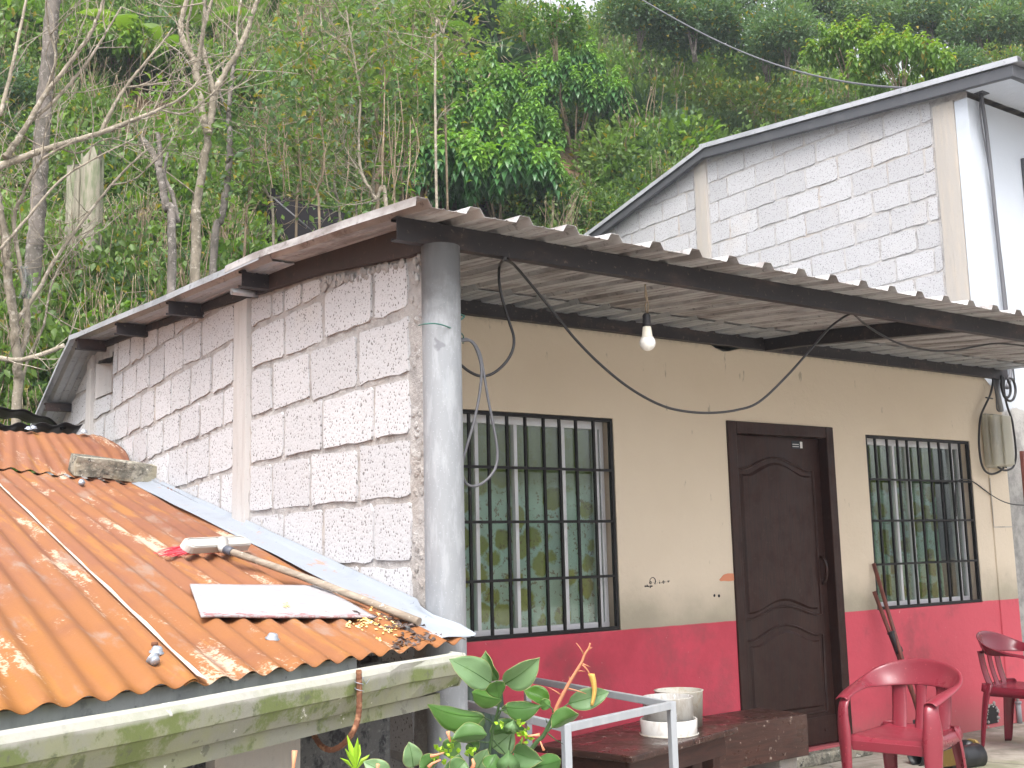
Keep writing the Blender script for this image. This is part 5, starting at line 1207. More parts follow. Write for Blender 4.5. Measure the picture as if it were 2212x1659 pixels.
def bush_leaves(n, r, h, L, W, mat, name, up=.5, shell=.55, lump=5, droop=.25):
    """leaves gathered in lumps through an ellipsoid that stands on z = 0"""
    C = unit(lump)*np.array([r, r, h/2])*nrg.uniform(.45, .8, (lump, 1)); C[:, 2] = np.abs(C[:, 2])*.9+h*.25
    k = nrg.integers(0, lump, n); R = nrg.uniform(.38, .62, lump)*r
    d = unit(n); rad = nrg.uniform(shell, 1.08, n)**1.0; P = C[k]+d*(R[k]*rad)[:, None]*np.array([1, 1, .9]); P[:, 2] = np.maximum(P[:, 2], .02)
    out = d+np.array([0, 0, up])+nrg.normal(size=(n, 3))*.45
    Nn = np.array([0, 0, 1.0])+d*.5+nrg.normal(size=(n, 3))*.35
    s = nrg.uniform(.65, 1.2, n)
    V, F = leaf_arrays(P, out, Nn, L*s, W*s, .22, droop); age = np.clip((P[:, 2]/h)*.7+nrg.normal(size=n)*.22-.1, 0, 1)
    return tri_mesh(name, V, F, mat, age)
def stem_mesh(name, n, r, h, rad, mat, spread=.5):
    b = MB()
    for k in range(n):
        a = rng.random()*2*PI; e = Vector((math.cos(a)*r*rng.uniform(.3, 1)*spread*2, math.sin(a)*r*rng.uniform(.3, 1)*spread*2, h*rng.uniform(.6, 1)))
        m_ = e*.5+Vector((rng.gauss(0, .1*r), rng.gauss(0, .1*r), .1*h)); b.tube(spline([(rng.gauss(0, .03), rng.gauss(0, .03), -.3), m_, e], 4), [rad*(1-.07*i) for i in range(9)], 5)
    return b.mesh(name, mat)
# --- archetypes for the ground cover (never linked: only instanced by the cover object)
pool = bpy.data.collections.new('cover_pool')
def pooled(i, me): o = bpy.data.objects.new('k%02d' % i, me); pool.objects.link(o)
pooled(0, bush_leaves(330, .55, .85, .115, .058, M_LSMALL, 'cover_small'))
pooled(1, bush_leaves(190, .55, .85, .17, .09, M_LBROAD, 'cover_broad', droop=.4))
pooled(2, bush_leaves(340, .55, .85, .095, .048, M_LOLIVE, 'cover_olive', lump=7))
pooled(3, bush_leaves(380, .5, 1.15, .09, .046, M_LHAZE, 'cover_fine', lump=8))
def blades(n, L, W, name, mat, lean=.5, arch=.5):
    Vs, Fs, ages = [], [], []; o = 0
    for k in range(n):
        a = rng.random()*2*PI; d = np.array([math.cos(a), math.sin(a), 0]); l = L*rng.uniform(.6, 1.1); s = np.cross(d, [0, 0, 1]); p0 = nrg.normal(size=3)*[.12, .12, 0]; ln = lean*rng.uniform(.3, 1.2)
        for i in range(6):
            t = i/5; p = p0+d*(l*t*ln*(1+arch*t))+np.array([0, 0, l*t*(1-.45*arch*t*ln)]); w = W*(.55+1.2*t-1.75*t*t)+.001; Vs += [p-s*w/2, p+s*w/2]
        for i in range(5): Fs += [(o+2*i, o+2*i+1, o+2*i+3), (o+2*i, o+2*i+3, o+2*i+2)]
        o += 12; ages.append(rng.random())
    return tri_mesh(name, np.array(Vs), np.array(Fs), mat, ages)
pooled(4, blades(46, .85, .028, 'cover_blade', M_LBLADE))
def vine(n, name, mat, L=.10, H=1.6):
    P, D, N = [], [], []
    for s in range(12):
        x, y = rng.gauss(0, .28), rng.gauss(0, .28); h = H*rng.uniform(.5, 1)
        for k in range(n//12):
            z = h*rng.random(); P.append((x+rng.gauss(0, .04), y+rng.gauss(0, .04), z)); D.append((rng.gauss(0, .6), rng.gauss(0, .6), -.9)); N.append((rng.gauss(0, .6), rng.gauss(0, .6), .7))
    s = nrg.uniform(.6, 1.2, len(P)); V, F = leaf_arrays(P, D, N, L*s, L*.62*s, .2, .15); return tri_mesh(name, V, F, mat, nrg.random(len(P)))
pooled(5, vine(360, 'cover_vine', M_LSMALL)); 
def ferny(n, name, mat):
    P, D, N, Ls = [], [], [], []
    for f in range(n):
        a = rng.random()*2*PI; d = Vector((math.cos(a), math.sin(a), 0)); L = rng.uniform(.35, .6); s = d.cross(Vector((0, 0, 1)))
        for k in range(12):
            t = (k+1)/12; p = d*(L*t*.9)+Vector((0, 0, .25+L*(.8*t-.75*t*t)))
            for sg in (-1, 1): P.append(tuple(p)); D.append(tuple(s*sg+d*.35)); N.append((0, 0, 1)); Ls.append(.085*math.sin(PI*(.15+.8*t)))
    V, F = leaf_arrays(P, D, N, Ls, np.array(Ls)*.38, .1, .1); return tri_mesh(name, V, F, mat, nrg.random(len(P)))
pooled(6, ferny(26, 'cover_fern', M_LBROAD)); pooled(7, stem_mesh('cover_twigs', 9, .5, 1.5, .007, M_TWIG))
pooled(8, bush_leaves(240, .6, 1.0, .15, .075, M_LLIME, 'cover_lime', lump=6, droop=.35))
# --- ground cover: one object, instances on scattered points of the slope that the camera looks at
FEATS = []
def feature(px, top, bot, half, g): FEATS.append((px-half, px+half, top, bot, g))
def in_house(x, y): return (XW-.5 < x < 9.0 and y < 10.2) or (NX0-.4 < x and y < 12.8) or (x < XW and y < 9.6 and x > -1.5)
def slope_g(px, py, g0, lo=8.8, hi=34):
    g = lo
    while g < hi:
        p = UG(px, py, g)
        if not in_house(p.x, p.y) and p.z <= hill_z(p.x, p.y): return g
        g += .1
    return g0
GLOSSY = [(985, 95, 440, 150, 12.6), (1060, 262, 478, 110, 11.6), (1235, 90, 330, 105, 14.2), (900, 235, 470, 80, 11.9)]
for px, t_, b_, hf, g0 in GLOSSY: feature(px, t_, b_, hf, slope_g(px, b_, g0))
for px, t_, b_, hf, g0 in ((1940, 42, 200, 120, 17.5), (1830, 18, 150, 80, 19), (1088, 80, 225, 70, 14), (1072, 20, 140, 70, 15), (1002, 0, 110, 60, 16), (330, 50, 190, 90, 14), (420, 0, 120, 60, 14), (1010, 0, 90, 70, 15), (196, 325, 450, 45, 10.6), (160, 365, 450, 30, 10.6), (640, 410, 500, 70, 11), (430, 300, 500, 30, 11), (345, 300, 490, 26, 11)): feature(px, t_, b_, hf, slope_g(px, b_, g0))
pts, rot, scl, idx = [], [], [], []
tries = 0
while len(pts) < 24000 and tries < 400000:
    tries += 1; px = rng.uniform(-150, 2350); g = 9.2+27*rng.random()**.9; p = UG(px, 800, g); x, y = p.x, p.y
    if in_house(x, y): continue
    z = hill_z(x, y)
    q = PX((x, y, z+.4))
    if q[1] > 1120 or q[1] < -420: continue
    if any(a < q[0] < c and t_ < q[1] < b_+110 and q[2] < gg+.25 for (a, c, t_, b_, gg) in FEATS): continue
    pts.append((x, y, z-.08)); rot.append((rng.gauss(0, .18), rng.gauss(0, .18), rng.random()*6.28)); hm = mnoise.noise(Vector((x*.55, y*.55, 21)))*.5+mnoise.noise(Vector((x*1.3, y*1.3, 33)))*.3
    if hm < -.22 and rng.random() < .6: pts.pop(); rot.pop(); continue
    scl.append(max(.35, rng.uniform(.5, .95)+1.1*hm)*(1 if g < 18 else 1.2))
    n = mnoise.noise(Vector((x*.45, y*.45, 9))); n2 = mnoise.noise(Vector((x*.6, y*.6, 15))); right = px > 1250
    w = [4, 2.4, 1.6, 1.4, 1.3 if px < 1300 else .5, 1.6, .8, 2.2 if px < 900 else 1, 1.0]
    if n > .1: w[1] += 6; w[0] *= .4
    if n < -.1: w[2] += 5; w[3] += 3; w[0] *= .5
    if n2 > .15: w[6] += 5
    if n2 < -.18: w[4] += 4; w[8] += 5
    if right: w[2] += 1.2; w[3] += 2.5
    idx.append(rng.choices(range(9), w)[0])
me = bpy.data.meshes.new('undergrowth'); me.from_pydata(pts, [], [])
for nm, ty, data in (('rot', 'FLOAT_VECTOR', np.array(rot, np.float32).ravel()), ('scl', 'FLOAT', np.array(scl, np.float32)), ('idx', 'INT', np.array(idx, np.int32))):
    a = me.attributes.new(nm, ty, 'POINT'); a.data.foreach_set('vector' if ty == 'FLOAT_VECTOR' else 'value', data)
def scatter(me, label):
    o = bpy.data.objects.new('undergrowth', me); COL.objects.link(o); tag(o, label, 'undergrowth', kind='stuff')
    ng = bpy.data.node_groups.new('scatter', 'GeometryNodeTree'); ng.interface.new_socket('Geometry', in_out='INPUT', socket_type='NodeSocketGeometry'); ng.interface.new_socket('Geometry', in_out='OUTPUT', socket_type='NodeSocketGeometry')
    gi = ng.nodes.new('NodeGroupInput'); go = ng.nodes.new('NodeGroupOutput'); ci = ng.nodes.new('GeometryNodeCollectionInfo'); ci.inputs[0].default_value = pool; ci.inputs['Separate Children'].default_value = True; ci.inputs['Reset Children'].default_value = True
    ip = ng.nodes.new('GeometryNodeInstanceOnPoints'); ip.inputs['Pick Instance'].default_value = True
    def na(nm, ty): n = ng.nodes.new('GeometryNodeInputNamedAttribute'); n.data_type = ty; n.inputs[0].default_value = nm; return n.outputs[0]
    ng.links.new(gi.outputs[0], ip.inputs['Points']); ng.links.new(ci.outputs[0], ip.inputs['Instance']); ng.links.new(na('idx', 'INT'), ip.inputs['Instance Index'])
    er = ng.nodes.new('FunctionNodeEulerToRotation'); ng.links.new(na('rot', 'FLOAT_VECTOR'), er.inputs[0]); ng.links.new(er.outputs[0], ip.inputs['Rotation']); ng.links.new(na('scl', 'FLOAT'), ip.inputs['Scale']); ng.links.new(ip.outputs[0], go.inputs[0])
    o.modifiers.new('scatter', 'NODES').node_group = ng; return o
scatter(me, 'dense mixed green undergrowth covering the hillside')

# --- single plants -----------------------------------------------------------
def ground_at(px, py, g):
    """point under the crown pixel at depth g: (x, y) there and the hill's height"""
    p = UG(px, py, g); return Vector((p.x, p.y, hill_z(p.x, p.y))), p
def plant(name, label, cat, base, parts, scale=1.0, rz=None, group=None):
    t = thing(name, label, cat, base, rng.random()*6.28 if rz is None else rz, group); t.scale = (scale,)*3
    for nm, me in parts:
        o = bpy.data.objects.new(nm, me); COL.objects.link(o); o.parent = t
    return t
# drooping-leaved shoots, pale at the tips
def shoot_bush(name, nsh, R, H, L, W, mat, per=26, flat=.8, tall=1.0):
    P, D, N, Ls, age = [], [], [], [], []
    for s in range(nsh):
        d = unit(1)[0]; d[2] = abs(d[2])*1.0-.12; r = rng.uniform(.62, 1.0)
        top = np.array([d[0]*R*r, d[1]*R*r*flat, H*.42+d[2]*H*.55*r+rng.uniform(-.05, .18)*H*tall*.4]); ln = rng.uniform(.28, .5)
        ax = np.array([d[0]*.35, d[1]*.35, 1.0]); ax /= np.linalg.norm(ax)
        for k in range(per):
            t = k/per; a = k*2.4+s; p = top-ax*ln*(1-t)**1.0; side = np.array([math.cos(a), math.sin(a), 0]); dr = -.2-1.0*(1-t)*.8+(.35 if t > .9 else 0)
            P.append(p); D.append(side+np.array([0, 0, dr])+nrg.normal(size=3)*.12); N.append(np.array([0, 0, 1.0])+side*.6); Ls.append(L*(1.15-.5*t)*rng.uniform(.8, 1.15)); age.append(max(0, min(1, (t-.3)*1.5*rng.uniform(.5, 1.3))))
    V, F = leaf_arrays(P, D, N, Ls, np.array(Ls)*W/L, .16, .30); return tri_mesh(name, V, F, mat, age)
GB1 = [('crown', shoot_bush('crown', 210, 2.1, 3.3, .20, .095, M_LDARK)), ('stem', stem_mesh('stem', 9, 1.0, 2.6, .03, M_TWIG))]
GB2 = [('crown', shoot_bush('crown', 150, 1.65, 2.6, .20, .095, M_LDARK)), ('stem', stem_mesh('stem', 7, .8, 2.0, .03, M_TWIG))]
GB3 = [('crown', shoot_bush('crown', 110, 1.5, 1.5, .20, .095, M_LDARK, tall=.9)), ('stem', stem_mesh('stem', 7, .8, 1.0, .025, M_TWIG))]
def at_px(px, pytop, pybot, g, parts, h0, name, label, cat, group=None, rz=None):
    """stand a plant of unscaled height h0 so that it spans pytop..pybot at depth g (base may sit below, on the slope)"""
    g = slope_g(px, pybot, g)-.15; a, c = UG(px, pytop, g), UG(px, pybot, g); s = (a.z-c.z)/h0
    return plant(name, label, cat, c, parts, s, rz, group)
at_px(1000, 62, 430, 12.6, GB1, 3.3, 'glossy_shrub', 'tall shrub with drooping glossy leaves above the middle of the porch roof', 'shrub', 'glossy leaved shrubs')
at_px(1075, 235, 475, 11.6, GB3, 1.6, 'glossy_shrub', 'low dark glossy-leaved shrub just behind the porch roof edge', 'shrub', 'glossy leaved shrubs')
at_px(1240, 62, 330, 14.2, GB2, 2.6, 'glossy_shrub', 'glossy drooping shrub right of the spiky rosettes', 'shrub', 'glossy leaved shrubs')
at_px(900, 235, 470, 11.9, GB3, 1.6, 'glossy_shrub', 'dark glossy shrub at the foot of the tallest one, left side', 'shrub', 'glossy leaved shrubs')
# spiky rosettes
def rosette(n, L, W, name, mat, trunk=None):
    Vs, Fs, ages = [], [], []; o = 0
    for k in range(n):
        d = unit(1)[0]; d[2] = d[2]*.75+.25; d /= np.linalg.norm(d); l = L*rng.uniform(.8, 1.1); s = np.cross(d, [0, 0, 1.0]); s /= np.linalg.norm(s)+1e-6
        for i in range(5):
            t = i/4; p = d*(l*t)+np.array([0, 0, -.18*l*t*t]); w = W*(.7+.9*t-1.55*t*t)+.002; Vs += [p-s*w/2, p+s*w/2]
        for i in range(4): Fs += [(o+2*i, o+2*i+1, o+2*i+3), (o+2*i, o+2*i+3, o+2*i+2)]
        o += 10; ages.append(rng.random())
    return tri_mesh(name, np.array(Vs)+np.array([0, 0, 1.0]), np.array(Fs), mat, ages)
ROS = [('crown', rosette(120, .78, .055, 'crown', M_LYUCCA)), ('trunk', (lambda b: (b.tube([(0, 0, -1.2), (.02, 0, -.2), (0, 0, 1.0)], [.09, .08, .06], 8), b.mesh('trunk', M_BARKD))[1])(MB()))]
for px, py, g, s, lab in ((1088, 150, 14.2, 1.0, 'spiky dark rosette plant between the two glossy shrubs, lower one'), (1072, 72, 15.8, 1.05, 'spiky dark rosette plant standing up behind the lower rosette'), (1002, 48, 16.5, .9, 'spiky dark rosette at the top of the frame above the tall glossy shrub'), (1152, 118, 15.2, .85, 'spiky rosette half hidden by the right glossy shrub'), (1392, 268, 15, .8, 'dark rosette in the shadow right of the glossy shrub')):
    g = slope_g(px, py+75, g)-.1; s *= g/14.5; p = UG(px, py, g); plant('spiky_rosette', lab, 'yucca', p-Vector((0, 0, 1.0*s)), ROS, s, None, 'spiky rosette plants')
# banana plants
def banana(n, name):
    Vs, Fs, ages = [], [], []; o = 0
    for k in range(n):
        a = k*2.4+rng.uniform(-.3, .3); d = np.array([math.cos(a), math.sin(a), 0]); s = np.cross(d, [0, 0, 1.0]); L = rng.uniform(1.3, 2.0); W = rng.uniform(.38, .52); up = rng.uniform(.7, 1.2)
        for i in range(11):
            t = i/10; p = d*(L*t*.75)+np.array([0, 0, 1.2+L*(up*t-.85*t*t)]); w = W*max(.06, math.sin(PI*min(1, .08+t*.92))**.6) if t > .18 else .05
            for j in (-1, -.5, 0, .5, 1): Vs.append(p+s*(w/2*j)+np.array([0, 0, -.10*w*abs(j)**2+(.03*math.sin(i*2.1+j)*w)]))
        for i in range(10):
            for j in range(4): q = o+i*5+j; Fs += [(q, q+1, q+6), (q, q+6, q+5)]
        o += 55; ages.append(rng.random())
    return tri_mesh(name, np.array(Vs), np.array(Fs), M_LBANANA, ages)
bt = MB(); bt.tube([(0, 0, -1.5), (0, 0, 0), (0, 0, 1.3)], [.11, .10, .06], 10); BT = bt.mesh('trunk', M_GSTEM)
BAN = [('leaf', banana(9, 'leaf')), ('trunk', BT)]; BAN2 = [('leaf', banana(7, 'leaf')), ('trunk', BT)]
for px, py, g, s, pr_, lab in ((330, 95, 15.0, .75, BAN, 'banana plant with broad bright leaves left of the pale forked tree'), (420, 40, 17.0, .8, BAN2, 'banana plant behind the forks of the pale tree'), (1010, 18, 18.5, .95, BAN2, 'banana plant at the top edge above the spiky rosettes'), (905, 40, 17.5, .8, BAN, 'banana plant at the top edge left of the rosettes'), (560, 25, 18.5, .8, BAN2, 'banana plant high on the slope behind thin stems')):
    g = slope_g(px, py+95, g)-.1; s *= g/15.5; p = UG(px, py, g); plant('banana_plant', lab, 'banana plant', p-Vector((0, 0, 1.6*s)), pr_, s, None, 'banana plants')

# --- trees with trunks drawn as limbs
def limbs_mesh(name, L, mat, twigs=0, tw=(.25, .8), tr=.006, n=7, seed=1, updir=(.0, 0, 1), spread=.9, levels=2):
    """L: list of (points, r0, r1) in world space; grows random twigs along them"""
    r_ = random.Random(seed); b = MB()
    def grow(p, d, ln, rad, lv):
        pts = [p]; q = Vector(p); dd = Vector(d).normalized()
        for k in range(5):
            dd = (dd+Vector((r_.gauss(0, .14), r_.gauss(0, .14), r_.gauss(.05, .10)))).normalized(); q = q+dd*(ln/5); pts.append(q.copy())
        b.tube(pts, [rad*(1-.12*k) for k in range(6)], 5, caps=False)
        if lv > 0:
            for k in range(r_.choice((1, 2, 3))):
                i = r_.randint(2, 5); d2 = (dd+Vector((r_.gauss(0, spread), r_.gauss(0, spread), r_.gauss(.15, .5)))).normalized(); grow(pts[i], d2, ln*r_.uniform(.4, .75), rad*.62, lv-1)
    for pts, r0, r1 in L:
        r0 *= .8; r1 *= .8; sp = spline(pts, 9); m_ = len(sp); b.tube([p+Vector((r_.gauss(0, min(.004, r0*.1)), r_.gauss(0, min(.004, r0*.1)), 0)) for p in sp], [(r0+(r1-r0)*i/(m_-1))*r_.uniform(.95, 1.06) for i in range(m_)], n)
        for k in range(int(twigs*max(1, (sp[-1]-sp[0]).length))):
            i = r_.randint(m_//5, m_-1); ax = (sp[min(i+1, m_-1)]-sp[max(i-1, 0)]).normalized()
            d = (ax*.7+Vector((r_.gauss(0, spread), r_.gauss(0, spread), r_.gauss(.1, .6)))).normalized(); grow(sp[i], d, r_.uniform(*tw), tr*r_.uniform(.6, 1.2), levels)
    return b.mesh(name, mat)
def px_limb(q, g0, g1=None, jig=.0):
    g1 = g0 if g1 is None else g1; n = len(q); return [UG(a, c, g0+(g1-g0)*i/(n-1)) for i, (a, c) in enumerate(q)]
def limb_leaves(L, n, rad, Lf, mat, t0=.25):
    P, D, N = [], [], []
    for pts_, r0, r1 in L:
        sp = spline(pts_, 7); m_ = len(sp)
        cl = [(rng.randint(int(m_*t0), m_-1), rng.gauss(0, rad), rng.gauss(0, rad), rng.gauss(0, rad*.5)) for k in range(14)]
        for k in range(n):
            i, dx, dy, dz = rng.choice(cl); c = sp[i]; P.append((c.x+dx+rng.gauss(0, rad*.32), c.y+dy+rng.gauss(0, rad*.32), c.z+dz+rng.gauss(0, rad*.4))); D.append((rng.gauss(0, 1), rng.gauss(0, 1), rng.gauss(-.25, .5))); N.append((rng.gauss(0, .5), rng.gauss(0, .5), 1))
    s_ = nrg.uniform(.6, 1.2, len(P)); V, F = leaf_arrays(P, D, N, Lf*s_, Lf*.5*s_, .2, .25); return tri_mesh('crown', V, F, mat, nrg.random(len(P)))
def limb_tree(name, label, cat, L, mat, leaves=None, leaves_local=True, **k):
    p = L[0][0][0]; zh = hill_z(p.x, p.y)-.15
    if p.z > zh+.05: L[0][0].insert(0, Vector((p.x+rng.uniform(-.03, .03), p.y, zh)))
    base = L[0][0][0]; t = thing(name, label, cat, base)
    me = limbs_mesh('trunk', L, mat, **k); o = link('trunk', me, t)
    if leaves is not None: o = link('crown', leaves, t, leaves_local)
    return t
g = 9.6
bare = [(px_limb([(38, 860), (38, 790), (30, 700), (18, 610), (10, 520), (-5, 430), (-15, 365)], g, 9.3), .055, .04),
        (px_limb([(-15, 365), (50, 340), (120, 316), (216, 288), (300, 255), (343, 237), (400, 205), (440, 160)], 9.3, 9.9), .042, .008),
        (px_limb([(216, 290), (240, 240), (271, 189), (310, 140), (353, 89), (372, 60)], 9.6, 10.1), .024, .006), (px_limb([(271, 189), (330, 182), (386, 173)], 9.8, 9.9), .011, .005),
        (px_limb([(10, 340), (41, 298), (70, 250), (96, 206), (140, 150), (185, 89), (210, 40), (226, -10)], 9.3, 9.6), .034, .014),
        (px_limb([(60, 265), (110, 225), (165, 165), (205, 110), (235, 60), (262, 15)], 9.4, 9.8), .022, .008),
        (px_limb([(96, 206), (120, 130), (105, 60), (98, -10)], 9.5, 9.4), .016, .008), (px_limb([(0, 250), (25, 150), (44, 60), (58, -10)], 9.2, 9.5), .022, .012),
        (px_limb([(30, 700), (75, 640), (120, 560), (170, 490), (240, 400), (310, 330), (328, 320)], 9.5, 10.0), .026, .007), (px_limb([(38, 790), (60, 700), (48, 600), (30, 480), (50, 420), (86, 350), (160, 305)], 9.6, 9.4), .032, .012),
        (px_limb([(240, 400), (285, 390), (320, 362)], 9.8, 9.9), .010, .004), (px_limb([(0, 540), (60, 470), (130, 390), (200, 345), (290, 300)], 9.2, 9.5), .018, .006), (px_limb([(-20, 770), (40, 778), (100, 762), (140, 745)], 9.3, 9.5), .03, .022),
        (px_limb([(120, 316), (170, 330), (230, 300), (290, 312)], 9.5, 9.7), .012, .005), (px_limb([(343, 237), (400, 245), (455, 205), (510, 150)], 9.8, 10.1), .012, .004), (px_limb([(40, 860), (60, 780), (95, 700), (110, 620), (150, 545), (215, 480)], 9.7, 9.9), .018, .006)]
limb_tree('bare_tree', 'leafless pale tree fanning long thin branches from the left edge', 'tree', bare, M_BARK, twigs=5, tw=(.3, .95), tr=.0055, seed=3, spread=.55)
g = 11.2
fork = [(px_limb([(424, 500), (420, 470), (430, 410), (441, 343), (452, 285), (463, 206), (485, 160), (515, 110), (540, 50), (562, -20)], g, 11.6), .066, .028),
        (px_limb([(450, 290), (440, 260), (432, 215), (425, 165), (418, 128), (398, 95), (391, 60), (398, 20), (411, -20)], 11.3, 11.5), .05, .03), (px_limb([(425, 165), (432, 110), (440, 60), (444, -10)], 11.4, 11.2), .034, .02),
        (px_limb([(463, 206), (450, 150), (436, 90), (446, 40), (462, -15)], 11.4, 11.8), .032, .018), (px_limb([(418, 128), (404, 70), (412, 20), (420, -20)], 11.4, 11.3), .02, .014), (px_limb([(515, 110), (512, 60), (520, 0)], 11.5, 11.6), .02, .012)]
limb_tree('forked_tree', 'pale forked tree with several upright stems left of centre', 'tree', fork, M_BARK, twigs=2, tw=(.3, .9), tr=.008, seed=5)
st2 = [(px_limb([(462, 530), (478, 470), (490, 400), (495, 350), (497, 290), (494, 240), (500, 180), (508, 120)], 11.8, 12.2), .055, .026), (px_limb([(494, 240), (478, 210), (470, 170)], 12, 12.1), .025, .015), (px_limb([(490, 350), (503, 335)], 11.9, 11.7), .025, .015)]
limb_tree('second_stem_tree', 'grey-barked leaning tree just right of the pale forked tree', 'tree', st2, M_BARKD, twigs=2, seed=6)
st3 = [(px_limb([(372, 500), (360, 450), (348, 390), (340, 350), (322, 318), (306, 300)], 10.8, 11), .055, .036), (px_limb([(345, 360), (346, 320), (340, 285)], 10.9, 10.9), .035, .022), (px_limb([(385, 480), (372, 420), (356, 380), (362, 330)], 10.9, 11.1), .03, .016)]
limb_tree('lopped_tree', 'lopped tree with sprouting cut limbs left of the forked tree', 'tree', st3, M_BARKD, bush_leaves(160, .5, .6, .10, .05, M_LLIME, 'crown'), seed=8)
tr_ = bpy.data.objects['crown'] if 'crown' in bpy.data.objects else None
for o in bpy.data.objects:
    if o.parent and o.parent.name == 'lopped_tree' and o.name.startswith('crown'): o.location = UG(335, 292, 10.9)-o.parent.location
tk = [(px_limb([(70, 620), (76, 520), (84, 430), (90, 300), (100, 180), (110, 60), (118, -60)], 11.2, 11.2), .105, .085)]
limb_tree('thick_trunk_tree', 'thick straight grey trunk near the left edge behind the bare branches', 'tree', tk, M_BARKD, n=14, seed=9)
def stump(px, pyt, pyb, g, wpx, label):
    g = min(slope_g(px, pyb, g)-.1, 12.5); a, c = UG(px, pyt, g), UG(px, pyb, g); r = wpx/2*g/FPX; b = MB(); n = 18; V = []
    h = [a.z-c.z+.10*math.sin(k*1.1)+rng.uniform(-.12, .06) for k in range(n)]
    for z in (0, .5, 1):
        for k in range(n): t = 2*PI*k/n; rr = r*(1.06-.06*z)*(1+.09*math.sin(3*t+1)+.05*math.sin(5*t+z*2)); V.append((c.x+rr*math.cos(t), c.y+rr*math.sin(t), c.z-2.6+(h[k]+2.6)*z))
    b.add(V, [(i*n+k, i*n+(k+1) % n, (i+1)*n+(k+1) % n, (i+1)*n+k) for i in range(2) for k in range(n)]+[tuple(2*n+k for k in range(n))], True); o = b.build('tree_stump', M_STUMP); tag(o, label, 'stump', 'pale stumps')
stump(196, 332, 455, 10.6, 46, 'pale tall cut stump, taller of the two, behind the bare branches'); stump(160, 368, 450, 10.7, 34, 'shorter pale stump left of the tall cut stump')
thin = [[(835, 455), (812, 430), (801, 411), (780, 370), (775, 300), (778, 206), (765, 120), (752, 50), (743, -20)], [(815, 430), (818, 380), (824, 330), (818, 270), (800, 210), (775, 170), (752, 120)], [(806, 440), (812, 370), (806, 300), (820, 220), (832, 120), (850, 0)], [(870, 430), (862, 390), (880, 330), (876, 240), (890, 90), (898, 20)], [(735, 480), (722, 400), (728, 320), (716, 220), (700, 120), (690, 0)], [(690, 480), (684, 420), (700, 360), (692, 250), (670, 140), (640, 20)], [(590, 480), (578, 420), (560, 380), (570, 350), (586, 300), (575, 230)],
        [(640, 460), (650, 380), (640, 300), (655, 200), (650, 90), (662, 0)], [(770, 460), (752, 380), (745, 300), (760, 210), (748, 100), (780, 10)], [(960, 190), (948, 120), (935, 60), (925, 0)], [(940, 130), (958, 70), (975, 20), (990, -20)], [(530, 500), (540, 430), (548, 360), (540, 300), (552, 220)]]
for k, q in enumerate(thin):
    g0 = 11.6+.35*(k % 5)
    labs = ['curving slender pale tree beside the tall glossy shrub', 'slender stem crossing the curving pale tree', 'upright slender tree among the vine tangle', 'thin straight sapling at the left side of the tall glossy shrub', 'slender sapling left of the vine tangle', 'thin leaning sapling in the middle of the left slope', 'crooked thin sapling above the dark lean-to', 'straight thin sapling between the forked tree and the vine tangle', 'wavy slender sapling in the vine tangle', 'thin bare stem rising above the tall glossy shrub', 'thin bare stem leaning right above the tall glossy shrub', 'thin sapling just right of the grey leaning tree']
    cr = None
    LL = [(px_limb(q, g0, g0+.3), .030 if k < 3 else .020, .007)]
    limb_tree('slender_tree', labs[k], 'tree', LL, M_BARK if k % 2 == 0 else M_TWIG, limb_leaves(LL, 420, .42, .10, (M_LSMALL, M_LOLIVE, M_LHAZE)[k % 3]), False, twigs=5, tw=(.25, .8), tr=.006, seed=20+k)
# hanging vine stems in the tangle
b = MB()
for k in range(34):
    x0 = rng.gauss(835, 32) if k < 24 else rng.uniform(560, 760); y1 = rng.uniform(380, 450); y0 = rng.uniform(120, 300); g0 = rng.uniform(11.3, 12.4)
    b.tube(spline([UG(x0+rng.gauss(0, 8), y0, g0+.2), UG(x0+rng.gauss(0, 9), (y0+y1)/2, g0), UG(x0+rng.gauss(0, 9), y1, g0-.1)], 4), rng.uniform(.003, .007), 4, caps=False)
o = b.build('hanging_vines', M_TWIG, fixn=False); tag(o, 'tangle of thin pale vine stems hanging left of the glossy shrubs', 'vines', kind='stuff')

# --- leafy shrubs and trees placed one by one
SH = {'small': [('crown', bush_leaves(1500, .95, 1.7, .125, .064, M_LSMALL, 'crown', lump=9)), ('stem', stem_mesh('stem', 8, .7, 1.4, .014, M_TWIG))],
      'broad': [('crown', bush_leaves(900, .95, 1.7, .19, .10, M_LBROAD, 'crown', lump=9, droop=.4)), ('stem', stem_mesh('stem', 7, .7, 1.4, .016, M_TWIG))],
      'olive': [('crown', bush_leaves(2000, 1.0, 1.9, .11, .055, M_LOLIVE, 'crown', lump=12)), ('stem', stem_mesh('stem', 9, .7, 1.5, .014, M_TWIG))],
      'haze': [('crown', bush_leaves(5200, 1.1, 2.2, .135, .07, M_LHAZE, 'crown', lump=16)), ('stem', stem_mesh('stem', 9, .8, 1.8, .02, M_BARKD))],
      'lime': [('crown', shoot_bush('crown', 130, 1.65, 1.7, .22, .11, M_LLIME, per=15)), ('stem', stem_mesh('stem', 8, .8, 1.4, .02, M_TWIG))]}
HT = {'small': 1.8, 'broad': 1.8, 'olive': 2.0, 'haze': 2.3, 'lime': 1.8}
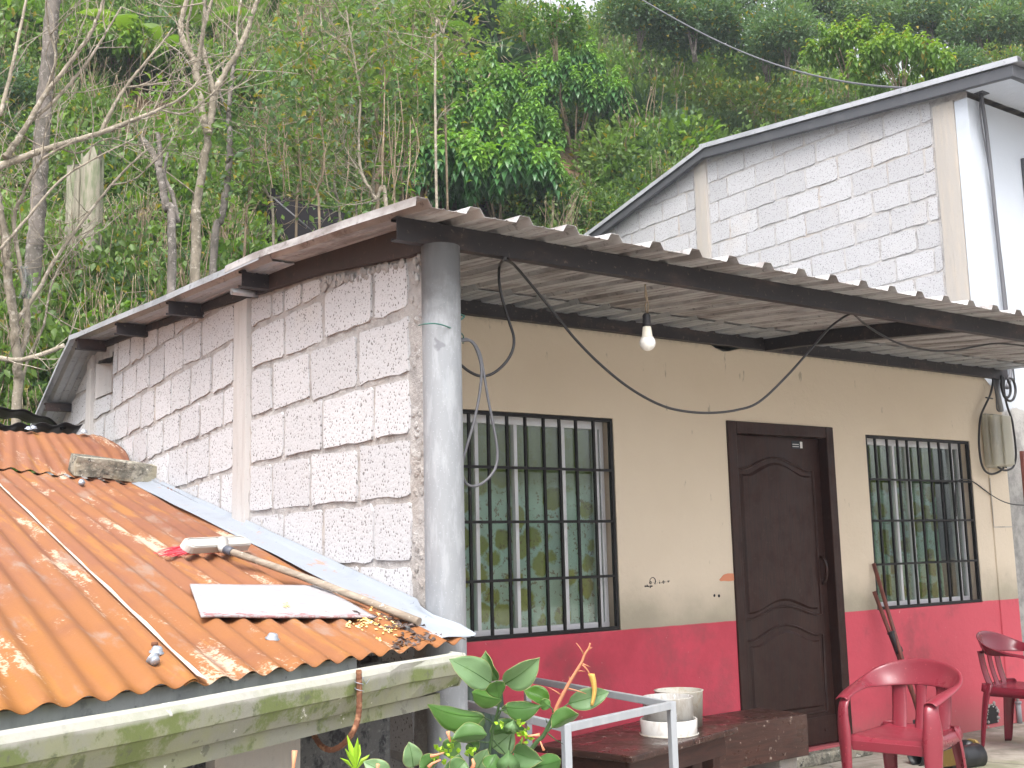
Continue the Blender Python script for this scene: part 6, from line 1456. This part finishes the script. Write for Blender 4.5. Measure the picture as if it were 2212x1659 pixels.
spec = [  # px, top, bottom, depth, kind, label
 (1945, 42, 200, 17.5, 'lime', 'bright lime-green bushy tree above the pale house roof'), (1830, 18, 150, 19, 'lime', 'paler lime-green tree behind the brightest one'), (1735, 40, 270, 18, 'small', 'climber-draped green tree left of the lime-green trees'), (1790, 130, 260, 16.5, 'lime', 'small yellow-green bush below the overhead cable by the roof slope'),
 (1420, 40, 190, 16.5, 'broad', 'broad-leaved pale green shrub below the start of the overhead cable'), (1500, 60, 300, 17.5, 'olive', 'olive-brown leafy tree behind the broad-leaved shrub'), (1620, 70, 330, 18.2, 'olive', 'tall olive-green tree under the overhead cable'),
 (1560, 190, 340, 15.6, 'haze', 'dark small-leaved bush left of the roof break'), (1690, 190, 300, 16.2, 'haze', 'dark bush just above the sloping grey roof'), (1350, 200, 420, 13.6, 'small', 'light green bush right of the glossy shrubs'), (1270, 330, 500, 12.4, 'small', 'yellow-green bush above the end of the porch roof'),
 (1400, 300, 470, 13.4, 'small', 'pale green bush beside the lower end of the grey roof'), (1180, 330, 490, 12.0, 'broad', 'broad-leaved bush right of the low glossy shrub'), (1450, 170, 330, 14.8, 'haze', 'dark leafy bush below the broad-leaved shrub'),
 (2060, 60, 210, 18.5, 'haze', 'bluish-green bush right of the brightest lime tree'), (2150, 50, 190, 19.5, 'olive', 'olive bush with sparse leaves at the upper right'), (2240, 40, 200, 19.5, 'haze', 'dark bush at the right edge above the grey roof'),
 (1655, -60, 150, 23, 'haze', 'tall dark tree against the white sky, above the cable'), (1500, -80, 110, 23, 'haze', 'tall dark crown at the top edge left of the sky gap'), (2010, -90, 100, 24, 'haze', 'dark tall crown behind the lime-green tree'), (1860, -60, 80, 24.5, 'haze', 'dark crown at the top edge between two sky gaps'), (2190, -120, 120, 24.5, 'haze', 'tall sparse dark tree at the top right corner'), (2090, -150, 60, 26, 'haze', 'farthest dark crown at the upper right'), (1760, -80, 60, 25, 'haze', 'small dark crown beside the white sky gap'),
 (1440, -130, 60, 25, 'haze', 'dark feathery crown at the top edge, right of the banana leaves'), (1580, -150, 70, 26, 'haze', 'tall dark crown at the top edge behind the overhead cable'), (1925, -140, 70, 26, 'haze', 'high dark crown directly above the brightest lime tree'), (2130, -60, 120, 23, 'haze', 'dark sparse tree above the neighbour roof ridge end'), (1700, -30, 130, 22, 'haze', 'round dark crown below the top edge beside the sky gap'), (1380, -90, 90, 23, 'haze', 'dark crown touching the top edge by the start of the cable'),
 (1330, -40, 140, 19, 'small', 'leafy crown at the top edge above the right glossy shrub'), (1200, -30, 110, 18.5, 'broad', 'broad-leaved yellow-green shrub at the top edge'), (1130, -30, 80, 19, 'small', 'small-leaved crown at the top edge beside the banana'),
 (160, 120, 330, 12.5, 'small', 'bright small-leaved bush behind the thick trunk'), (270, 20, 200, 14, 'lime', 'bright yellow-green bush behind the bare branches'), (250, 180, 340, 12.8, 'small', 'dense green bush between the stump and banana leaves'), (60, 430, 640, 9.9, 'small', 'leafy bush under the bare tree at the left edge'), (170, 500, 690, 9.7, 'small', 'small-leaved bush above the far end of the porch roof'),
 (300, 520, 680, 10.0, 'broad', 'broad-leaved bush behind the roof edge, left part'), (410, 490, 620, 10.4, 'haze', 'bluish feathery bush behind the roof edge'), (520, 430, 560, 11.0, 'haze', 'dark bush left of the black lean-to'), (220, 400, 560, 10.4, 'small', 'green bush in front of the tall stump'), (480, 60, 260, 14, 'small', 'leafy bush behind the forked tree'), (600, 80, 300, 13.6, 'small', 'pale green leafy tree in the middle of the left slope'),
 (690, 60, 280, 14.4, 'olive', 'olive shrub behind the slender saplings'), (640, 280, 450, 12.4, 'small', 'light green bush above the black lean-to'), (760, 260, 440, 12.6, 'olive', 'olive-leaved bush in the vine tangle'), (560, 320, 480, 12.0, 'broad', 'leafy bush right of the grey leaning tree'), (820, 60, 260, 14.6, 'small', 'sparse light green bush left of the tall glossy shrub'),
 (20, 60, 280, 13, 'haze', 'grey-green bush at the upper left corner'), (400, 300, 470, 12.0, 'broad', 'broad-leaved bush between lopped tree and forked tree'), (110, 640, 760, 9.2, 'broad', 'low leafy plant at the back corner of the porch roof'), (700, 380, 470, 11.4, 'small', 'low bush beside the black lean-to')]
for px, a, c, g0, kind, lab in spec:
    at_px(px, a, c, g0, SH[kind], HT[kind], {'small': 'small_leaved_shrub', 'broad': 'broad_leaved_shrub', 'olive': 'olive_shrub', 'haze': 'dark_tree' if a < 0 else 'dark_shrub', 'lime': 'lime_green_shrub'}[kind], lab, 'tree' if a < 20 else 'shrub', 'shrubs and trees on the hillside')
# black lean-to roof and post half buried in the bushes
gl = slope_g(640, 490, 11)-12.6
ln = thing('lean_to', 'black sheet lean-to with a dark post half hidden in the bushes', 'lean-to', UG(640, 480, 11.0+gl))
b = MB(); b.add([UG(600, 520, 10.6+gl), UG(735, 505, 10.9+gl), UG(745, 462, 12.0+gl), UG(592, 420, 11.8+gl)], [(0, 1, 2, 3)]); b.build('sheet', M_MATTBLACK, ln, solid=.02)
b = MB(); b.beam(UG(584, 540, 10.7+gl), UG(586, 408, 10.7+gl), .10, .09); b.build('post', M_MATTBLACK, ln)
b = MB(); b.tube([UG(588, 425, 10.62+gl), UG(672, 497, 10.4+gl)], .010, 6); b.build('rod', M_CABLEG, ln)
# scrap of clear film caught on the bare tree
b = MB(); c_ = UG(55, 600, 9.4)
def ff(u, v): p = UG(38+(12+26*v)*u+10*math.sin(v*3+u), 575+70*v, 9.35+.04*math.sin(u*9+v*4)); return p
b.grid(ff, 12, 12); o = b.build('plastic_film', M_FILM, solid=.002, fixn=False); tag(o, 'torn grey plastic film caught on the bare tree', 'plastic film')
# dead palm-like litter and twigs on the bank behind the shed
b = MB()
for k in range(420):
    px, py = rng.uniform(-60, 170), rng.uniform(700, 905); g0 = rng.uniform(8.6, 9.8); p = UG(px, py, g0); p.z = hill_z(p.x, p.y)+.02
    d = Vector((rng.gauss(0, 1), rng.gauss(0, 1), rng.gauss(0, .3))).normalized()*rng.uniform(.05, .3); b.tube([p, p+d*.5+Vector((0, 0, .02)), p+d], [.006, .005, .003], 4, caps=False)
o = b.build('fallen_twigs', M_TWIG, fixn=False); tag(o, 'fallen dry twigs on the bare bank at the left edge', 'twigs', kind='stuff')

# ============================================================ the citrus plant in front: every leaf its own part
GC = 1.95
ct = thing('citrus_plant', 'thorny young citrus plant with big glossy leaves in front of the porch', 'plant', UG(1060, 1900, GC))
def cp(x, y, dg=0): return UG((1650+x/2.765)/1.8445, (2550+y/2.765)/1.8445, GC+dg)
def big_leaf(base, tip, wpx, dg0=0, dg1=0, curl=.5, face=1, age=.3, roll=0.0):
    """leaf from base to tip (photo pixels of the close-up), half-width in pixels, folded along the midrib"""
    a, c = cp(*base, dg0), cp(*tip, dg1); d = c-a; L = d.length; d.normalize()
    view = Vector(rayc(1100, 1550)).normalized(); n = -view; n = (n-d*n.dot(d)).normalized()
    if roll: n = Matrix.Rotation(roll, 3, d) @ n
    s = d.cross(n); w = 1.38*wpx/2.765/1.8445*GC/FPX; b = MB(); NU, NV = 8, 12; age_ = []
    def fn(u, v):
        t = v; e = 2*u-1; ww = w*(math.sin(PI*min(1, (t*.96+.02))**.80)**.85 if 0 < t < 1 else 0.0)+.0006
        if t > .86: ww *= max(.05, 1-((t-.86)/.14)**1.3*.85)
        p = a+d*(L*t)+s*(e*ww)+n*(curl*1.35*abs(e)**1.3*ww*face)+n*(.10*L*math.sin(t*PI)*face)+n*(.0014*math.sin(t*13+e*2+roll*9)*abs(e))
        age_.append(age); return p
    b.grid(fn, NU, NV); o = b.build('leaf', M_CITRUS, ct, solid=.0009, fixn=False); at = o.data.attributes.new('age', 'FLOAT', 'POINT'); at.data.foreach_set('value', age_)
    for e in (0, 1):
        m_ = MB(); m_.tube([fn(e, v/12)+n*.0003 for v in range(13)], .00035, 4, caps=False); mo = m_.build('leaf_margin', M_MARGIN, o)
    m_ = MB(); m_.tube([fn(.5, v/12)+n*.0009*0+n*.0006 for v in range(12)], [.0008*(1-.06*v) for v in range(12)], 4, caps=False); m_.build('midrib', M_CITRUS, o)
    return o
LV = [((850, 480), (385, 212), 118, 0, -.03, .15, 1, .95, .2), ((935, 440), (790, 115), 92, .02, .03, .55, 1, .25, -.7), ((1000, 480), (1385, 190), 108, 0, -.02, .35, 1, .8, .4), ((960, 660), (635, 575), 70, -.03, -.05, .6, -1, .1, .3), ((935, 640), (900, 455), 75, -.05, -.06, .4, -1, .05, .2), ((770, 850), (148, 712), 105, -.02, -.06, .5, -1, .12, .6), ((1010, 740), (1405, 720), 88, -.02, .0, .45, -1, .12, -.5),
      ((960, 760), (1320, 700), 55, .03, .04, .3, 1, .55, .3), ((760, 970), (560, 800), 72, .03, .03, .2, 1, .85, .2), ((660, 960), (335, 850), 92, .05, .06, .3, 1, .0, 0), ((800, 1040), (415, 1090), 78, -.05, -.07, .5, -1, .3, -.4), ((830, 1010), (1240, 990), 70, .02, .03, .5, -1, .25, .5), ((870, 1190), (1100, 1000), 110, .04, .05, .2, 1, .9, .1), ((1485, 690), (1205, 560), 72, .02, .03, .4, 1, .0, .4), ((1500, 740), (1400, 660), 45, .0, .0, .4, -1, .15, .2),
      ((1700, 700), (2150, 570), 82, .02, .03, .2, 1, .95, .1), ((1515, 965), (1815, 815), 74, -.02, -.04, .55, -1, .2, .5), ((1100, 1230), (1415, 1330), 95, -.03, -.06, .35, 1, .45, .2), ((1280, 1400), (1620, 1320), 90, -.05, -.07, .5, -1, .15, -.3), ((500, 1110), (330, 1270), 80, .03, .04, .2, 1, .3, 0), ((690, 1440), (810, 1200), 70, -.03, -.03, .2, 1, .85, 0), ((900, 1260), (810, 1420), 75, -.06, -.08, .4, -1, .2, .2), ((620, 1120), (690, 1240), 60, .02, .02, .3, -1, .2, 0),
      ((940, 1290), (1060, 1420), 0, 0, 0, 0, 1, 0, 0), ((-10, 1400), (-60, 1120), 82, .02, .02, .25, 1, .9, .3), ((70, 1440), (250, 1290), 62, -.02, -.03, .5, -1, .15, .3), ((-260, 1500), (-560, 1340), 72, 0, 0, .25, 1, .95, .2), ((450, 1560), (500, 1250), 95, -.06, -.06, .2, 1, .5, 0), ((560, 1330), (410, 1500), 80, -.07, -.08, .3, 1, .5, 0), ((1150, 1320), (1290, 1260), 50, .03, .03, .3, 1, .8, .2)]
for q in LV:
    if q[2]: big_leaf(*q[:2], q[2], q[3], q[4], q[5], q[6], q[7], q[8])
# heart-shaped leaves of the climber twined through it
def heart(c, w, ang, dg, age):
    b = MB(); o = cp(c[0], c[1], dg); view = Vector(rayc(1100, 1580)).normalized(); n = -view; r = n.cross(Vector((0, 0, 1))).normalized()*-1; u = r.cross(n)*1.0
    s = w/2.765/1.8445*GC/FPX; P = []
    for k in range(25):
        t = 2*PI*k/24; x = 16*math.sin(t)**3/16; y = (13*math.cos(t)-5*math.cos(2*t)-2*math.cos(3*t)-math.cos(4*t))/16
        P.append((x*math.cos(ang)-y*math.sin(ang), x*math.sin(ang)+y*math.cos(ang)))
    V = [o+n*.006]+[o+r*(x*s)+u*(y*s)+n*(-.012*abs(x)) for x, y in P[:24]]
    b.add(V, [(0, 1+k, 1+(k+1) % 24) for k in range(24)], True); ob = b.build('heart_leaf', M_CITRUS, ct, solid=.0007, fixn=False); at = ob.data.attributes.new('age', 'FLOAT', 'POINT'); at.data.foreach_set('value', [age]*len(V))
heart((1040, 1350), 125, .05, -.08, .55); heart((500, 1420), 95, -.15, -.07, .5); heart((1075, 960), 78, .3, -.07, .75); heart((880, 1330), 70, .4, -.05, .3)
def stem(name, q, r0, r1, mat, dg=0):
    P = spline([cp(a, c, dg) for a, c in q], 6); b = MB(); m_ = len(P); b.tube(P, [r0+(r1-r0)*i/(m_-1) for i in range(m_)], 7); b.build(name, mat, ct)
stem('stem', [(800, 1900), (805, 1450), (840, 1180), (870, 980), (905, 850), (935, 720), (950, 600), (960, 480)], .0034, .0018, M_GSTEM)
stem('stem', [(1130, 1800), (1240, 1320), (1340, 1140), (1420, 1060), (1480, 950), (1540, 820)], .0044, .0034, M_GSTEM, .01)
stem('thorny_shoot', [(1540, 820), (1590, 700), (1640, 600), (1710, 470), (1790, 340), (1850, 240), (1880, 160), (1925, 90), (1940, 35)], .0038, .0016, M_PSTEM, .01)
for q in ([(1875, 165), (1830, 90), (1785, 30)], [(1930, 100), (1965, 80)], [(1845, 255), (1900, 280), (1945, 300)], [(1800, 340), (1885, 345)], [(1715, 460), (1708, 400)], [(1620, 605), (1560, 565), (1480, 520)], [(1700, 535), (1800, 560), (1900, 595)], [(1545, 810), (1610, 830)], [(1475, 1030), (1560, 1100), (1645, 1150)], [(1465, 910), (1450, 870)]):
    b = MB(); P = [cp(a, c, .01) for a, c in q]; b.tube(P, [.0016-.0012*i/(len(P)-1) for i in range(len(P))], 5); b.build('thorn', M_PSTEM if q[0][1] < 700 else M_GSTEM, ct)
for q in ([(945, 700), (905, 720), (840, 660), (730, 590)], [(930, 780), (990, 770), (1030, 745)], [(880, 950), (850, 900), (770, 850)], [(860, 1100), (800, 1130), (620, 1095)], [(960, 690), (970, 580), (1010, 480)], [(870, 1100), (960, 1200), (1030, 1290)], [(1190, 1090), (1100, 1220), (1050, 1290)], [(1560, 800), (1620, 760), (1700, 700)], [(1470, 1010), (1490, 990), (1520, 965)], [(1530, 800), (1520, 760), (1480, 720)], [(1075, 1040), (1050, 1170), (1040, 1290)], [(540, 1110), (650, 1170), (760, 1340)], [(870, 990), (910, 900), (960, 770)]):
    stem('petiole', q, .0016, .0012, M_GSTEM)
b = MB()
def fd(u, v): p = cp(1955+35*math.sin(v*3)+(u-.5)*70*(1-.55*v), 370+350*v, .005); return p+Vector(rayc(1100, 1550)).normalized()*(.008*abs(2*u-1))
b.grid(fd, 6, 10); b.build('dry_leaf', M_DRY, ct, solid=.001, fixn=False); stem('dry_petiole', [(1855, 275), (1900, 320), (1930, 365)], .0016, .0012, M_PSTEM)
def shoots(c, n, R, mat, name, L=60, dg=-.06):
    b = MB()
    for k in range(n):
        a = rng.random()*2*PI; x, y = c[0]+rng.gauss(0, R), c[1]+rng.gauss(0, R*.8); l = L*rng.uniform(.5, 1.1)
        p = cp(x, y, dg+rng.gauss(0, .01)); q = cp(x+l*math.cos(a), y-abs(l*math.sin(a)), dg-.01); d = q-p; s = d.cross(Vector(rayc(1100, 1550))).normalized()*d.length*.2
        b.add([p, p.lerp(q, .4)+s, q, p.lerp(q, .4)-s], [(0, 1, 2, 3)])
    b.build(name, mat, ct, solid=.0006, fixn=False)
shoots((1230, 1060), 16, 40, M_SHOOT, 'flower_bract'); shoots((370, 1190), 20, 55, M_SHOOT, 'flower_bract'); shoots((640, 1220), 8, 40, M_SHOOT, 'flower_bract'); shoots((960, 950), 5, 25, M_SHOOT, 'flower_bract'); shoots((1130, 940), 5, 25, M_SHOOT, 'flower_bract'); shoots((300, 1330), 8, 50, M_SHOOT, 'flower_bract')
for q, r in (([(1250, 1060), (1320, 1050), (1385, 1045)], .006), ([(400, 1120), (382, 1060), (372, 1010)], .007), ([(330, 1240), (250, 1265), (180, 1280)], .006), ([(1390, 1120), (1410, 1170), (1430, 1215)], .005), ([(290, 1320), (200, 1360), (160, 1400)], .007), ([(-400, 1500), (-405, 1420), (-398, 1370)], .007), ([(640, 1310), (660, 1360), (640, 1420)], .009)):
    b = MB(); P = [cp(a, c, -.07) for a, c in q]; b.tube(P, [r*.2, r*.3, r*.5], 8); b.build('flower_tube', M_FLOWER, ct)
# loose shoots of the same hedge at the bottom edge
for px, py, lab in ((768, 1650, 'pale green leafy shoot tip at the bottom edge under the gutter'), (632, 1650, 'pink flower bud tip at the bottom edge left of the shoot')):
    t = thing('shoot_tip', lab, 'plant', UG(px, 1760, 2.0)); p = UG(px, py, 2.0)
    b = MB(); b.tube([UG(px+3, 1770, 2.0), UG(px, py+20, 2.0)], [.004, .0025], 6); b.build('stem', M_GSTEM, t)
    if px > 700:
        b = MB()
        for k in range(7):
            a = k*.9; q = p+Vector((math.cos(a)*.028, math.sin(a)*.02, .012+.018*(k % 3))); s = Vector((-math.sin(a), math.cos(a), 0))*.006; b.add([p-Vector((0, 0, .012)), p.lerp(q, .5)+s, q, p.lerp(q, .5)-s], [(0, 1, 2, 3)])
        b.build('leaf', M_SHOOT, t, solid=.0006, fixn=False)
    else:
        b = MB(); b.tube([p+Vector((0, 0, -.03)), p+Vector((.002, 0, .0)), p+Vector((.004, 0, .022))], [.002, .003, .005], 8); b.build('bud', M_FLOWER, t)

HAZE = .0018
# ==== haze: thin humid air between the houses and the slope
b = MB(); b.box(-116, 126, -106, 116, -1.7, 46)
mh = bpy.data.materials.new('humid air'); mh.use_nodes = True; n_ = mh.node_tree; n_.nodes.clear(); pv_ = n_.nodes.new('ShaderNodeVolumePrincipled'); pv_.inputs['Color'].default_value = (.86, .90, 1, 1); pv_.inputs['Density'].default_value = HAZE; pv_.inputs['Anisotropy'].default_value = .3
ou = n_.nodes.new('ShaderNodeOutputMaterial'); L_(n_, pv_.outputs[0], ou.inputs['Volume'])
if HAZE: o = b.build('haze', mh); tag(o, 'thin pale haze over the hillside', 'haze', kind='stuff')
